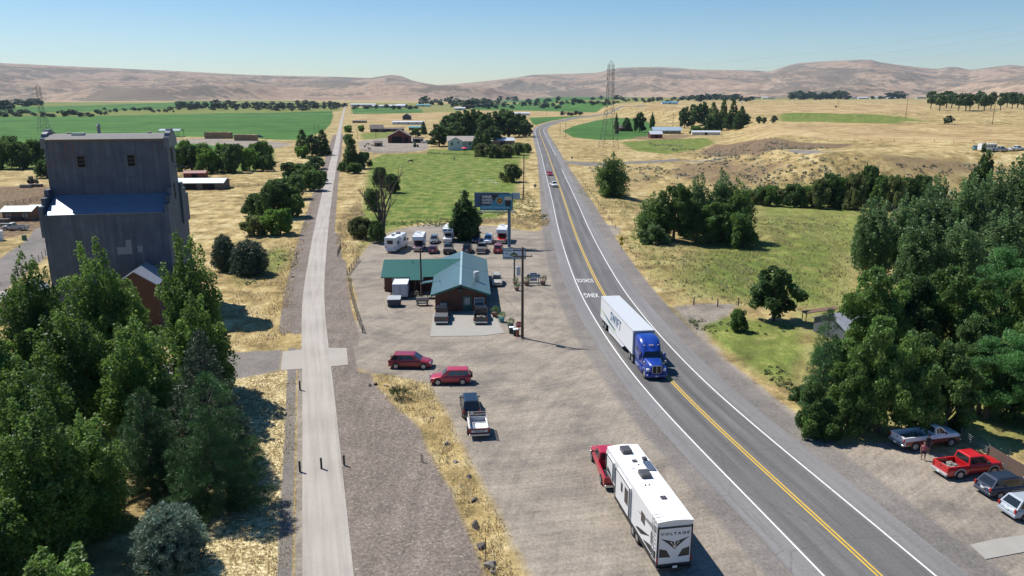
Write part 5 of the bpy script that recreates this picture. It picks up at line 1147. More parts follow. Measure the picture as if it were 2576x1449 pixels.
m_ = MB(); m_.add([(-.55, -.15, zc-.34), (.35, -.15, zc-.34), (.35, -.15, zc-.16), (-.55, -.15, zc-.16)], [(0, 1, 2, 3)]); m_.build('emblem_window', M('emblem_yellow', (.35, .38, .08), .5, .1), sg)
text_mesh('Grill', .30, M('sign_red', (.35, .05, .03), .5, .1), sg, loc=(-1.3, -.145, zc+.02), rot=(R(90), R(-12), 0), bold=.008)
g = G(1342, 716); es = empty('espresso_sign', g, R(2), 'low white sign lettered Espresso Drive-Thru Window above an OPEN panel', 'sign')
for x in (-.85, .85): m_ = MB(); m_.b2(x-.05, x+.05, -.05, .05, 0, 1.9); m_.build('leg', WOOD, es)
m_ = MB(); m_.rbox((0, 0, 1.48), (2.3, .1, .62), .05, axis='y'); m_.rbox((0, .01, 1.92), (1.15, .1, .34), .05, axis='y'); m_.build('panel', M('sign_pale_blue', (.42, .50, .58), .5, .08), es)
text_mesh('Espresso', .27, BLK, es, loc=(0, -.062, 1.93), rot=(R(90), 0, 0), bold=.01); text_mesh('Drive-Thru Window', .27, BLK, es, loc=(0, -.062, 1.58), rot=(R(90), 0, 0), bold=.01, sx=.88)
m_ = MB(); m_.add([(-.6, -.064, 1.30), (-.35, -.064, 1.38), (-.35, -.064, 1.32), (.6, -.064, 1.32), (.6, -.064, 1.28), (-.35, -.064, 1.28), (-.35, -.064, 1.22)], [(0, 6, 1), (2, 5, 4, 3)]); m_.build('arrow', BLK, es)
m_ = MB(); m_.b2(-.6, .6, -.05, .03, .62, 1.12); m_.build('open_panel', SWH, es); text_mesh('OPEN', .44, M('sign_purple', (.16, .03, .16), .5, .1), es, loc=(0, -.062, .87), rot=(R(90), 0, 0), bold=.015)
# billboard
g = G(1281, 622); bb = empty('billboard', g, 0, 'blue steel billboard reading Weiser Classic Candy above the campers', 'billboard')
BLU = M('billboard_steel', (.10, .19, .27), .45, .12, 1, .2); D_ = g.y*CS+CAM_H*SN
zt = atY(1280, 516, g.y).z; zT = atY(1250, 487, g.y).z; zB = atY(1250, 528, g.y).z
m_ = MB(); m_.tube((0, 0, 0), (0, 0, zt+.3), .33, n=16); m_.build('post', BLU, bb)
xl, xr = (1209-1281)/FPX*D_, (1290-1281)/FPX*D_
m_ = MB(); m_.b2(xl, xr, -.55, -.35, zB, zT); m_.build('panel_frame', M('billboard_frame', (.03, .06, .09), .5, .1), bb)
m_ = MB(); hh = zT-zB; ym = zB+hh*.30; m_.b2(xl+.1, xr-.1, -.575, -.553, zB+.1, zT-.1); m_.build('panel', M('billboard_teal', (.055, .26, .36), .5, .1), bb)
xm = xl+(xr-xl)*.50
m_ = MB(); m_.add([(xl+.12, -.585, ym), (xl+(xr-xl)*.30, -.585, ym), (xl+(xr-xl)*.58, -.585, zT-.12), (xl+.12, -.585, zT-.12)], [(0, 1, 2, 3)]); m_.build('dark_field', M('billboard_brown', (.02, .016, .02), .5, .1), bb)
tx = xl+.35
for k, (wd) in enumerate(('WEISER', 'CLASSIC', 'CANDY')): text_mesh(wd, hh*.185, SWH, bb, loc=(tx, -.60, zT-hh*(.17+.185*k)), rot=(R(90), 0, 0), align='LEFT', bold=.02)
text_mesh('DOWNTOWN WEISER', hh*.17, M('billboard_lightblue', (.25, .55, .70), .5, .1), bb, loc=(tx, -.60, zB+hh*.16), rot=(R(90), 0, 0), align='LEFT', bold=.015)
m_ = MB(); cx = xl+(xr-xl)*.60; m_.tube((cx, -.588, zB+hh*.58), (cx, -.62, zB+hh*.58), hh*.19, n=24, m=0); m_.build('gold_emblem', M('emblem_gold', (.62, .30, .04), .5, .1), bb)
m_ = MB(); m_.tube((cx, -.62, zB+hh*.58), (cx, -.64, zB+hh*.58), hh*.14, n=24); m_.tube((cx, -.64, zB+hh*.58), (cx, -.655, zB+hh*.58), hh*.075, n=16, m=1); m_.build('emblem_ring', [BLK, M('emblem_gold', (.62, .30, .04), .5, .1)], bb)
m_ = MB(); cx = xl+(xr-xl)*.855; m_.add([(cx-hh*.15, -.59, zB+hh*.08), (cx+hh*.15, -.59, zB+hh*.08), (cx+hh*.19, -.59, zB+hh*.62), (cx-hh*.19, -.59, zB+hh*.62)], [(0, 1, 2, 3)]); m_.build('cup_picture', BLK, bb)
m_ = MB(); m_.b2(cx-hh*.22, cx+hh*.22, -.60, -.59, zB+hh*.62, zB+hh*.84); m_.build('cup_lid', M('cream', (.62, .55, .42), .6, .1), bb)
m_ = MB(); m_.b2(xl-1.2, xr-.6, .4, .58, zB+.5, zT+.15); m_.build('rear_panel', M('billboard_back', (.06, .12, .20), .5, .15), bb)
m_ = MB(); m_.b2(xr-.3, xr+1.5, .45, .58, zT-1.2, zT+.1); m_.build('side_panel', M('billboard_side', (.35, .48, .50), .5, .15), bb)
m_ = MB(); m_.b2(xl-.3, xr+.6, -1.2, -.6, zB-.42, zB-.36); m_.tube((xl-.3, -1.2, zB-.3), (xr+.6, -1.2, zB-.3), .03, n=4); m_.b2(xl, xr+.6, .6, 1.2, zB-.42, zB-.36)
for k in range(8): x = xl+(xr-xl)*k/7; m_.tube((x, -1.2, zB-.4), (x, -1.2, zB+.2), .025, n=4); m_.tube((x, -.5, zB-.15), (x, -1.2, zB-.4), .035, n=4)
m_.build('catwalk', STEEL, bb)
# road signs
def post_sign(px, pb, pt, label, shape, col_, size=.75, txt=None, face=-1, second=None):
    g = GT(px, pb); h = atY(px, pt, g.y).z-g.z; rt = empty('road_sign', g, 0, label, 'road sign'); m_ = MB(); m_.b2(-.045, .045, -.045, .045, -.2, h-.1); m_.build('post', WOOD, rt)
    n, a0 = {'diamond': (4, 0), 'octagon': (8, R(22.5))}[shape]; s = size*(.72 if n == 4 else .55); m_ = MB()
    ring = [(s*math.cos(a0+2*math.pi*k/n), s*math.sin(a0+2*math.pi*k/n)+h-s) for k in range(n)]; m_.prism(ring, -.075, -.05, 'y'); m_.build('plate', col_, rt)
    if txt: text_mesh(txt, s*.75, SWH, rt, loc=(0, -.085, h-s), rot=(R(90), 0, 0), bold=.01)
    if second: m_ = MB(); m_.b2(-.38, .38, -.075, -.05, h-2*s-.75, h-2*s-.1); m_.build('lower_plate', col_, rt)
    return rt
YS = M('sign_yellow', (.55, .38, .02), .5, .1)
o = post_sign(1563, 628, 594, 'yellow diamond warning sign with a lower plate right of the highway', 'diamond', YS, .8, second=True)
m_ = MB(); m_.b2(-.12, .12, -.09, -.08, 0, .35); q = m_.build('symbol', BLK, o); q.location = (0, 0, atY(1563, 594, o.location.y).z-.75)
post_sign(1305, 846, 808, 'red stop sign on a wooden post beside the tall utility pole', 'octagon', M('stop_red', (.50, .02, .03), .5, .05), .8, 'STOP')
post_sign(1346, 480, 462, 'back of a diamond sign on the grassy verge left of the highway', 'diamond', STEEL, .9); post_sign(1439, 408, 393, 'small diamond sign on the far right verge of the highway', 'diamond', STEEL, .9)
# ---- planters, bins, posts
def planter(px, py, label, pot, s=1.0, leaf=None, seed=1, slab=False, group='potted plants round the restaurant'):
    g = G(px, py); rt = empty('flower_planter', g, 0, label, 'planter', group); m_ = MB(); m_.tube((0, 0, 0), (0, 0, .5*s), .26*s, .36*s, 12); m_.build('pot', pot, rt); rng = np.random.default_rng(seed)
    P, Nn, T = blob_points([((0, 0, .75*s), (.5*s, .5*s, .42*s)), ((.15*s, 0, .9*s), (.35*s, .35*s, .4*s))], 420, rng); crown_mesh('leaves', P, Nn, .07*s, T, leaf or F_GRN, rng, rt, aspect=.3)
    if slab: m_ = MB(); m_.b2(-.75, .75, -.45, .45, .001, .06); tag(m_.build('paving_slab', CONC), 'pale slab under a planter by the coffee sign', 'slab', 'slabs under the planters').location = g
TERR = M('terracotta', (.20, .11, .08), .8, .2); TEAL = M('teal_pot', (.03, .22, .22), .4, .1)
planter(1245, 797, 'broad green planter nearest the restaurant corner', TERR, 1.3, seed=2); planter(1262, 810, 'turquoise pot with spiky plant beside the concrete pad', TEAL, 1.2, seed=3); planter(1284, 826, 'wooden tub planter between the turquoise pot and the bins', WOOD, 1.2, seed=4)
planter(1296, 717, 'planter on a slab at the coffee sign post', TERR, 1.1, F_DRK, 5, True); planter(1300, 731, 'front planter on a slab below the coffee sign', TERR, 1.1, F_DRK, 6, True); planter(1325, 718, 'planter left of the espresso sign', TERR, 1.3, F_OLV, 7); planter(1366, 717, 'planter right of the espresso sign', TERR, 1.3, F_OLV, 8)
DG = M('bin_green', (.015, .045, .03), .5, .2)
for i, (x, y, s, l) in enumerate([(1287, 838, .9, 'dark green bin with white lid left in the cluster at the pole'), (1298, 844, .95, 'dark green bin with white lid right in the cluster at the pole'), (1286, 828, .8, 'dark bin at the back of the cluster by the pole')]):
    rt = empty('rubbish_bin', G(x, y), R(6), l, 'bin', 'bins by the tall utility pole'); m_ = MB(); m_.rbox((0, 0, s*.45), (.75*s, .7*s, s*.9), .06); m_.build('body', DG, rt); m_ = MB(); m_.rbox((0, 0, s*.93), (.8*s, .75*s, .08), .05); m_.build('lid', SWH if i < 2 else DG, rt)
o = empty('marker_post', G(1300.5, 852), 0, 'thin orange marker post at the foot of the tall pole', 'marker post'); m_ = MB(); m_.tube((0, 0, 0), (0, 0, 1.3), .05, n=6); m_.build('post', M('marker_orange', (.65, .12, .03), .6, .1), o); m_ = MB(); m_.tube((0, 0, 1.3), (0, 0, 1.36), .22, n=8); m_.build('cap', SWH, o)
# trail posts
for x, y, t, l in [(755, 982, 958, 'dark green post left of the trail near the crossing'), (755, 1188, 1160, 'dark green post at the left trail edge in the tree shadow'), (809, 1180, 1152, 'dark green post in the middle of the trail'), (866, 1171, 1145, 'dark green post right of the trail')]:
    g = G(x, y); h = atY(x, t, g.y).z; rt = empty('trail_bollard', g, 0, l, 'bollard', 'dark posts by the trail'); m_ = MB(); m_.rbox((0, 0, h/2), (.16, .16, h), .03); m_.build('post', M('bollard_green', (.012, .03, .024), .6, .2), rt); m_ = MB(); m_.rbox((0, 0, .02), (.34, .34, .04), .05); m_.build('base', CONC, rt)
for x, y, t, l in [(1060, 1162, 1140, 'thin rusty stake in the ballast, left of a pair'), (1064, 1162, 1144, 'thin rusty stake in the ballast, right of a pair'), (1222, 1418, 1352, 'tall thin steel stake in the golden grass near the bottom')]:
    g = G(x, y); h = atY(x, t, g.y).z; m_ = MB(); m_.tube((0, 0, -.1), (0, 0, h), .035, n=6); o = m_.build('metal_stake', M('rusty_steel', (.12, .07, .05), .8, .3)); o.location = g; tag(o, l, 'stake')
# boulders
def rock(px, py, s, label, seed, mt):
    s *= .8; bm = bmesh.new(); bmesh.ops.create_icosphere(bm, subdivisions=3, radius=1); rng = random.Random(seed); off = Vector((rng.random()*9, rng.random()*9, 0)); ax = Vector((s*rng.uniform(.9, 1.3), s*rng.uniform(.6, .9), s*rng.uniform(.55, .8)))
    planes = [(Vector((rng.uniform(-1, 1), rng.uniform(-1, 1), rng.uniform(-.2, 1))).normalized(), rng.uniform(.55, .85)) for _ in range(9)]
    for v in bm.verts:
        p = v.co.copy()
        for n_, d in planes:
            k = p.dot(n_)-d
            if k > 0: p -= n_*k
        p *= 1+.08*noise.noise(p*3+off); v.co = Vector((p.x*ax.x, p.y*ax.y, p.z*ax.z))
    me = bpy.data.meshes.new('boulder'); bm.to_mesh(me); bm.free(); me.materials.append(mt); o = bpy.data.objects.new('boulder', me); col.objects.link(o); g = G(px, py); o.location = (g.x, g.y, s*.25); o.rotation_euler = (0, 0, rng.random()*6); tag(o, label, 'boulder', 'boulders in the golden grass strip'); return o
BAS = M('basalt', (.085, .07, .065), .85, .45, 3); GRS = M('grey_stone', (.20, .18, .16), .9, .35, 3)
for i, (x, y, s, l, mt) in enumerate([(1125, 1118, .45, 'grey rock half hidden in the upper golden grass', GRS), (1146, 1165, .42, 'grey rock below the parked trailer in the grass', GRS), (1179, 1202, .40, 'dark angular rock in the middle of the grass strip', BAS), (1194, 1260, .45, 'brown rubble rock lower in the grass strip', BAS), (1197, 1325, .62, 'largest dark boulder at the edge of ballast and grass', BAS), (1209, 1376, .58, 'purple-grey boulder beside the thin stake', BAS), (1236, 1425, .7, 'long pale slab rock at the bottom of the grass strip', GRS), (930, 970, .35, 'small dark rock left at the tip of the grass strip', BAS), (946, 968, .38, 'dark rock heap at the tip of the grass strip', BAS), (972, 972, .4, 'grey rock under the twiggy shrub', GRS), (1088, 1053, .3, 'small rock at the ballast edge', BAS), (1240, 1441, .28, 'small white rock at the bottom edge', GRS)]): rock(x, y, s, l, i+3, mt)
# ---- fences
def fence(pts, n_rails, h, label, spacing=2.4, post=.07, rail=.05, mt=WOOD, leanx=0, name='wooden_fence', terr_=True, z0=.2, cat='fence', maxp=95):
    rt = empty(name, (0, 0, 0), 0, label, cat); P = [Vector((p[0], p[1], hz(p[0], p[1]))) for p in pts]; tot = sum((b-a).length for a, b in zip(P[:-1], P[1:])); spacing = max(spacing, tot/maxp)
    posts = [];
    for a, b in zip(P[:-1], P[1:]):
        n = max(1, int((b-a).length/spacing)); posts += [a.lerp(b, k/n) for k in range(n)]
    posts.append(P[-1]); o0 = posts[0].copy(); rt.location = o0
    for p in posts: p.z = hz(p.x, p.y)
    me = None
    for p in posts:
        q = p-o0
        if me is None: m_ = MB(); m_.tube((0, 0, -.2), (0, 0, h), post, post*.9, 6); o = m_.build('post', mt, rt); me = o.data
        else: o = bpy.data.objects.new('post', me); col.objects.link(o); o.parent = rt
        o.location = q
    for k in range(n_rails):
        z = z0+(h-z0-.08)*(k/(n_rails-1) if n_rails > 1 else 1); m_ = MB()
        for a, b in zip(posts[:-1], posts[1:]): m_.tube(a-o0+Vector((0, 0, z)), b-o0+Vector((0, 0, z)), rail, n=5, cap=False)
        m_.build('rail', mt, rt)
    return rt
WIRE = M('fence_wire', (.2, .19, .18), .5, .2)
fence(W([(912,838),(900,806),(888,765),(879,732),(875,697)]), 3, 1.05, 'long brown rail fence curving between trail and gravel drive', 2.2)
fence(W([(873,692),(885,676),(903,655)]), 3, 1.0, 'short upper section of brown rail fence by the trail', 1.9)
fence(W([(850,646),(858,628)]), 1, 1.3, 'two dark posts with chain beside the trail', 1.5, .09, .03)
fence(W([(0,522),(60,512),(125,500)]), 4, 1.3, 'upper grey corral fence at the far left', 2.5); fence(W([(0,548),(50,534),(125,524)]), 4, 1.3, 'lower grey corral fence near the small green-roofed cabin', 2.5)
fence(W([(565,478),(600,470),(650,468)]), 3, 1.2, 'wooden corral fence right of the long metal-roofed shed', 2.6)
fence(W([(905,380),(960,386),(1070,384)]), 3, 1.2, 'corral fence below the red barn', 3.0); fence(W([(1075,387),(1190,392)]), 4, 1.1, 'dark green yard fence before the white farmhouse', 2.6, mt=M('green_fence', (.02, .06, .04), .6, .1))
fence(W([(1318,386),(1320,420),(1316,470),(1314,508)]), 3, 1.2, 'wire fence along the right side of the pasture', 6, .06, .012)
fence(W([(1290,566),(1200,556),(1100,552),(1010,560)]), 3, 1.1, 'wire fence at the near end of the pasture', 5, .05, .012)
fence(W([(0,715),(40,702),(90,668),(130,625)]), 3, 1.3, 'wire fence beside the gravel road at the far left', 3.0, .06, .012)
fence(W([(1745,768),(1805,772),(1857,768)]), 2, 1.3, 'three dark posts at the edge of the meadow', 4.5, .1, .01)
fence([tuple(GT(x, y)[:2]) for x, y in [(1800,400),(1850,386),(1900,354),(1950,350),(2050,352),(2150,354),(2250,356),(2350,358),(2450,360),(2576,362)]], 2, 1.2, 'long fence line across the golden bench', 6, .09, .012)
fence([tuple(GT(x, y)[:2]) for x, y in [(1452,440),(1500,505),(1548,575),(1600,650)]], 2, 1.1, 'low wire fence along the right verge of the highway', 7, .06, .012)
fence(W([(1620,358),(1700,352),(1770,350)]), 2, 1.1, 'wire fence beyond the low green field by the red barn', 6, .08, .012)
fence(W([(640,500),(700,505),(760,512)]) , 2, 1.1, 'sagging wire fence beyond the trail bushes', 5, .05, .01)
# gate and mesh fence at lower right
gt = empty('metal_gate', (*G(2440, 1128)[:2], 0), 0, 'grey tubular farm gate behind the parked trucks', 'gate'); a = G(2415, 1110)-G(2440, 1128); b = G(2480, 1160)-G(2440, 1128)
for k in range(6): m_ = MB(); z = .25+k*.2; m_.tube((a.x, a.y, z), (b.x, b.y, z), .03, n=5); m_.build('rail', STEEL, gt)
for q in (a, b): m_ = MB(); m_.tube((q.x, q.y, 0), (q.x, q.y, 1.35), .05, n=6); m_.build('post', STEEL, gt)
sf = empty('screen_fence', (*G(2490, 1170)[:2], 0), 0, 'brown shade-cloth fence at the right edge behind the parked cars', 'fence'); q0 = G(2490, 1170); pts_ = [G(2483, 1160)-q0, G(2530, 1188)-q0, G(2576, 1215)-q0, G(2640, 1255)-q0]
m_ = MB()
for a, b in zip(pts_[:-1], pts_[1:]): m_.slab((a.x, a.y, .1), (b.x, b.y, .1), (b.x, b.y, 1.5), (a.x, a.y, 1.5), .03)
m_.build('cloth_screen', M('shade_cloth', (.13, .09, .07), .9, .15, 8), sf)
for q in pts_: m_ = MB(); m_.tube((q.x, q.y, 0), (q.x, q.y, 1.6), .05, n=6); m_.build('post', STEEL, sf)
# ---- sheds and farms
def bld(px, py, rz, L, Wb, e, r, wall, roof, name, label, cat='shed', **kw):
    g = GT(px, py); return gable(name, label, cat, (g.x, g.y, g.z), R(rz), L, Wb, e, r, wall, roof, **kw)
bld(512, 474, 3, 15.5, 7.5, 2.3, 3.4, GRYW, TINW, 'long_shed', 'long open shed with bright metal roof right of the elevator', over=.5, doors=[('f', -3, 4, 1.9, DARKV), ('f', 3, 4, 1.9, DARKV)])
bld(493, 446, 8, 8, 4, 1.8, 2.5, REDW, M('faded_red_roof', (.36, .20, .18), .8, .15), 'small_shed', 'low shed with faded red roof behind the long metal shed', over=.3, doors=[('f', 0, 2, 1.6, DARKV)])
o = bld(58, 552, 4, 7, 5, 2.5, 3.4, BRNW, ribbed('pale_green_tin', (.34, .45, .42), .5, 'x', .5, .1), 'small_cabin', 'small brown cabin with pale green metal roof at the far left', over=.5, doors=[('f', 0, 1, 2, GRYW)], windows=[('f', -2, 1.4, .9, .7), ('f', 2, 1.4, .9, .7)], cat='cabin')
bld(102, 545, 4, 4, 3, 2.4, 3.0, M('blue_shed', (.08, .16, .2), .6, .15), ribbed('pale_green_tin', (.34, .45, .42), .5, 'x', .5, .1), 'small_shed', 'little blue-green shed beside the brown cabin', over=.2, doors=[('f', 0, 1, 2, GRYW)])
# pole barn canopy, haystacks
g = G(432, 344); rt = empty('hay_canopy', g, R(2), 'open pole barn with bluish tin roof beyond the elevator', 'pole barn')
m_ = MB(); m_.slab((-8, -5, 4.6), (8, -5, 4.6), (8, 0, 5.8), (-8, 0, 5.8), .12); m_.slab((-8, 0, 5.8), (8, 0, 5.8), (8, 5, 4.6), (-8, 5, 4.6), .12); m_.build('roof', ribbed('canopy_tin', (.28, .34, .38), .6, 'x', .45, .2), rt)
for x in (-7.5, -2.5, 2.5, 7.5):
    for y in (-4.7, 4.7): m_ = MB(); m_.tube((x, y, 0), (x, y, 4.7), .15, n=6); m_.tube((x, y, 3.6), (x+.9, y, 4.6), .08, n=5); m_.build('post', WOOD, rt)
def hay_mat():
    m, nt, p = _nt('hay_bales'); tc = N(nt, 'ShaderNodeTexCoord').outputs['Object']; br = N(nt, 'ShaderNodeTexBrick'); br.inputs['Scale'].default_value = 1.0; br.inputs['Brick Width'].default_value = 2.4; br.inputs['Row Height'].default_value = .8; br.inputs['Mortar Size'].default_value = .05
    br.inputs['Color1'].default_value = (.30, .20, .11, 1); br.inputs['Color2'].default_value = (.20, .13, .075, 1); br.inputs['Mortar'].default_value = (.06, .04, .03, 1)
    nt.links.new(map_n(nt, tc, (1, 1, 1), (R(90), 0, 0)), br.inputs[0]); n = noise_n(nt, tc, 3, 5); nt.links.new(mix_n(nt, .4, br.outputs[0], ramp_n(nt, n, [(.3, (.12, .08, .05)), (.7, (.45, .33, .18))])), p.inputs['Base Color']); p.inputs['Roughness'].default_value = 1; return m
HAYM = hay_mat()
for x, y, L, hh, l in [(547, 349, 19, 4.4, 'long brown haystack beyond the willow belt, left of two'), (616, 354, 15, 3.9, 'long brown haystack beyond the willow belt, right of two')]:
    rt = empty('haystack', G(x, y), R(-2), l, 'haystack', 'haystacks'); m_ = MB(); m_.b2(-L/2, L/2, 0, 5, 0, hh); rr = random.Random(x)
    for k in range(6): a = -L/2+rr.random()*(L-3); m_.b2(a, a+2.4, .6, 4.2, hh-.01, hh+.3*rr.random()+.1)
    m_.build('bales', HAYM, rt); m_ = MB(); m_.b2(-L/2+.2, L/2-.2, .2, 4.8, hh+.002, hh+.1); m_.build('pale_top', M('straw_top', (.5, .38, .2), 1, .2), rt)
# red barn and farm
RF = M('brown_shingle', (.16, .13, .12), .9, .2, 2); FW = M('farm_white', (.60, .60, .57), .7, .08)
bld(1006, 358, 96, 15, 15, 4.2, 8.2, REDW, RF, 'red_barn', 'red barn with a wide open front in the farmyard by the pasture', 'barn', over=.8, doors=[('l', 1.5, 6.5, 4.2, DARKV), ('l', -4.6, 2.4, 3.6, DARKV)])
bld(952, 368, 10, 5, 4, 2.2, 3.2, GRYW, RF, 'small_shed', 'small grey shed standing in the farmyard dirt', over=.3, doors=[('f', 0, 1, 1.9, DARKV)])
bld(1052, 359, -8, 6, 4, 2.6, 3.2, GRYW, RF, 'small_shed', 'dark low shed right of the red barn', over=.3, doors=[('f', 0, 3, 2.2, DARKV)])
bld(1164, 376, 4, 17, 9, 5.2, 7.6, FW, M('grey_tan_roof', (.36, .31, .28), .9, .12, 2), 'farmhouse', 'white two-storey farmhouse at the edge of the dark grove', 'house', over=.6, windows=[('f', -5, 3.6, 1.3, 1.5), ('f', -1, 3.6, 1.3, 1.5), ('f', 4, 3.6, 1.3, 1.5), ('f', -3, 1.4, 1.3, 1.3)], doors=[('f', 1.5, 1.1, 2.1, GRYW)])
bld(1146, 377, 94, 8, 8.5, 5.0, 7.3, FW, M('grey_tan_roof', (.36, .31, .28), .9, .12, 2), 'farmhouse', 'gabled left wing of the white farmhouse', 'house', over=.5, windows=[('l', 2, 3.6, 1.1, 1.8), ('l', -1.5, 4.4, 1, 1)])
bld(1262, 366, 12, 15, 7, 3.2, 4.8, GRYW, TINW, 'long_shed', 'shed with bright metal roof among the grove trees', over=.4, doors=[('f', 0, 3, 2.4, DARKV)])
rt = empty('garden_umbrella', G(1168, 382), 0, 'red garden parasol on the patio of the white farmhouse', 'parasol'); m_ = MB(); m_.tube((0, 0, 0), (0, 0, 2.6), .05, n=6); m_.build('pole', WOOD, rt); m_ = MB(); m_.tube((0, 0, 2.0), (0, 0, 2.9), 1.9, .05, n=8, smooth=False); m_.build('canopy', M('parasol_red', (.55, .05, .07), .7, .08), rt)
bld(948, 332, 8, 11, 8, 3, 6, GRYW, RF, 'old_barn', 'old dark barn with steep roof behind the red barn', 'barn', over=.4, doors=[('f', 0, 3, 2.6, DARKV)])
bld(978, 331, 4, 26, 5, 2.4, 3.4, GRYW, RF, 'long_shed', 'long dark shed attached beside the old barn', over=.3, doors=[('f', 0, 3, 2.0, DARKV)])
bld(1050, 327, 3, 15, 6, 2.4, 3.4, GRYW, ribbed('teal_tin', (.12, .32, .33), .6, 'x', .5, .1), 'long_shed', 'shed with teal metal roof near the farm grove', over=.3, doors=[('f', 0, 3, 2.0, DARKV)])
bld(1024, 301, 90, 10, 10, 4.5, 7.5, M('dark_barn', (.06, .065, .08), .8, .2), RF, 'dark_barn', 'dark barn standing on the pale far field', 'barn', over=.5, doors=[('l', 0, 3, 3, GRYW)])
bld(1028, 313, 2, 34, 7, 2.6, 3.6, FW, TINW, 'long_trailer_home', 'long white trailer home below the dark far barn', 'trailer home', over=.3, windows=[('f', -10, 1.6, 1.4, 1), ('f', 0, 1.6, 1.4, 1), ('f', 9, 1.6, 1.4, 1)])
rt = bld(905, 309, 2, 16, 3, 2, 2.6, GRYW, RF, 'low_shed', 'low dark shed at the edge of the pale far field', over=.2, doors=[('f', 0, 2, 1.6, DARKV)])
for x, y, L, l in [(962, 271, 46, 'long white-roofed farm building far beyond the pale field'), (998, 270, 40, 'second pale building far beyond the pale field'), (1010, 268, 24, 'white-roofed distant building by the far trees'), (914, 267, 60, 'low pale building on the far valley floor'), (1157, 277, 22, 'bluish-roofed farm building behind the grove top'), (1065, 268, 36, 'teal-roofed house in the far trees'), (38, 262, 50, 'long pale building in the far-left farm'), (12, 263, 26, 'small pale building at the far-left farm'), (62, 265, 20, 'low shed of the far-left farm')]:
    bld(x, y, 3, L, 12, 4, 6, FW, ribbed('teal_tin', (.12, .32, .33), .6, 'x', .5, .1) if 'teal' in l else TINW, 'far_building', l, 'farm building', over=.4, doors=[('f', 0, 4, 3, GRYW)])
bld(1308, 290, 0, 30, 9, 3, 4.4, FW, TINW, 'far_building', 'white building beside a round tree in the pale field', 'farm building', over=.4, doors=[('f', 0, 4, 2.5, GRYW)])
bld(1676, 336, -4, 22, 11, 3, 5.2, M('tan_wall', (.30, .24, .19), .8, .1), ribbed('blue_tin', (.36, .46, .52), .6, 'x', .4, .15), 'farmhouse', 'low farmhouse with bluish metal roof right of the transmission tower', 'house', over=1.0, windows=[('f', -6, 1.6, 1.4, 1), ('f', 5, 1.6, 1.4, 1)], doors=[('f', 0, 1.2, 2.1, GRYW)])
bld(1648, 347, 4, 9, 7, 3, 5, REDW, TINW, 'red_barn', 'small red barn with pale metal roof on the right', 'barn', over=.4, doors=[('f', 0, 2, 2.2, DARKV)])
bld(1566, 330, 4, 7, 5, 3, 5, REDW, RF, 'red_shed', 'tiny red shed by the conifer near the transmission tower', 'shed', over=.3, doors=[('f', 0, 1.5, 2, DARKV)])
bld(1775, 339, -6, 22, 6, 2.2, 3.2, FW, TINW, 'long_shed', 'low shed with bright roofs under the bench grove', over=.4, doors=[('f', 0, 2, 1.9, DARKV)])
bld(1775+96/3*0+90, 259, 0, 4, 4, 2, 3, FW, TINW, 'far_building', 'tiny pale hut in front of the far belt', 'hut', doors=[('f', 0, 1, 1.8, GRYW)])
bld(1684, 262, 0, 30, 10, 3, 5, FW, ribbed('blue_tin2', (.10, .28, .42), .6, 'x', .4, .1), 'far_building', 'distant building with vivid blue roof on the bench horizon', 'farm building', over=.5, doors=[('f', 0, 3, 2.5, GRYW)])
for i, x in enumerate([1902, 1926, 1940, 2138, 2152, 2170, 2188, 2200, 2216, 2300, 2316, 2240]):
    bld(x, 247.5+(i % 3)*.6, random.uniform(-15, 15), random.uniform(22, 40), 14, 4, 7, FW if i % 3 else M('tan_wall', (.30, .24, .19), .8, .1), TINW if i % 2 else RF, 'distant_house', ORD[i]+' small distant house among trees on the right-hand horizon', 'house', over=.5, group='distant houses on the bench horizon')
# corrugated shed under the right-hand trees
bld(2150, 842, 18, 8.5, 6.0, 1.9, 3.2, ribbed('grey_corrugated_wall', (.15, .165, .19), .25, 'x', .5, .2), ribbed('corrugated_rusty', (.34, .35, .38), .25, 'x', .5, .3, rust=.6), 'corrugated_shed', 'corrugated metal shed half hidden by the right-hand trees', over=.3, doors=[('f', 1, 1, 1.9, GRYW)])
g = G(2060, 810); rt = empty('lean_roof', g, R(12), 'low orange-edged lean-to roof beside the corrugated shed', 'lean-to'); m_ = MB(); m_.slab((-2.6, -.6, 1.5), (2.6, -.6, 1.9), (2.6, .5, 1.95), (-2.6, .5, 1.55), .08); m_.build('roof', M('rust_edge', (.15, .085, .06), .8, .3), rt)
for x in (-2.4, 2.4):
    for y in (-.5, .4): m_ = MB(); m_.tube((x, y, 0), (x, y, 1.55), .06, n=6); m_.build('post', WOOD, rt)
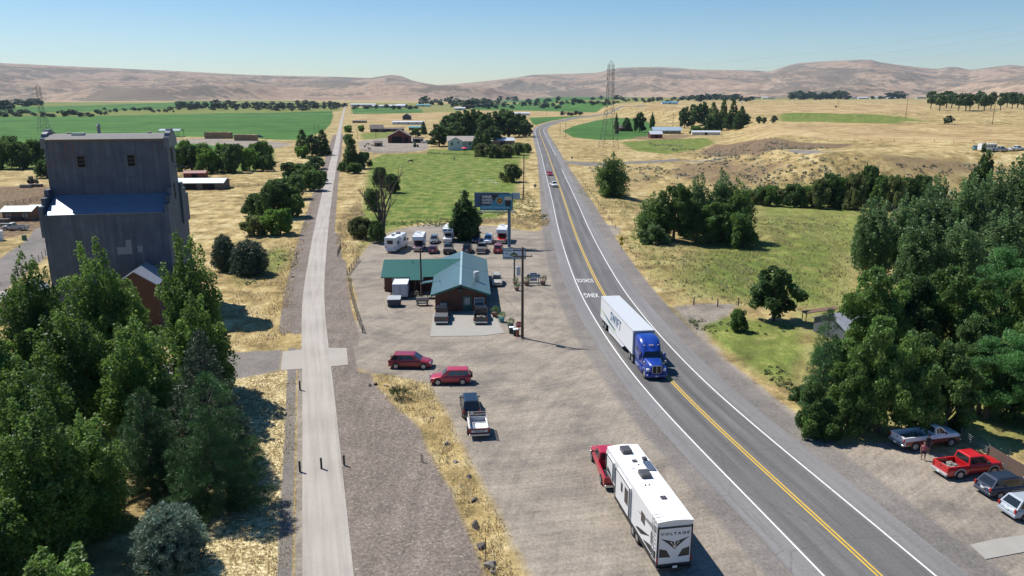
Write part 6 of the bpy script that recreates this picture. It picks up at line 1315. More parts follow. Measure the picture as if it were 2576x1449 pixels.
# ---- transmission towers
TWR = M('lattice_steel', (.11, .095, .095), .5, .15, 2, .4); TWR2 = M('lattice_red', (.30, .13, .11), .6, .15)
def tower(px, pb, pt, label, wbase=9.0, r=.12, loc=None, armL=.9):
    g = GT(px, pb); h = atY(px, pt, g.y).z-g.z; rt = empty('transmission_tower', g, R(12), label, 'transmission tower')
    def wd(f): return (wbase/2+(1.75-wbase/2)*f/.5) if f < .5 else 1.75-.35*(f-.5)/.5
    lv = [0, .1, .2, .3, .4, .5, .58, .66, .73, .79, .85, .90, .95]
    for sx in (-1, 1):
        for sy in (-1, 1):
            m_ = MB(); pts = [Vector((sx*wd(f), sy*wd(f), h*f)) for f in lv]
            for a, b in zip(pts[:-1], pts[1:]): m_.tube(a, b, r*1.3, n=4, cap=False)
            m_.build('leg', TWR, rt)
    m_ = MB()
    for i in range(len(lv)-1):
        a, b = lv[i], lv[i+1]; wa, wb = wd(a), wd(b)
        for (ax, ay), (bx, by) in (((-1, -1), (1, -1)), ((1, -1), (1, 1)), ((1, 1), (-1, 1)), ((-1, 1), (-1, -1))):
            m_.tube((ax*wa, ay*wa, h*a), (bx*wb, by*wb, h*b), r*.7, n=4, cap=False); m_.tube((bx*wa, by*wa, h*a), (ax*wb, ay*wb, h*b), r*.7, n=4, cap=False); m_.tube((ax*wb, ay*wb, h*b), (bx*wb, by*wb, h*b), r*.7, n=4, cap=False)
    w1 = wd(.95)
    for sx in (-1, 1):
        for sy in (-1, 1): m_.tube((sx*w1, sy*w1, h*.95), (0, 0, h), r*.8, n=4, cap=False)
    m_.build('bracing', TWR, rt)
    arms = []
    for f, L in ((.70, armL), (.80, armL*1.1), (.90, armL*.9)):
        m_ = MB(); z = h*f; ww = wd(f)
        for s in (-1, 1): m_.tube((s*ww, 0, z+1.0), (s*(ww+L), 0, z), r, n=4); m_.tube((s*ww, 0, z), (s*(ww+L), 0, z), r, n=4); arms.append(Vector((g.x+s*(ww+L), g.y, z+g.z-1)))
        m_.build('crossarm', TWR, rt); m_ = MB(); [m_.tube((s*(ww+L), 0, z), (s*(ww+L), 0, z-1.3), .12, n=5) for s in (-1, 1)]; m_.build('insulator', M('insulator_glaze', (.35, .33, .3), .3, .1), rt)
    return arms
A1_ = tower(1531, 372, 152, 'tall steel lattice tower right of the highway', 9.5, .085)
A2_ = tower(112, 332, 212, 'steel lattice tower beyond the elevator at the left', 8, .085, armL=3.5)
gw = 'high-voltage conductors'
for i in (0, 1, 2, 3, 5): wire(A2_[i], A1_[i], 14, ORD[i]+' long high-voltage conductor sagging between the two lattice towers', .03, gw, 'power_conductor', M('alu_wire', (.40, .41, .42), .4, .1))
for i in (1, 3, 5): wire(A1_[i], Vector((420, 500, 78+i*3)), 6, ['lowest','middle','topmost'][i//2]+' high-voltage conductor leading out right of the lattice tower', .03, gw, 'power_conductor', M('alu_wire', (.40, .41, .42), .4, .1))
# ---- field poles
gp = 'wooden power poles across the bench'; tops = []
for i, (x, b, t) in enumerate([(2496,313,232),(2278,298,236),(2108,272,217),(1997,263,216),(1909,258,216),(1845,254,223),(1793,260,229),(1747,258,236)]):
    _, tp = upole(x, b, t, ORD[i]+' wooden power pole from the right on the dry bench', .17, 1.1 if i < 4 else .9, group=gp); tops.append(tp)
for i, (a, b) in enumerate(zip(tops[:-1], tops[1:])):
    for s in (-1, 1): wire(a+Vector((s, 0, -.2)), b+Vector((s, 0, -.2)), 1.5, ('left' if s < 0 else 'right')+' power line in the '+ORD[i]+' span from the right between bench poles', .03, 'lines along the bench poles', mat=M('alu_wire', (.40, .41, .42), .4, .1))
for s in (-1, 0, 1): wire(tops[0]+Vector((s, 0, -.2)), tops[0]+Vector((60+s, -60, 1)), 1.2, {-1: 'left', 0: 'middle', 1: 'right'}[s]+' power line running from the last bench pole out of the picture', .03, 'lines along the bench poles', mat=M('alu_wire', (.40, .41, .42), .4, .1))
for x, b, t, l in [(1409,339,309,'left of two power poles beside the highway bend'),(1423,346,309,'right of two power poles beside the highway bend'),(1692,326,286,'power pole beside the blue-roofed farmhouse'),(1317,502,388,'tall thin pole on the verge between pasture and highway'),(793,343,309,'left of two thin poles over the trail clump'),(803,343,312,'right of two thin poles over the trail clump'),(900,352,328,'power pole left of the farmyard'),(946,350,330,'power pole beside the small green paddock'),(1270,275,261,'far power pole behind the grove, left'),(1329,277,262,'far power pole in the middle distance'),(1453,279,262,'far power pole before the hillside field'),(1375,292,276,'far power pole by the pale field')]: upole(x, b, t, l, .13, .7)
# sprinklers in the fields
gs = 'irrigation sprinklers'
for i, (x, y) in enumerate([(89, 378), (745, 290), (535, 300), (640, 296), (300, 320)]): 
    g = G(x, y); rt = empty('field_sprinkler', g, 0, ORD[i]+' small irrigation riser standing in the left green crop', 'sprinkler', gs); m_ = MB(); m_.tube((0, 0, 0), (0, 0, 1.6), .08, n=5); m_.build('riser', STEEL, rt); m_ = MB(); m_.tube((-.3, 0, 1.6), (.3, 0, 1.75), .06, n=5); m_.build('nozzle', STEEL, rt)
def jet(g, d, L, label):
    rng = np.random.default_rng(5); n = 900; t = rng.random(n)**.7; P = np.array([0, 0, .8])+np.outer(t*L, d)+np.c_[rng.normal(size=n)*.25*t, rng.normal(size=n)*.25*t, 2.6*np.sin(t*math.pi*.9)*L/12+rng.normal(size=n)*.15*t]
    V = leaf_quads(P, rng.normal(size=(n, 3)), .05, rng); wm = M('water_drops', (.8, .85, .88), .2, .05); o = np_mesh('water_spray', V, np.arange(len(V)).reshape(-1, 4), wm); o.location = g; tag(o, label, 'water jet')
jet(G(1178, 490), np.array([.75, .9, 0])/1.17, 15, 'white water jet from a sprinkler behind the spindle tree')
# grazing horses
def horse(px, py, rz, label, s=1.0, low=True):
    g = G(px, py); bm = bmesh.new(); V = []; E = []; Rr = []
    def v(x, y, z, r): V.append(bm.verts.new((x*s, y*s, z*s))); Rr.append(r*s); return V[-1]
    pel = v(-.6, 0, 1.25, .30); mid = v(0, 0, 1.2, .31); che = v(.55, 0, 1.25, .30); nk = v(.95, 0, 1.25 if low else 1.6, .19); nk2 = v(1.2, 0, .75 if low else 1.85, .13); hd = v(1.25, 0, .42 if low else 1.95, .12); mz = v(1.35, 0, .16, .07) if low else v(1.6, 0, 1.75, .07)
    for a, b in ((pel, mid), (mid, che), (che, nk), (nk, nk2), (nk2, hd), (hd, mz)): bm.edges.new((a, b))
    tl = v(-.95, 0, 1.1, .06); tl2 = v(-1.0, 0, .6, .05); bm.edges.new((pel, tl)); bm.edges.new((tl, tl2))
    for x0, par, o1, o2 in ((-.6, pel, .08, -.1), (.55, che, 0, .03)):
        for sy in (-1, 1):
            a = v(x0+o1, .2*sy, .85, .14); b = v(x0+o2, .2*sy, .48, .075); c = v(x0+o2*.6, .2*sy, .05, .06); bm.edges.new((par, a)); bm.edges.new((a, b)); bm.edges.new((b, c))
    me = bpy.data.meshes.new('horse'); bm.to_mesh(me); bm.free(); o = bpy.data.objects.new('horse', me); col.objects.link(o); mod = o.modifiers.new('s', 'SKIN'); mod2 = o.modifiers.new('u', 'SUBSURF'); mod2.levels = mod2.render_levels = 1
    for i, sv in enumerate(me.skin_vertices[0].data): sv.radius = (Rr[i], Rr[i]); sv.use_root = (i == 0)
    dg = bpy.context.evaluated_depsgraph_get(); dg.update(); m2 = bpy.data.meshes.new_from_object(o.evaluated_get(dg)); m2.name = 'horse'; o.modifiers.clear(); o.data = m2; m2.materials.clear(); m2.materials.append(M('horse_coat', (.03, .018, .012), .5, .2)); o.location = g; o.rotation_euler = (0, 0, R(rz)); tag(o, label, 'horse')
horse(1032, 412, 5, 'dark horse grazing on the green pasture', 1.25); horse(1143, 403, 95, 'second dark horse farther off on the pasture', 1.1, False)
for i, (x, y) in enumerate([(925, 366), (918, 372), (938, 369), (930, 378)]): horse(x, y, i*70, ORD[i]+' dark animal standing in the farmyard pen', 1.0, i % 2 == 0)
# ================================================================ VEHICLES
def wheel_set(rt, xs, y, r=.36, wdt=.24, rim=RIM, arch=None):
    for x in xs:
        for s in (-1, 1):
            o = MB(); n = 18; o.tube((0, -wdt/2, 0), (0, wdt/2, 0), r, n=n, cap=True); w_ = o.build('wheel', RUBBER, rt); w_.location = (x, s*y, r)
            q = MB(); q.tube((0, s*(wdt/2+.004), 0), (0, s*(wdt/2-.05), 0), r*.66, r*.60, n=n); [q.box((math.cos(a)*r*.33, s*(wdt/2+.006), math.sin(a)*r*.33), (r*.62, .03, r*.16), ry=-a) for a in [k*2*math.pi/5 for k in range(5)]]
            q.build('rim', rim, w_)
def loft(mb, st, mat=0, smooth=True):
    """st: list of (x, [(y,z)...half section from bottom centre out to top centre]); mirrored"""
    rings = []
    for x, h in st: rings.append([(x, y, z) for y, z in h]+[(x, -y, z) for y, z in reversed(h)])
    n = len(rings[0]); V = [p for r in rings for p in r]; F = []
    for i in range(len(rings)-1):
        for j in range(n): F.append((i*n+j, i*n+(j+1) % n, (i+1)*n+(j+1) % n, (i+1)*n+j))
    mb.add(V, F, mat, smooth); mb.add(rings[0], [tuple(range(n))], mat); mb.add(rings[-1], [tuple(reversed(range(n)))], mat)
def tub(mb, sts, hwmid, zlo, bulge=.03, mat=0):
    """lower body from stations (x, ztop, halfwidth scale, zbottom offset)"""
    S = []
    for x, zt, k, zb in sts:
        w_ = hwmid*k; z0 = zlo+zb; h = zt-z0
        S.append((x, [(0, z0), (w_*.86, z0), (w_*.975, z0+.10), (w_, z0+h*.45), (w_*.985, z0+h*.78), (w_*.93, zt-.035), (w_*.84, zt), (w_*.45, zt+.025), (0, zt+.03)]))
    loft(mb, S, mat)
def cabin(rt, body_mat, bx0, bx1, tx0, tx1, zb, zt, wb, wt, glass=GLASS, pillars=(), rear_win=True, roofmat=None, name='cabin', sidewin=True):
    """greenhouse: base x bx0..bx1 (rear..front) at zb, roof tx0..tx1 at zt"""
    b = [Vector(p) for p in ((bx0, -wb, zb), (bx1, -wb, zb), (bx1, wb, zb), (bx0, wb, zb), (tx0, -wt, zt), (tx1, -wt, zt), (tx1, wt, zt), (tx0, wt, zt))]
    c = MB(); bm_v = b[:4]+[p+Vector((0, 0, 0)) for p in b[4:]]
    e = .09; top2 = [Vector((tx0+e, -wt+e*1.3, zt+.055)), Vector((tx1-e, -wt+e*1.3, zt+.055)), Vector((tx1-e, wt-e*1.3, zt+.055)), Vector((tx0+e, wt-e*1.3, zt+.055))]
    c.add(bm_v+top2, [(0,1,5,4),(1,2,6,5),(2,3,7,6),(3,0,4,7),(4,5,9,8),(5,6,10,9),(6,7,11,10),(7,4,8,11),(8,9,10,11)]); cb = c.build(name, body_mat, rt)
    def pane(nm, A, B, C, D, u0, u1, v0, v1, off=.012, mt=glass):
        # bilinear: A,B bottom ; D,C top
        def q(u, v): return A.lerp(B, u).lerp(D.lerp(C, u), v)
        n = (B-A).cross(D-A).normalized(); cen = (b[0]+b[6])/2
        if n.dot((A+C)/2-cen) < 0: n = -n
        m_ = MB(); pts = [q(u0, v0)+n*off, q(u1, v0)+n*off, q(u1, v1)+n*off, q(u0, v1)+n*off]; m_.add(pts, [(0, 1, 2, 3)]); m_.add([p-n*off*1.5 for p in pts]+pts, [(0,1,5,4),(1,2,6,5),(2,3,7,6),(3,0,4,7)]); return m_.build(nm, mt, rt)
    pane('windscreen', b[1], b[2], b[6], b[5], .06, .94, .10, .93)
    if rear_win: pane('rear_window', b[0], b[3], b[7], b[4], .08, .92, .14, .9)
    if sidewin:
        L = bx1-bx0
        for (lo, hi) in pillars or ((.14, .44), (.48, .80)):
            for A, B, C, D in ((b[0], b[1], b[5], b[4]), (b[3], b[2], b[6], b[7])): pane('side_window', A, B, C, D, lo, hi, .12, .88)
    return cb
def lights(rt, xf, xr, y, zf, zr, hw=.3, hh=.16, rw=.18, rh=.34, rmat=REDL, fx=.12):
    for s in (-1, 1):
        m_ = MB(); m_.rbox((xf-.05, s*(y-hw/2), zf), (fx, hw, hh), .04, axis='x'); m_.build('headlight', CLRL, rt)
        m_ = MB(); m_.rbox((xr+.04, s*(y-rw/2), zr), (.12, rw, rh), .03, axis='x'); m_.build('tail_light', rmat, rt)
def mirrors(rt, x, y, z, mt, s=.2):
    for k in (-1, 1): m_ = MB(); m_.rbox((x, k*(y+s*.45), z), (.12, s, .15), .04); m_.build('wing_mirror', mt, rt)
def arches(rt, xs, y, r):
    for x in xs:
        for s in (-1, 1):
            m_ = MB(); n = 14; ring = [(x+math.cos(math.pi*k/n)*r, .30*0+r*.86+math.sin(math.pi*k/n)*r*1.0) for k in range(n+1)]+[(x-r, .24), (x+r, .24)]
            m_.prism(ring, s*(y-.02), s*(y+.006), 'y'); m_.build('wheel_arch', BLACK, rt)
def plate(rt, x, z, s=1, y=0): m_ = MB(); m_.b2(min(x, x+s*.015), max(x, x+s*.015), y-.16, y+.16, z-.08, z+.08); m_.build('number_plate', SWH, rt)
def place(rt, loc, head): rt.location = loc; rt.rotation_euler = (0, 0, R(head))
def wagon(label, cat, loc, head, mt, L=4.7, Wd=1.85, Ht=1.68, style='suv', name='parked_car', group=None, glass=GLASS, rack=False, spare=False, trim=BLACK, bumper=None, low=None):
    rt = empty(name, (0, 0, 0), 0, label, cat, group); place(rt, loc, head); hw = Wd/2; xf, xr = L/2, -L/2
    belt = {'suv': 1.02, 'box': 1.02, 'wagon': .96, 'sedan': .90, 'hatch': .93}[style]; hood = belt-.06; zt = Ht-.055
    if style == 'sedan': base = (xr+.75, xf-1.35); top = (xr+1.35, xf-2.15); deck = belt-.0
    elif style == 'box': base = (xr+.08, xf-1.28); top = (xr+.28, xf-1.95); deck = belt
    elif style == 'hatch': base = (xr+.18, xf-1.05); top = (xr+.75, xf-1.95); deck = belt
    else: base = (xr+.12, xf-1.15); top = (xr+.62, xf-2.0); deck = belt
    b = MB(); tub(b, [(xr, belt-.30, .88, .14), (xr+.07, belt-.10, .95, .05), (xr+.35, deck, .99, 0), (0, belt+.0, 1, 0), (base[1]-.1, belt, 1, 0), (base[1]+.2, hood, .99, 0), (xf-.55, hood-.10, .97, 0), (xf-.16, hood-.20, .92, .04), (xf, hood-.34, .80, .14)], hw, .24); b.build('body', mt, rt)
    cabin(rt, mt, base[0], base[1], top[0], top[1], belt-.01, zt, hw*.90, hw*.74, glass, pillars=((.06, .25), (.28, .50), (.53, .80)) if style in ('suv', 'wagon', 'box') else ((.14, .42), (.46, .78)))
    rw = .36 if style in ('suv', 'box') else .33; wx = (xr+.88, xf-.90); wheel_set(rt, wx, hw-.10, rw); arches(rt, wx, hw-.012, rw+.07)
    lights(rt, xf-.06, xr-.01, hw*.93, hood-.24, belt-.12, rh=.30 if style != 'box' else .45); mirrors(rt, base[1]-.45, hw*.93, belt+.10, mt)
    m_ = MB(); m_.rbox((xf-.03, 0, hood-.27), (.10, hw*1.0, .15), .03, axis='x'); m_.build('grille', BLACK, rt)
    for x, s in ((xf-.06, 1), (xr+.06, -1)): m_ = MB(); m_.rbox((x, 0, .42), (.18, hw*1.84, .24), .06); m_.build('bumper', bumper or mt, rt)
    m_ = MB(); [m_.b2(xr+.9, xf-.95, s*(hw-.02)-.015, s*(hw-.02)+.015, .24, .36) for s in (-1, 1)]; m_.build('side_sill', low or trim, rt)
    plate(rt, xr-.035, .74, -1); plate(rt, xf+.035, .45, 1)
    m_ = MB(); zc = .40
    for s in (-1, 1):
        for x in (base[0]+(base[1]-base[0])*.51, base[0]+(base[1]-base[0])*.26, base[1]-.25): m_.b2(x-.012, x+.012, s*(hw-.008)-.012, s*(hw-.008)+.012, .40, belt-.12)
    m_.build('door_seam', BLACK, rt)
    if rack:
        m_ = MB(); [m_.tube((top[0]+.2, s*hw*.66, zt+.14), (top[1]-.2, s*hw*.66, zt+.14), .025, n=5) for s in (-1, 1)]; m_.build('roof_rail', trim, rt)
    if spare: m_ = MB(); m_.tube((xr-.22, .15, .95), (xr-.02, .15, .95), .34, n=18); w_ = m_.build('spare_wheel', RUBBER, rt); m_ = MB(); m_.tube((xr-.235, .15, .95), (xr-.222, .15, .95), .2, n=12); m_.build('rim', RIM, w_)
    return rt
def pickup(label, loc, head, mt, L=5.7, Wd=1.95, Ht=1.86, crew=True, two=None, name='pickup_truck', group=None, bed='open', bumper=CHROME, cabw=None, lift=0, flare=None, cargo=False, rw=.39, bedmat=None, plates=True):
    rt = empty(name, (0, 0, 0), 0, label, 'pickup truck', group); place(rt, loc, head); hw = Wd/2; xf, xr = L/2, -L/2; z0 = .36+lift; belt = 1.16+lift
    cb1 = xf-1.25; cb0 = cb1-(2.15 if crew else 1.45); b = MB(); tub(b, [(cb0, belt, .98, 0), (cb1-.2, belt, 1, 0), (cb1+.1, belt-.01, 1, 0), (xf-.5, belt-.06, .98, 0), (xf-.14, belt-.13, .94, .03), (xf, belt-.26, .86, .10)], hw, z0); b.build('body', mt, rt)
    cabin(rt, mt, cb0, cb1, cb0+.10, cb1-.72, belt-.01, Ht+lift, hw*.91, hw*.76, GLASS, pillars=((.08, .44), (.48, .82)) if crew else ((.12, .30), (.36, .80)))
    if two: m_ = MB(); [m_.b2(xr+.1, xf-.2, s*(hw+.004)-.012, s*(hw+.004)+.012, z0+.05, z0+.42) for s in (-1, 1)]; m_.build('lower_stripe', two, rt)
    bx1 = cb0-.04; m_ = MB(); m_.b2(xr+.03, bx1, -hw+.10, hw-.10, z0+.12, z0+.22); m_.build('bed_floor', bedmat or BLACK, rt)
    for s in (-1, 1):
        m_ = MB(); S = [(xr+.03, belt-.02), (bx1, belt-.02)]
        m_.add([(xr+.03, s*(hw-.02), z0), (bx1, s*(hw-.02), z0), (bx1, s*hw, z0+.45), (xr+.03, s*hw, z0+.45), (bx1, s*(hw-.05), belt-.02), (xr+.03, s*(hw-.05), belt-.02), (bx1, s*(hw-.17), belt-.02), (xr+.03, s*(hw-.17), belt-.02), (bx1, s*(hw-.17), z0), (xr+.03, s*(hw-.17), z0)], [(0,1,2,3), (3,2,4,5), (5,4,6,7), (7,6,8,9), (0,3,5,7,9), (1,8,6,4,2), (0,9,8,1)]); m_.build('bed_side', mt, rt)
    m_ = MB(); m_.rbox((xr+.05, 0, (z0+belt)/2+.06), (.09, Wd-.12, belt-z0-.14), .02, axis='x'); tg = m_.build('tailgate', mt, rt); m_ = MB(); m_.b2(xr-.01, xr+.003, -.12, .12, belt-.25, belt-.18); m_.build('handle', BLACK, tg)
    if bed == 'cover': m_ = MB(); m_.rbox((((xr+bx1)/2), 0, belt+.01), (bx1-xr-.05, Wd-.16, .07), .05); m_.build('bed_cover', M('tonneau', (.09, .09, .095), .6, .15), rt)
    if cargo:
        m_ = MB(); rr = random.Random(3)
        for k in range(7): m_.rbox((xr+.5+rr.random()*(bx1-xr-.9), rr.uniform(-.5, .5), z0+.35+rr.random()*.1), (rr.uniform(.25, .55), rr.uniform(.2, .5), rr.uniform(.15, .35)), .05)
        tag(m_.build('cargo_pile', M('bundles', (.20, .19, .17), .8, .6, 4)), 'odds and ends lying in the bed of the '+cargo, 'load').matrix_world = Matrix.Translation(Vector(loc)) @ Matrix.Rotation(R(head), 4, 'Z')
    wx = (xr+1.15, xf-.98); wheel_set(rt, wx, hw-.10, rw, .28); arches(rt, wx, hw-.008 if not two else hw+.012, rw+.08)
    if flare: 
        for x in wx:
            for s in (-1, 1):
                m_ = MB(); n = 12; ro, ri = rw+.20, rw+.09; pts = [(math.cos(math.pi*k/n), math.sin(math.pi*k/n)) for k in range(n+1)]
                for k in range(n): m_.add([(x+pts[k][0]*ri, s*(hw+.03), rw+pts[k][1]*ri), (x+pts[k+1][0]*ri, s*(hw+.03), rw+pts[k+1][1]*ri), (x+pts[k+1][0]*ro, s*(hw+.015), rw+pts[k+1][1]*ro), (x+pts[k][0]*ro, s*(hw+.015), rw+pts[k][1]*ro)], [(0, 1, 2, 3)])
                m_.build('wheel_flare', flare, rt)
    lights(rt, xf-.05, xr-.02, hw*.94, belt-.32, (z0+belt)/2+.08, hw=.26, hh=.22, rw=.14, rh=.42); mirrors(rt, cb1-.45, hw*.96, belt+.14, BLACK, .24)
    m_ = MB(); m_.rbox((xf-.02, 0, belt-.33), (.10, hw*1.25, .30), .03, axis='x'); m_.build('grille', CHROME if bumper is CHROME else BLACK, rt)
    for x in (xf+.02, xr-.08): m_ = MB(); m_.rbox((x, 0, z0+.08), (.20, Wd*.95, .22), .05); m_.build('bumper', bumper, rt)
    plate(rt, xr-.19, z0+.10, -1)
    return rt
MAROON = paint('deep_red', (.27, .012, .018)); PINKRED = paint('bright_red', (.42, .022, .04)); BLKP = paint('black', (.012, .016, .024)); NAVY = paint('navy', (.018, .026, .055)); SILV = paint('silver', (.36, .40, .45)); GRYP = paint('grey', (.12, .12, .125)); BEI = paint('beige', (.45, .42, .37)); WHTP = paint('white', (.72, .74, .77)); REDP = paint('red', (.50, .012, .018)); OLV = paint('olive_grey', (.10, .105, .10)); PURP = paint('dusty_purple', (.16, .07, .12)); BLUEP = paint('blue', (.01, .045, .30)); TAN = paint('pale_tan', (.50, .46, .38)); DKP = paint('dark_slate', (.02, .028, .038))
def gg(px, py): return G(px, py)
# near cars in the lot
def mid(px0, py0, px1, py1): a, b = G(px0, py0), G(px1, py1); return (a+b)/2
wagon('dark red crossover parked side-on at the end of the golden grass', 'car', (*G(1034, 922)[:2], .0), -2, MAROON, 5.0, 1.92, 1.70, 'suv')
wagon('bright red boxy SUV with a spare wheel on its back door', 'car', (*G(1133, 962)[:2], 0), 183, PINKRED, 4.5, 1.78, 1.70, 'box', spare=True, glass=GLASSB, bumper=M('grey_bumper', (.35, .34, .34), .6, .1))
wagon('black SUV hitched to the white pickup-bed trailer', 'car', (*G(1183, 1032)[:2], 0), 97, BLKP, 4.9, 1.86, 1.76, 'suv', bumper=GRYP)
# pickup-bed trailer
g = G(1203, 1090); tr = empty('bed_trailer', (g.x, g.y, 0), R(97), 'small trailer made from a white pickup bed with slatted side racks', 'trailer')
REDB = paint('brown_red', (.16, .04, .035)); hw = .95
m_ = MB(); m_.b2(-1.25, 1.25, -.80, .80, .62, .70); m_.build('floor', WHITE, tr)
for s in (-1, 1):
    m_ = MB(); m_.b2(-1.25, 1.25, s*.95-.06*(s > 0)-.0, s*.95+.06*(s < 0), .50, 1.05) if False else m_.b2(-1.25, 1.25, min(s*.80, s*.95), max(s*.80, s*.95), .55, 1.08); m_.build('side', REDB, tr)
    m_ = MB(); m_.b2(-1.26, 1.26, min(s*.74, s*.96), max(s*.74, s*.96), 1.083, 1.14); m_.build('rail_top', WHITE, tr)
    m_ = MB(); [m_.b2(-1.2, 1.2, s*.85-.02, s*.85+.02, z, z+.07) for z in (1.28, 1.48, 1.68)]; [m_.b2(x-.03, x+.03, s*.85-.05, s*.85-.021, 1.14, 1.78) for x in (-1.15, 0, 1.15)]; m_.build('side_rack', M('rack_wood', (.36, .32, .28), .8, .2), tr)
    m_ = MB(); m_.tube((0, s*.86, .36), (0, s*1.06, .36), .36, n=18); w_ = m_.build('wheel', RUBBER, tr); m_ = MB(); m_.tube((0, s*1.062, .36), (0, s*1.07, .36), .2, n=12); m_.build('rim', RIM, w_)
    m_ = MB(); m_.rbox((-1.29, s*.86, .85), (.06, .14, .4), .02); m_.build('tail_light', REDL, tr)
m_ = MB(); m_.b2(-1.33, -1.25, -.78, .78, .55, 1.08); tg = m_.build('tailgate', REDB, tr); m_ = MB(); m_.b2(-1.345, -1.332, -.74, .74, .72, .92); m_.build('name_band', SWH, tg); text_mesh('CHEVROLET', .17, BLK, tg, loc=(-1.35, 0, .82), rot=(R(90), 0, R(-90)), bold=.006, spacing=1.15)
m_ = MB(); m_.b2(1.22, 1.28, -.8, .8, .55, 1.16); m_.build('front_panel', SILV, tr); m_ = MB(); [m_.b2(1.2, 1.24, -.82, .82, z, z+.07) for z in (1.36, 1.62)]; [m_.b2(1.17, 1.199, y-.03, y+.03, 1.14, 1.7) for y in (-.8, 0, .8)]; m_.build('front_rack', M('rack_wood', (.36, .32, .28), .8, .2), tr)
m_ = MB(); m_.rbox((-1.42, 0, .5), (.14, 1.85, .16), .04); m_.build('bumper', CHROME, tr); m_ = MB(); [m_.tube((1.3, s*.5, .5), (2.2, 0, .5), .05, n=6) for s in (-1, 1)]; m_.build('drawbar', BLACK, tr)
# cars round the restaurant
pickup('dark pickup with covered bed, left of two parked at the gable end', (*(G(1109, 815)+Vector((0, 2.3, 0)))[:2], 0), 92, BLKP, 5.6, 1.95, 1.85, True, bed='cover', bumper=CHROME)
pickup('dark pickup with open bed, right of two parked at the gable end', (*(G(1208, 815)+Vector((0, 2.3, 0)))[:2], 0), 92, BLKP, 5.6, 1.95, 1.85, True, bed='open', bumper=CHROME, cargo='dark pickup at the gable end')
wagon('beige SUV with roof rack beside the restaurant\'s right wall', 'car', (*(G(1249, 722)+Vector((0, 2.2, 0)))[:2], 0), -87, BEI, 4.7, 1.85, 1.72, 'suv', rack=True, trim=GRYP)
y1 = 2.2
for (px, pb, head, fn) in [
  (1087, 640, 93, lambda l, h: wagon('dark red hatchback in the front row, left of the black cars', 'car', l, h, paint('wine', (.10, .012, .02)), 4.4, 1.78, 1.5, 'hatch')),
  (1126, 640, 92, lambda l, h: pickup('black pickup in the front row before the white cab-over camper', l, h, BLKP, 5.4, 1.9, 1.8, True, bed='cover', bumper=BLACK)),
  (1174, 639, 90, lambda l, h: wagon('black SUV in the front row at the foot of the spindle tree', 'car', l, h, BLKP, 4.6, 1.85, 1.75, 'suv', rack=True)),
  (1211, 639, 88, lambda l, h: pickup('grey pickup in the front row with its tailgate to the restaurant', l, h, GRYP, 5.5, 1.93, 1.85, True, bed='cover', bumper=CHROME)),
  (1253, 639, 88, lambda l, h: wagon('red SUV in the front row nearest the billboard post', 'car', l, h, paint('brick_red', (.25, .02, .02)), 4.6, 1.85, 1.72, 'suv'))]:
    g = G(px, pb); fn((g.x, g.y+2.3, 0), head)
for (px, pb, head, fn) in [
  (1090, 615, -88, lambda l, h: wagon('grey-green wagon in the back row next to the purple camper truck', 'car', l, h, OLV, 4.6, 1.8, 1.6, 'wagon', rack=True)),
  (1196, 612, -88, lambda l, h: wagon('dark blue wagon in the back row right of the spindle tree', 'car', l, h, paint('dark_blue', (.02, .04, .09)), 4.6, 1.8, 1.6, 'wagon', rack=True)),
  (1228, 615, -93, lambda l, h: wagon('white SUV with a blue roof in the back row', 'car', l, h, WHTP, 5.0, 1.9, 1.75, 'suv', glass=GLASSB))]:
    g = G(px, pb); fn((g.x, g.y+2.3, 0), head)
# campers
def camper_box(rt, x0, x1, hw, z0, z1, mt, name='camper_body', r=.12): m_ = MB(); m_.rbox(((x0+x1)/2, 0, (z0+z1)/2), (x1-x0, hw*2, z1-z0), r, axis='x'); return m_.build(name, mt, rt)
def roof_bits(rt, items, z):
    for (x, y, lx, ly, h, nm, mt) in items: m_ = MB(); m_.rbox((x, y, z+h/2), (lx, ly, h), .05); m_.build(nm, mt, rt)
SHR = M('camper_white', (.70, .71, .72), .45, .06, 1, 0, .2); DKW = M('dark_window', (.02, .022, .026), .12, .1); GRF = M('graphic_grey', (.12, .12, .13), .5, .1)
def truck_camper(label, px, pb, head, mt, cabover_windows=False, lamp=True):
    g = G(px, pb); rt = pickup(label, (g.x, g.y+2.8, 0), head, mt, 5.8, 2.0, 1.85, False, bed='open', bumper=CHROME, name='truck_camper'); rt['category'] = 'camper truck'
    camper_box(rt, -3.1, .55, 1.12, 1.2, 3.15, SHR); m_ = MB(); m_.prism([(.55, 1.95), (1.2, 1.98), (2.15, 2.3), (2.0, 3.0), (.55, 3.15)], -1.1, 1.1, 'y'); m_.build('overcab', SHR, rt)
    m_ = MB(); m_.b2(-3.0, .9, -1.05, 1.05, 3.155, 3.19); m_.build('camper_roof', WHITE, rt); roof_bits(rt, [(-1, .2, .5, .5, .15, 'roof_vent', SHR), (-2.2, -.3, .8, .7, .25, 'roof_air_conditioner', SHR)], 3.19)
    for s in (-1, 1): m_ = MB(); m_.b2(-1.6, -.5, s*1.12-.015, s*1.12+.015, 2.1, 2.7); m_.build('camper_window', DKW, rt)
    if cabover_windows: m_ = MB(); [m_.add([(2.12, y0, 2.42), (2.12, y0+.7, 2.42), (2.04, y0+.7, 2.85), (2.04, y0, 2.85)], [(0, 1, 2, 3)]) for y0 in (-.85, .15)]; m_.build('overcab_window', DKW, rt)
    return rt
truck_camper('purple-fronted truck carrying a tall white camper in the back row', 1051, 634, -90, PURP)
truck_camper('white truck with a cab-over camper showing two dark front windows', 1127, 612, -92, WHTP, True)
truck_camper('red truck with a white camper behind the billboard post', 1264, 614, -95, REDP)
g = G(988, 637); rt = empty('motorhome', (g.x+.3, g.y+3.4, 0), R(78), 'white motorhome seen from the rear at the left end of the parking', 'motorhome')
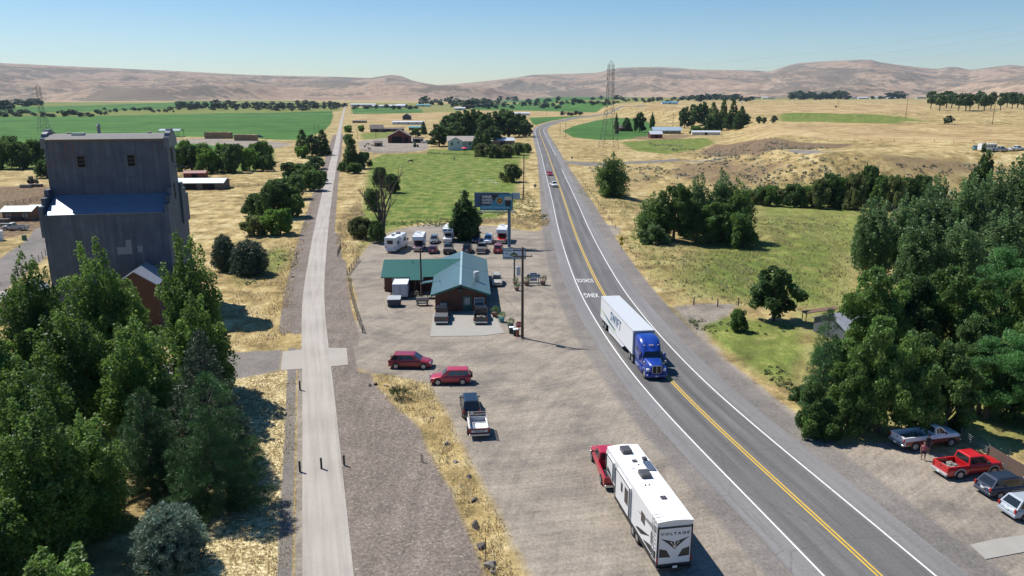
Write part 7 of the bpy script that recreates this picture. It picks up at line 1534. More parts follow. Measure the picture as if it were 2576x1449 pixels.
camper_box(rt, -3.6, 3.0, 1.2, .55, 3.2, SHR); m_ = MB(); m_.prism([(2.6, .5), (4.1, .55), (4.1, 1.3), (3.2, 1.5), (3.2, 2.6), (2.6, 3.1)], -1.05, 1.05, 'y'); m_.build('cab', SHR, rt)
m_ = MB(); m_.b2(-3.66, -3.604, -.6, .6, 1.9, 2.6); m_.build('rear_window', DKW, rt); m_ = MB(); m_.rbox((-3.72, 0, .65), (.2, 2.3, .25), .05); m_.build('bumper', SHR, rt)
for s in (-1, 1):
    m_ = MB(); m_.rbox((-3.62, s*.95, 1.2), (.06, .22, .35), .03); m_.build('tail_light', REDL, rt)
    for x in (-2.2, -.2, 1.6): m_ = MB(); m_.b2(x-.45, x+.45, s*1.21-.015, s*1.21+.015, 1.7, 2.4); m_.build('side_window', DKW, rt)
m_ = MB(); m_.b2(-1.4, .2, -1.42, -1.2, 1.0, 3.0); m_.build('slide_out', SHR, rt); wheel_set(rt, (-2.0, 2.9), 1.05, .4, .28); m_ = MB(); [m_.rbox((3.0, s*1.4, 1.8), (.15, .35, .4), .05) for s in (-1, 1)]; m_.build('wing_mirror', BLACK, rt)
roof_bits(rt, [(1.2, 0, .9, .75, .32, 'roof_air_conditioner', GRF), (-1.5, .1, .5, .5, .15, 'roof_vent', GRF), (-.2, .5, 1.2, .7, .06, 'solar_panel', NAVY)], 3.2)
# highway traffic
g = G(1383, 442); wagon('magenta-red car far off on the highway, ahead of the white pickup', 'car', (g.x, g.y+1, 0.02), -84, PINKRED, 4.7, 1.85, 1.6, 'suv', name='moving_car')
g = G(1394, 471); pickup('white pickup driving toward the camera on the highway', (g.x, g.y+1.5, 0.02), -82, WHTP, 5.6, 1.95, 1.85, True)
# lower right parking
pickup('old white and red pickup parked in tree shade', (*G(2324, 1118)[:2], 0), 13, WHTP, 5.9, 2.0, 1.75, False, two=paint('brown_stripe', (.22, .035, .025)), cargo='shaded old pickup', lift=.18, rw=.42)
pickup('bright red crew-cab pickup with an open bed in the sun', (*G(2432, 1188)[:2], 0), 12, REDP, 5.4, 1.9, 1.78, True, flare=M('grey_flare', (.45, .43, .42), .5, .08), cargo='bright red pickup', bumper=M('grey_bumper', (.35, .34, .34), .6, .1))
wagon('dark blue-grey wagon parked right of the red pickup', 'car', (*G(2533, 1238)[:2], 0), 11, NAVY, 4.8, 1.85, 1.62, 'wagon', rack=True)
wagon('silver wagon cut by the right edge of the picture', 'car', (*G(2598, 1292)[:2], 0), 10, SILV, 4.8, 1.85, 1.62, 'wagon', rack=True, trim=GRYP)
# far left and far right vehicles
pickup('old cream pickup parked by the gravel road at the far left', (*G(40, 579)[:2], 0), 178, TAN, 5.6, 1.95, 1.75, False)
m_ = MB(); m_.tube((0, 0, 0), (0, 0, 2.1), 1.1, n=18); m_.tube((0, 0, 2.1), (0, 0, 2.5), 1.1, .3, n=18); o = m_.build('water_tank', WHITE); o.location = (*G(-4, 605)[:2], 0); tag(o, 'white round tank cut by the left edge', 'tank')
rt = empty('rubbish_bin', G(62, 604), 0, 'green wheelie bin beside the gravel road at the left', 'bin'); m_ = MB(); m_.rbox((0, 0, .5), (.7, .75, 1.0), .06); m_.build('body', M('bin_bright', (.03, .12, .07), .5, .2), rt); m_ = MB(); m_.rbox((0, 0, 1.05), (.75, .8, .08), .05); m_.build('lid', DG, rt)
gt_ = GT(2482, 381); rt = empty('horse_trailer', (gt_.x, gt_.y, gt_.z), R(8), 'white horse trailer parked at the right edge of the bench', 'trailer'); camper_box(rt, -3.2, 3.2, 1.1, .6, 2.9, SHR, 'body'); m_ = MB(); [m_.b2(-3.0+k*1.2, -2.1+k*1.2, -1.12, -1.101, 1.7, 2.3) for k in range(5)]; m_.build('side_window', DKW, rt); wheel_set(rt, (-.5, .5), 1.0, .36)
gt_ = GT(2515, 381); pickup('grey-blue pickup behind the white horse trailer', tuple(gt_), 5, SILV); gt_ = GT(2556, 379); pickup('white pickup at the far right edge of the bench', tuple(gt_), 10, WHTP); gt_ = GT(2462, 377); wagon('teal car next to the horse trailer', 'car', tuple(gt_), 8, paint('teal', (.03, .2, .22)))
# old machinery and farmyard odds
for x, y, l, c_ in [(1072, 360, 'white farm truck beside the red barn', WHTP), (2000, 0, None, None)]:
    if l: pickup(l, (*G(x, y)[:2], 0), 20, c_)
def tractor(px, py, label, mt, head=20):
    g = GT(px, py); rt = empty('tractor', g, R(head), label, 'tractor'); m_ = MB(); m_.rbox((.9, 0, 1.15), (1.7, .75, .75), .12, axis='x'); m_.build('bonnet', mt, rt); m_ = MB(); m_.rbox((-.5, 0, 1.9), (1.2, 1.2, 1.3), .12); m_.build('cab', GLASS, rt); m_ = MB(); m_.rbox((-.5, 0, 2.6), (1.4, 1.4, .12), .1); m_.build('roof', mt, rt)
    for s in (-1, 1):
        m_ = MB(); m_.tube((-.7, s*.65, .8), (-.7, s*1.05, .8), .8, n=16); m_.build('wheel', RUBBER, rt); m_ = MB(); m_.tube((1.3, s*.6, .45), (1.3, s*.85, .45), .45, n=14); m_.build('wheel', RUBBER, rt)
tractor(1046, 370, 'small dark tractor in the farmyard by the red barn', BLKP); tractor(83, 462, 'grey implement parked in the left corral yard', GRYP, 60); tractor(2103, 270, 'rusty machinery at the foot of a bench pole', M('rusty_ring', (.12, .08, .06), .9, .3), 0)
pickup('blue pickup on the far side of the farmyard', (*G(652, 346)[:2], 0), 5, BLKP)
for i in range(5): m_ = MB(); m_.rbox((0, 0, .5), (3+i*.3, 1.2, 1.0), .15); o = m_.build('junk_heap', [GRYP, WOOD, BLKP, GRYP, WOOD][i]); o.location = (*G([20, 8, 40, 66, 92][i], [572, 560, 556, 472, 470][i])[:2], 0); tag(o, ['dark parked hulk beside the brown cabin', 'black scrap at the left edge behind the cream pickup', 'heap of grey boards near the brown cabin', 'grey scrap pile in the left corral yard', 'brown scrap pile in the left corral yard'][i], 'scrap')
# ---------------- semi truck and trailer
tc = Vector((14.55, 94.3, 0)); hd = -83.0
sm = empty('box_trailer', tc, R(hd), 'long white box trailer lettered SWIFT on the highway', 'semi trailer')
TW = M('trailer_white', (.72, .74, .76), .4, .04, .6, 0, .15)
m_ = MB(); m_.b2(-8.1, 8.1, -1.3, 1.3, 1.15, 4.06); m_.build('box', TW, sm); m_ = MB(); m_.b2(-8.08, 8.08, -1.285, 1.285, 4.063, 4.10); m_.build('roof', M('trailer_roof', (.50, .52, .54), .5, .05), sm)
m_ = MB(); [m_.b2(-8.12, 8.12, s*1.302-.01, s*1.302+.01, z0, z0+.09) for s in (-1, 1) for z0 in (1.16, 3.98)]; [m_.b2(x-.05, x+.05, s*1.302-.012, s*1.302+.012, 1.15, 4.08) for s in (-1, 1) for x in (-8.05, 8.05)]; m_.build('edge_rail', M('rail_metal', (.55, .56, .58), .4, .1, 1, .3), sm)
m_ = MB(); m_.b2(8.11, 8.14, -1.2, 1.2, 1.2, 4.0); m_.build('front_wall', M('trailer_front', (.33, .36, .40), .5, .1), sm); m_ = MB(); m_.b2(8.15, 8.2, -.35, .35, 3.6, 3.75); m_.build('front_plate', BLACK, sm)
for s in (-1, 1): m_ = MB(); m_.add([(-3.9, s*1.22, 1.14), (4.6, s*1.22, 1.14), (3.2, s*1.22, .45), (-3.6, s*1.22, .35)], [(0, 1, 2, 3)]); m_.build('side_skirt', WHITE, sm)
# lettering on the side facing left (heading ~ -83deg: local +y points to world +x, local -y to world -x)
SB = M('swift_blue', (.01, .10, .22), .5, .08); SGn = M('swift_green', (.35, .55, .05), .5, .08)
t_ = text_mesh('SWIFT', 1.75, SB, sm, loc=(0, -1.325, 2.85), rot=(R(90), 0, 0), bold=.015, shear=.08, spacing=1.12)
m_ = MB(); m_.add([(-6.9, -1.318, 2.35), (-2.6, -1.318, 1.95), (.2, -1.318, 1.75), (-.4, -1.318, 1.62), (-3.2, -1.318, 1.72)], [(0, 1, 2, 3, 4)]); m_.build('swoosh', SB, sm)
m_ = MB(); m_.add([(-8.0, -1.319, 2.40), (-3.0, -1.319, 1.62), (.8, -1.319, 1.55), (-.2, -1.319, 1.42), (-8.0, -1.319, 2.22)], [(0, 1, 2, 3, 4)]); m_.build('swoosh', SGn, sm)
for x in (-6.6, -5.4):
    for s in (-1, 1): m_ = MB(); m_.tube((x, s*.72, .52), (x, s*1.26, .52), .52, n=20); w_ = m_.build('wheel', RUBBER, sm); m_ = MB(); m_.tube((x, s*1.262, .52), (x, s*1.27, .52), .3, n=14); m_.build('rim', RIM, w_)
m_ = MB(); m_.b2(-8.05, -7.95, -1.1, 1.1, .45, .58); [m_.b2(-8.05, -7.97, s*.6-.05, s*.6+.05, .58, 1.15) for s in (-1, 1)]; m_.build('rear_guard', BLACK, sm)
m_ = MB(); m_.b2(-7.3, -4.8, -.9, .9, .9, 1.14); m_.b2(3.2, 3.5, -.9, .9, .3, 1.14); m_.build('undercarriage', BLACK, sm)
# tractor: local front +x
fr = Matrix.Rotation(R(hd), 3, 'Z') @ Vector((8.1, 0, 0)); tk = empty('semi_truck', tc+fr, R(hd-1.0), 'bright blue semi truck pulling the white box trailer', 'semi truck')
BL = BLUEP; sec = lambda w, z0, z1: [(0, z0), (w*.9, z0), (w, z0+.15), (w, z1-.30), (w*.90, z1-.08), (w*.6, z1), (0, z1+.03)]
b = MB(); loft(b, [(.75, sec(1.20, .9, 3.98)), (1.4, sec(1.22, .9, 4.0)), (2.4, sec(1.20, .9, 3.85)), (3.0, sec(1.14, .9, 3.45)), (3.5, sec(1.08, .9, 2.78)), (3.62, sec(1.06, .9, 2.60))]); b.build('sleeper_cab', BL, tk)
b = MB(); loft(b, [(3.4, sec(1.05, .75, 2.10)), (4.3, sec(1.0, .75, 2.02)), (5.2, sec(.86, .72, 1.86)), (5.55, sec(.74, .72, 1.76)), (5.66, sec(.66, .76, 1.68))]); b.build('hood', BL, tk)
m_ = MB(); m_.add([(3.62, -.98, 2.06), (3.62, .98, 2.06), (3.40, .92, 2.72), (3.40, -.92, 2.72)], [(0, 1, 2, 3)])
m_.v = [(x+.10+(.22 if z < 2.3 else .16), y, z+.02) for x, y, z in m_.v]; m_.build('windscreen', GLASS, tk)
for s in (-1, 1):
    m_ = MB(); m_.b2(2.55, 3.35, s*1.17-.06, s*1.17+.06, 1.95, 2.55); m_.build('side_window', GLASS, tk); m_ = MB(); m_.b2(1.2, 1.9, s*1.215-.02, s*1.215+.02, 2.3, 2.7); m_.build('sleeper_window', GLASS, tk)
    m_ = MB(); n = 12; ring = [(4.85+.78*math.cos(math.pi*k/n), .62+.78*math.sin(math.pi*k/n)) for k in range(n+1)]; ring2 = [(4.85+.60*math.cos(math.pi*k/n), .55+.60*math.sin(math.pi*k/n)) for k in range(n, -1, -1)]; m_.prism(ring+ring2, s*.78, s*1.24, 'y'); m_.build('fender', BL, tk)
    m_ = MB(); m_.rbox((5.35, s*.93, 1.18), (.5, .36, .3), .08, axis='x'); m_.build('headlight', CLRL, tk); m_ = MB(); m_.b2(1.0, 3.9, s*1.06 if s > 0 else s*1.24, s*1.24 if s > 0 else s*1.06, .42, 1.0); m_.build('side_fairing', BL, tk)
    m_ = MB(); m_.tube((1.6, s*1.245, .78), (2.9, s*1.245, .78), .12, n=8); m_.build('fuel_tank_strap', CHROME, tk); m_ = MB(); m_.rbox((3.75, s*1.45, 2.15), (.16, .26, .75), .05); m_.tube((3.5, s*1.1, 2.3), (3.75, s*1.4, 2.3), .03, n=5); m_.build('wing_mirror', BL, tk)
    m_ = MB(); m_.rbox((4.9, s*1.22, 1.95), (.12, .18, .25), .04); m_.tube((4.9, s*.95, 1.7), (4.9, s*1.2, 1.9), .02, n=4); m_.build('hood_mirror', CHROME, tk)
    m_ = MB(); m_.tube((4.85, s*.85, .52), (4.85, s*1.20, .52), .52, n=20); w_ = m_.build('wheel', RUBBER, tk); m_ = MB(); m_.tube((4.85, s*1.202, .52), (4.85, s*1.215, .52), .33, .24, n=14); m_.build('rim', CHROME, w_)
    for x in (-1.55, -.3): m_ = MB(); m_.tube((x, s*.70, .52), (x, s*1.24, .52), .52, n=20); w_ = m_.build('wheel', RUBBER, tk); m_ = MB(); m_.tube((x, s*1.242, .52), (x, s*1.25, .52), .32, .24, n=14); m_.build('rim', CHROME, w_)
m_ = MB(); m_.rbox((5.68, 0, 1.28), (.10, 1.05, .95), .12, axis='x'); gr = m_.build('grille', CHROME, tk); m_ = MB(); [m_.b2(5.735, 5.75, y0, y1_, .88, 1.68) for y0, y1_ in ((-.46, -.04), (.04, .46))]; m_.build('grille_mesh', BLACK, gr)
m_ = MB(); m_.rbox((5.55, 0, .55), (.45, 2.3, .40), .14); m_.build('bumper', BL, tk); plate(tk, 5.79, .55, 1); m_ = MB(); m_.b2(-2.1, 1.0, -.4, .4, .75, .98); m_.tube((-.9, 0, 1.0), (-.9, 0, 1.13), .5, n=14); m_.build('chassis', BLACK, tk)
m_ = MB(); [m_.rbox((3.15, y, 3.33), (.12, .12, .07), .02) for y in (-.8, -.2, 0, .2, .8)]; m_.build('marker_lights', M('marker_lens', (.8, .6, .3), .3, .05), tk); m_ = MB(); m_.tube((3.3, 1.25, 2.2), (3.3, 1.32, 3.4), .015, n=4); m_.build('antenna', BLACK, tk)
# ---------------- fifth wheel RV and red truck
a = Vector((10.76, 45.1, 0)); b_ = Vector((8.75, 56.7, 0)); ctr = (a+b_)/2; hd = math.degrees(math.atan2(b_.y-a.y, b_.x-a.x)); LRV = (b_-a).length
rv = empty('toy_hauler_trailer', ctr, R(hd), 'long white fifth-wheel camper lettered VOLTAGE with dark graphics', 'camper trailer'); HL = LRV/2; RW = 1.25; ZR = 3.85
m_ = MB(); m_.prism([(-HL, .55), (HL-2.6, .55), (HL-2.6, 1.55), (HL-.5, 1.62), (HL, 2.3), (HL-.15, 3.3), (HL-.5, ZR), (-HL, ZR)], -RW, RW, 'y'); m_.build('body', SHR, rv)
m_ = MB(); n = 6; ring = [(-RW-.01+2*(RW+.01)*k/n, ZR+.10*math.sin(math.pi*k/n)) for k in range(n+1)]
m_.add([(-HL-.06, y, z+.005) for y, z in ring]+[(HL-.42, y, z+.005) for y, z in ring]+[(-HL-.06, y, ZR-.06) for y, z in ring]+[(HL-.42, y, ZR-.06) for y, z in ring], [(k, k+1, n+2+k, n+1+k) for k in range(n)]+[(k, 2*n+2+k, 2*n+3+k, k+1) for k in range(n)]+[(n+1+k, n+2+k, 3*n+4+k, 3*n+3+k) for k in range(n)]+[(0, n+1, 3*n+3, 2*n+2), (n, 3*n+2, 4*n+3, 2*n+1)]); m_.build('roof', M('rv_roof', (.78, .78, .76), .5, .04), rv)
ACM = M('ac_dark', (.06, .06, .065), .5, .2)
roof_bits(rv, [(HL-1.7, .15, .95, .75, .32, 'roof_air_conditioner', ACM), (.2, .0, .95, .75, .32, 'roof_air_conditioner', ACM), (HL-3.4, -.0, .38, .38, .10, 'roof_vent', ACM), (-3.1, -.2, .42, .42, .10, 'roof_vent', ACM), (HL-3.2, -.85, .35, .35, .18, 'roof_vent', ACM), (HL-4.0, -.1, .12, .12, .10, 'vent_pipe', ACM), (-1.2, .45, .12, .12, .1, 'vent_pipe', ACM), (-1.2, .15, .12, .12, .1, 'vent_pipe', ACM), (HL-4.4, .5, .3, .3, .06, 'roof_vent', SHR)], ZR+.08)
def pv_mat():
    m, nt, p = _nt('solar_cells'); tc_ = N(nt, 'ShaderNodeTexCoord').outputs['Object']; br = N(nt, 'ShaderNodeTexBrick'); br.offset = 0; br.inputs['Scale'].default_value = 1; br.inputs['Brick Width'].default_value = .18; br.inputs['Row Height'].default_value = .18; br.inputs['Mortar Size'].default_value = .012; br.inputs['Color1'].default_value = (.01, .02, .06, 1); br.inputs['Color2'].default_value = (.012, .025, .07, 1); br.inputs['Mortar'].default_value = (.35, .4, .45, 1); nt.links.new(tc_, br.inputs[0]); nt.links.new(br.outputs[0], p.inputs['Base Color']); p.inputs['Roughness'].default_value = .15; return m
m_ = MB(); m_.b2(.9, 2.25, -1.12, -.52, ZR+.14, ZR+.18); m_.build('solar_panel', pv_mat(), rv)
BG = M('rv_graphic_dark', (.022, .022, .026), .5, .1); BGg = M('rv_graphic_grey', (.22, .225, .24), .5, .1)
for s in (-1, 1):
    y = s*(RW+.006)
    def pol(pts, mt, nm, d=0): q = MB(); q.add([(x, y+s*d, z) for x, z in pts], [tuple(range(len(pts)))]); return q.build(nm, mt, rv)
    pol([(-HL, .56), (HL-2.62, .56), (HL-2.62, .92), (-HL, .92)], BG, 'graphic'); pol([(HL-.5, 1.64), (HL-2.2, 1.62), (HL-1.4, 2.5), (HL-.15, 3.2), (HL, 2.3)], BG, 'graphic'); pol([(HL-1.6, 2.0), (HL-.3, 2.9), (HL-2.4, 2.2)], SHR, 'graphic', .003)
    pol([(-HL+.1, 3.4), (-HL+2.0, 3.0), (-HL+4.0, 2.5), (-HL+2.2, 2.75), (-HL+.1, 2.95)], BGg, 'graphic'); pol([(-HL+.1, 1.0), (-HL+2.6, 1.05), (-HL+1.2, 1.5), (-HL+.1, 1.6)], BG, 'graphic'); pol([(-HL+1.2, 2.1), (-HL+3.6, 1.4), (-HL+4.2, 1.1), (-HL+3.0, 1.2)], BG, 'graphic')
    for x0, x1, z0, z1 in ((-HL+2.3, -HL+3.1, 2.2, 3.0), (-HL+.7, -HL+1.1, 1.7, 2.6)): pol([(x0, z0), (x1, z0), (x1, z1), (x0, z1)], DKW, 'side_window', .004)
# slide-out on the left side (visible): local +y is to the left
for x0, x1 in ((-.6, 2.6), (HL-2.5, HL-.9)):
    m_ = MB(); m_.b2(x0, x1, RW+.01, RW+.16, 1.15 if x0 < 2 else 2.0, 3.45); so = m_.build('slide_out', SHR, rv); y = RW+.165
    q = MB(); q.b2(x0-.03, x0+.03, RW+.14, RW+.19, 1.15 if x0 < 2 else 2.0, 3.47); q.b2(x1-.03, x1+.03, RW+.14, RW+.19, 1.15 if x0 < 2 else 2.0, 3.47); q.b2(x0, x1, RW+.14, RW+.185, 3.44, 3.49); q.build('slide_trim', BG, so)
    if x0 < 2: q = MB(); q.b2(x0+.25, x0+1.0, y, y+.012, 1.9, 3.1); q.b2(x0+1.5, x0+1.9, y, y+.012, 2.3, 3.0); q.build('slide_window', DKW, so)
    else: q = MB(); q.add([(x0+.1, y+.008, 2.1), (x1-.1, y+.008, 2.1), (x1-.3, y+.008, 2.6), (x0+.6, y+.008, 2.4)], [(0, 1, 2, 3)]); q.build('slide_graphic', BG, so)
for x, z in ((HL-3.3, 2.3), (2.9, 1.1)): m_ = MB(); m_.b2(x, x+.5, RW+.005, RW+.03, z, z+.5); m_.build('hatch', DKW, rv)
for x in (-1.2, -2.15, ):
    for s in (-1, 1): m_ = MB(); m_.tube((x, s*.95, .42), (x, s*1.27, .42), .42, n=18); w_ = m_.build('wheel', RUBBER, rv); m_ = MB(); m_.tube((x, s*1.272, .42), (x, s*1.285, .42), .24, .2, n=14); m_.build('rim', RIM, w_)
m_ = MB(); m_.b2(-HL+.4, HL-2.8, -.9, .9, .35, .55); m_.build('chassis', BLACK, rv)
# rear
xr = -HL-.008; q = MB(); q.b2(xr-.03, xr, -RW+.12, RW-.12, .75, 3.35); rd = q.build('ramp_door', SHR, rv); q = MB(); [q.b2(xr-.05, xr-.001, s*(RW-.08)-.05, s*(RW-.08)+.05, .5, 3.5) for s in (-1, 1)]; q.b2(xr-.05, xr-.001, -RW+.13, RW-.13, 3.36, 3.46); q.b2(xr-.045, xr-.001, -RW+.13, RW-.13, .5, .72); q.build('rear_trim', BG, rv)
xg = xr-.036
for s in (-1, 1):
    q = MB(); q.add([(xg, s*1.05, 1.25), (xg, s*1.05, 1.9), (xg, s*.55, 1.75), (xg, s*.25, 1.2)], [(0, 1, 2, 3)]); q.build('rear_graphic', DKW, rd)
    q = MB(); q.add([(xg-.002, s*1.0, 2.65), (xg-.002, s*.05, 2.35), (xg-.002, 0, 1.75), (xg-.002, s*.15, 1.95), (xg-.002, s*.6, 2.35)], [(0, 1, 2, 3, 4)]); q.build('rear_graphic', BG, rd)
    q = MB(); q.add([(xg-.004, s*.34, 2.35), (xg-.004, s*.24, 2.35), (xg-.004, 0, 1.80), (xg-.004, 0, 1.98)], [(0, 1, 2, 3)]); q.build('chevron_badge', CHROME, rd)
    q = MB(); q.rbox((xr-.04, s*(RW-.06), 1.05), (.06, .1, .4), .02); q.build('tail_light', REDL, rv)
text_mesh('VOLTAGE', .27, BG, rd, loc=(xg-.002, 0, 2.95), rot=(R(90), 0, R(-90)), sx=1.35, spacing=1.35, bold=.006)
q = MB(); q.rbox((-HL-.15, 0, .45), (.2, 2.4, .18), .04); q.build('bumper', BLACK, rv); plate(rv, -HL-.26, .62, -1)
q = MB(); [q.tube((-HL+y0, RW+.10, .9), (-HL+y0, RW+.10, ZR+.2), .025, n=5) for y0 in (.25, .62)]; [q.tube((-HL+.25, RW+.10, z), (-HL+.62, RW+.10, z), .02, n=4) for z in np.arange(1.0, 3.9, .32)]; [q.tube((-HL+y0, RW+.10, ZR+.2), (-HL+y0, RW-.45, ZR+.25), .025, n=5) for y0 in (.25, .62)]; q.build('ladder', CHROME, rv)
tdir = Matrix.Rotation(R(97), 3, 'Z') @ Vector((1, 0, 0)); g = Vector((8.15, 59.2, 0)); pickup('red pickup towing the long white camper', tuple(g), 95, paint('crimson', (.42, .012, .035)), 6.2, 2.05, 1.9, True, bumper=CHROME)
# ---------------- people
def person(loc, head, shirt, legs, label, h=1.68, skin=(.36, .20, .14), hairc=(.03, .02, .015), heavy=1.0, pose='stand'):
    s = h/1.75; bm = bmesh.new(); V = []; Rr = []
    def v(x, y, z, r): V.append(bm.verts.new((x*s, y*s, z*s))); Rr.append((r*s*heavy, r*s*heavy*.82)); return V[-1]
    def e(a, b): bm.edges.new((a, b))
    pel = v(0, 0, .95, .165); wa = v(0, 0, 1.08, .14); ch = v(0, 0, 1.28, .165); nb = v(0, 0, 1.44, .075); nk = v(.01, 0, 1.52, .055); h0 = v(.03, 0, 1.60, .085); h1 = v(.02, 0, 1.68, .10); h2 = v(.01, 0, 1.74, .07); nose = v(.115, 0, 1.63, .018)
    for a, b in ((pel, wa), (wa, ch), (ch, nb), (nb, nk), (nk, h0), (h0, h1), (h1, h2), (h0, nose)): e(a, b)
    for sd in (-1, 1):
        hp = v(0, .10*sd, .88, .11); kn = v(.03+.05*sd, .13*sd, .50, .072); an = v(.0+.09*sd, .14*sd, .10, .05); toe = v(.17+.09*sd, .17*sd, .045, .042); e(pel, hp); e(hp, kn); e(kn, an); e(an, toe)
        sh = v(0, .19*sd, 1.40, .062); el_ = v(-.02, .27*sd, 1.12, .045); wr = v(.10, .25*sd, .90, .032); pa = v(.13, .25*sd, .83, .036); e(ch, sh); e(sh, el_); e(el_, wr); e(wr, pa)
        for k, (dx, dy, L) in enumerate(((-.02, .0, .07), (.0, .01, .08), (.02, .01, .075), (.035, .0, .06))): f = v(.13+dx, .25*sd+dy*sd, .83-L, .0095); e(pa, f)
        th = v(.17, .22*sd, .80, .011); e(pa, th)
    me = bpy.data.meshes.new('body'); bm.to_mesh(me); bm.free(); o = bpy.data.objects.new('body', me); col.objects.link(o); o.modifiers.new('s', 'SKIN'); sb = o.modifiers.new('u', 'SUBSURF'); sb.levels = sb.render_levels = 2
    for i, sv in enumerate(me.skin_vertices[0].data): sv.radius = Rr[i]; sv.use_root = (i == 0)
    dg = bpy.context.evaluated_depsgraph_get(); dg.update(); m2 = bpy.data.meshes.new_from_object(o.evaluated_get(dg)); m2.name = 'body'; bpy.data.objects.remove(o)
    m2.materials.clear(); SK = M('skin', skin, .5, .06); 
    for mt in (SK, shirt, legs, M('shoe', (.25, .25, .26), .6, .1)): m2.materials.append(mt)
    for p in m2.polygons:
        z = p.center.z/s; y = abs(p.center.y/s); p.use_smooth = True
        p.material_index = 0 if z > 1.47 or (y > .20 and z < 1.22 and z > .6) else 1 if z > .98 else 2 if z > .62 else 0 if z > .10 else 3
    rt = empty('person', loc, R(head), label, 'person'); ob = bpy.data.objects.new('body', m2); col.objects.link(ob); ob.parent = rt
    q = MB(); bmh = bmesh.new(); bmesh.ops.create_icosphere(bmh, subdivisions=2, radius=.115*s, matrix=Matrix.Translation((-.012*s, 0, 1.70*s)) @ Matrix.Diagonal((1, .95, 1, 1))); bmesh.ops.delete(bmh, geom=[v_ for v_ in bmh.verts if v_.co.x > .06*s and v_.co.z < 1.71*s], context='VERTS'); hm_ = bpy.data.meshes.new('hair'); bmh.to_mesh(hm_); bmh.free(); hm_.materials.append(M('hair', hairc, .6, .2)); ho_ = bpy.data.objects.new('hair', hm_); col.objects.link(ho_); ho_.parent = rt
    return rt
person(G(2321, 1157), 250, M('pink_top', (.42, .13, .14), .8, .1), M('dark_shorts', (.03, .02, .035), .8, .1), 'person in a pink top and dark shorts standing by the old pickup', heavy=1.18)
person(G(2333, 1138), 220, M('black_shirt', (.02, .02, .025), .8, .1), M('jeans', (.03, .04, .07), .8, .1), 'person in dark clothes in the shade beside the old pickup')
person((11.6, 51.0, 0), 60, M('green_shirt', (.03, .28, .10), .8, .1), M('jeans', (.03, .04, .07), .8, .1), 'person in a green shirt standing beyond the white camper')
# ================================================================ dry grass in relief
def blades(name, label, zones, n, hgt, mat, seed, wdt=.05, kind='stuff', prob=None, soft=0.):
    rng = np.random.default_rng(seed); pts = []
    areas = []
    for z in zones:
        p = np.array(z); areas.append(abs(np.sum(p[:, 0]*np.roll(p[:, 1], -1)-p[:, 1]*np.roll(p[:, 0], -1)))/2)
    for z, a in zip(zones, areas):
        k = int(n*a/sum(areas)); p = np.array(z); lo, hi = p.min(0), p.max(0); q = lo+(hi-lo)*rng.random((int(k*2.6)+10, 2)); sd = pdist(q, z); q = q[(sd > -.2) & (sd+rng.normal(size=len(sd))*.6 > rng.random(len(sd))**2*soft)][:k]
        cl = np.array([noise.noise((x*.35, y*.2, seed)) for x, y in q])*2.2+rng.normal(size=len(q))*.5; q = q[cl > -.1]; pts.append(q)
    q = np.concatenate(pts); m = len(q); z0 = terr(q[:, 0], q[:, 1])+.0
    a = rng.random(m)*6.283; d = np.c_[np.cos(a), np.sin(a), a*0]; h = hgt*(.5+.8*rng.random(m)); lean = rng.normal(size=(m, 2))*.35; B = np.c_[q, z0]
    V = np.stack([B-d*wdt*(1+h[:, None]), B+d*wdt*(1+h[:, None]), B+np.c_[lean*h[:, None], h]], 1).reshape(-1, 3)
    o = np_mesh(name, V, np.arange(m*3).reshape(-1, 3), mat, attrs=[('tint', 'FACE', 'FLOAT', rng.random(m))]); tag(o, kind=kind); o['label'] = label; return o
F_DRY = foliage('dry_grass_blades', (.46, .36, .15), (.80, .69, .40), .3, up=.75); F_DRY2 = foliage('pale_grass_blades', (.30, .22, .09), (.60, .48, .25), .3, up=.75); F_GG = foliage('meadow_grass_blades', (.16, .20, .04), (.50, .44, .18), .3, up=.75)
strip_zone = W([(935,950),(990,945),(1080,968),(1095,1005),(1128,1055),(1148,1110),(1180,1160),(1215,1235),(1255,1310),(1285,1370),(1325,1449),(1340,1500),(1225,1500),(1205,1400),(1160,1295),(1130,1222),(1075,1132),(1060,1080),(985,1015),(955,985)])
blades('dry_grass', 'golden dry grass strip between ballast and lot', [strip_zone], 20000, .34, F_DRY, 1, .03, soft=1.4)
blades('dry_grass', 'golden grass beside the trail and round the restaurant', [W([(590,700),(760,560),(800,480),(790,520),(742,700),(728,850),(700,878),(590,870)]), W([(850,560),(905,500),(930,590),(900,650),(870,655),(848,620)]), W([(1140,556),(1300,548),(1385,540),(1380,565),(1340,578),(1250,566),(1140,558)])], 45000, .38, F_DRY2, 2, .04)
blades('meadow_grass', 'meadow grass right of the highway', [W([(1560,590),(1640,612),(1900,530),(2140,530),(2180,790),(1950,775),(1700,755),(1620,700)]), W([(1440,480),(1500,470),(1620,500),(1620,600),(1560,560),(1480,500)])], 60000, .34, F_GG, 3, .05, soft=14.)
blades('lawn_tufts', 'short pale grass between trees and trail', [W([(570,962),(700,936),(740,936),(742,1200),(728,1449),(560,1449),(500,1150)])], 16000, .14, F_DRY2, 4, .03)

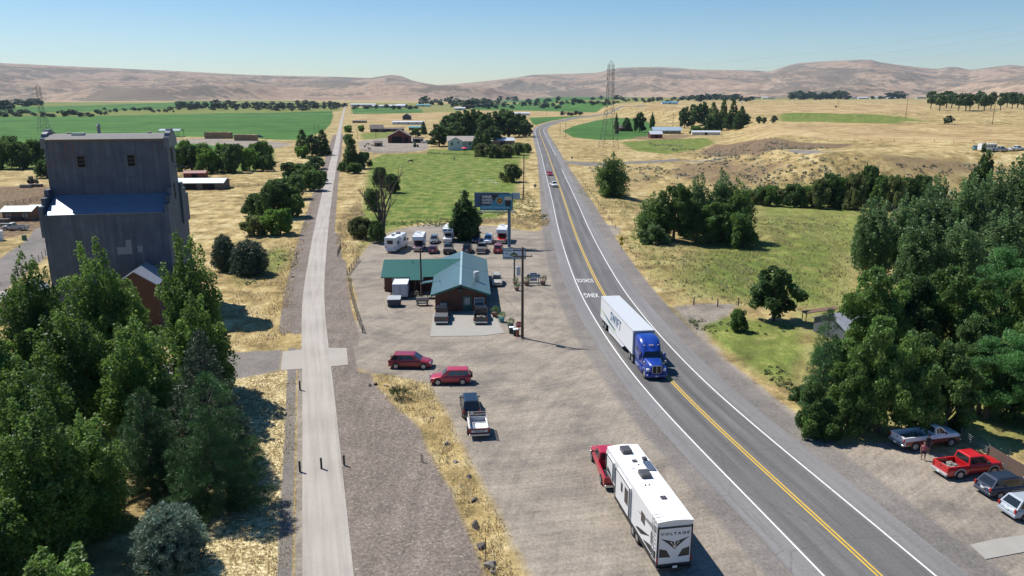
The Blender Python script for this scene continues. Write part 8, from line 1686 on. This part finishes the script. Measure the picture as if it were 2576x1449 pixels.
# sagebrush and weeds dotted over the dry slopes
def sage(name, label, zones, n, r0, mat, seed):
    rng = np.random.default_rng(seed); Q = []
    for z, t in zones:
        p = np.array([tuple(GT(x, y)[:2]) for x, y in z]); lo, hi = p.min(0), p.max(0); k = n//len(zones); q = lo+(hi-lo)*rng.random((k*4, 2)); q = q[pdist(q, p) > 0]; c = np.array([noise.noise((x*.05, y*.05, seed)) for x, y in q])+rng.normal(size=len(q))*.15; Q.append(q[c > t][:k])
    q = np.concatenate(Q); m = 26; r = r0*(.5+rng.random(len(q))**2*1.3); d = unit(rng.normal(size=(len(q)*m, 3))+[0, 0, .5]); d[:, 2] = np.abs(d[:, 2]); c = np.repeat(np.c_[q, terr(q[:, 0], q[:, 1])], m, 0)
    P = c+d*np.repeat(r, m)[:, None]*np.array([1, 1, .75]); V = leaf_quads(P, d, r0*.32, rng); o = np_mesh(name, V, np.arange(len(V)).reshape(-1, 4), mat, attrs=[('tint', 'FACE', 'FLOAT', rng.random(len(P)))]); tag(o, kind='stuff'); o['label'] = label
F_SAG = foliage('sagebrush_leaves', (.10, .10, .06), (.28, .27, .17), .1, up=.4); F_WEED = foliage('weed_leaves', (.04, .07, .02), (.20, .24, .07), .3, up=.3)
sage('sagebrush', 'grey sagebrush dotted over the dry slopes right of the highway', [([(1480,420),(1800,402),(2100,400),(2150,430),(1950,462),(1700,470),(1500,450)], -.05), ([(1600,352),(1850,370),(2100,372),(2000,395),(1750,400)], .0), ([(1700,440),(1900,440),(2300,420),(2500,400),(2560,430),(2300,470),(1900,500)], .0), ([(1530,270),(1690,276),(1860,300),(1700,300),(1560,290)], 0)], 900, .75, F_SAG, 31)
sage('weeds', 'low green weeds on the verges and meadow', [([(1560,600),(1900,560),(2140,560),(2140,780),(1800,770),(1640,700)], .1), ([(900,560),(1280,545),(1380,540),(1340,575),(1000,570)], .0), ([(1720,805),(2000,820),(1990,990),(1850,900)], .05), ([(590,640),(760,560),(740,700),(620,720)], .1), ([(1240,500),(1330,480),(1380,560),(1250,560)], .0)], 1500, .32, F_WEED, 33)
# ================================================================ the air
hb = MB(); hb.b2(-12600, 12600, -12600, 12600, -40, 760)
hm = bpy.data.materials.new('haze_air'); hm.use_nodes = True; hn = hm.node_tree; hn.nodes.clear()
pv = hn.nodes.new('ShaderNodeVolumePrincipled'); pv.inputs['Color'].default_value = (.58, .78, 1.0, 1); pv.inputs['Density'].default_value = 3.1e-5; pv.inputs['Anisotropy'].default_value = .1
ho = hn.nodes.new('ShaderNodeOutputMaterial'); hn.links.new(pv.outputs[0], ho.inputs['Volume'])
hz_o = hb.build('haze', hm); tag(hz_o, kind='stuff')
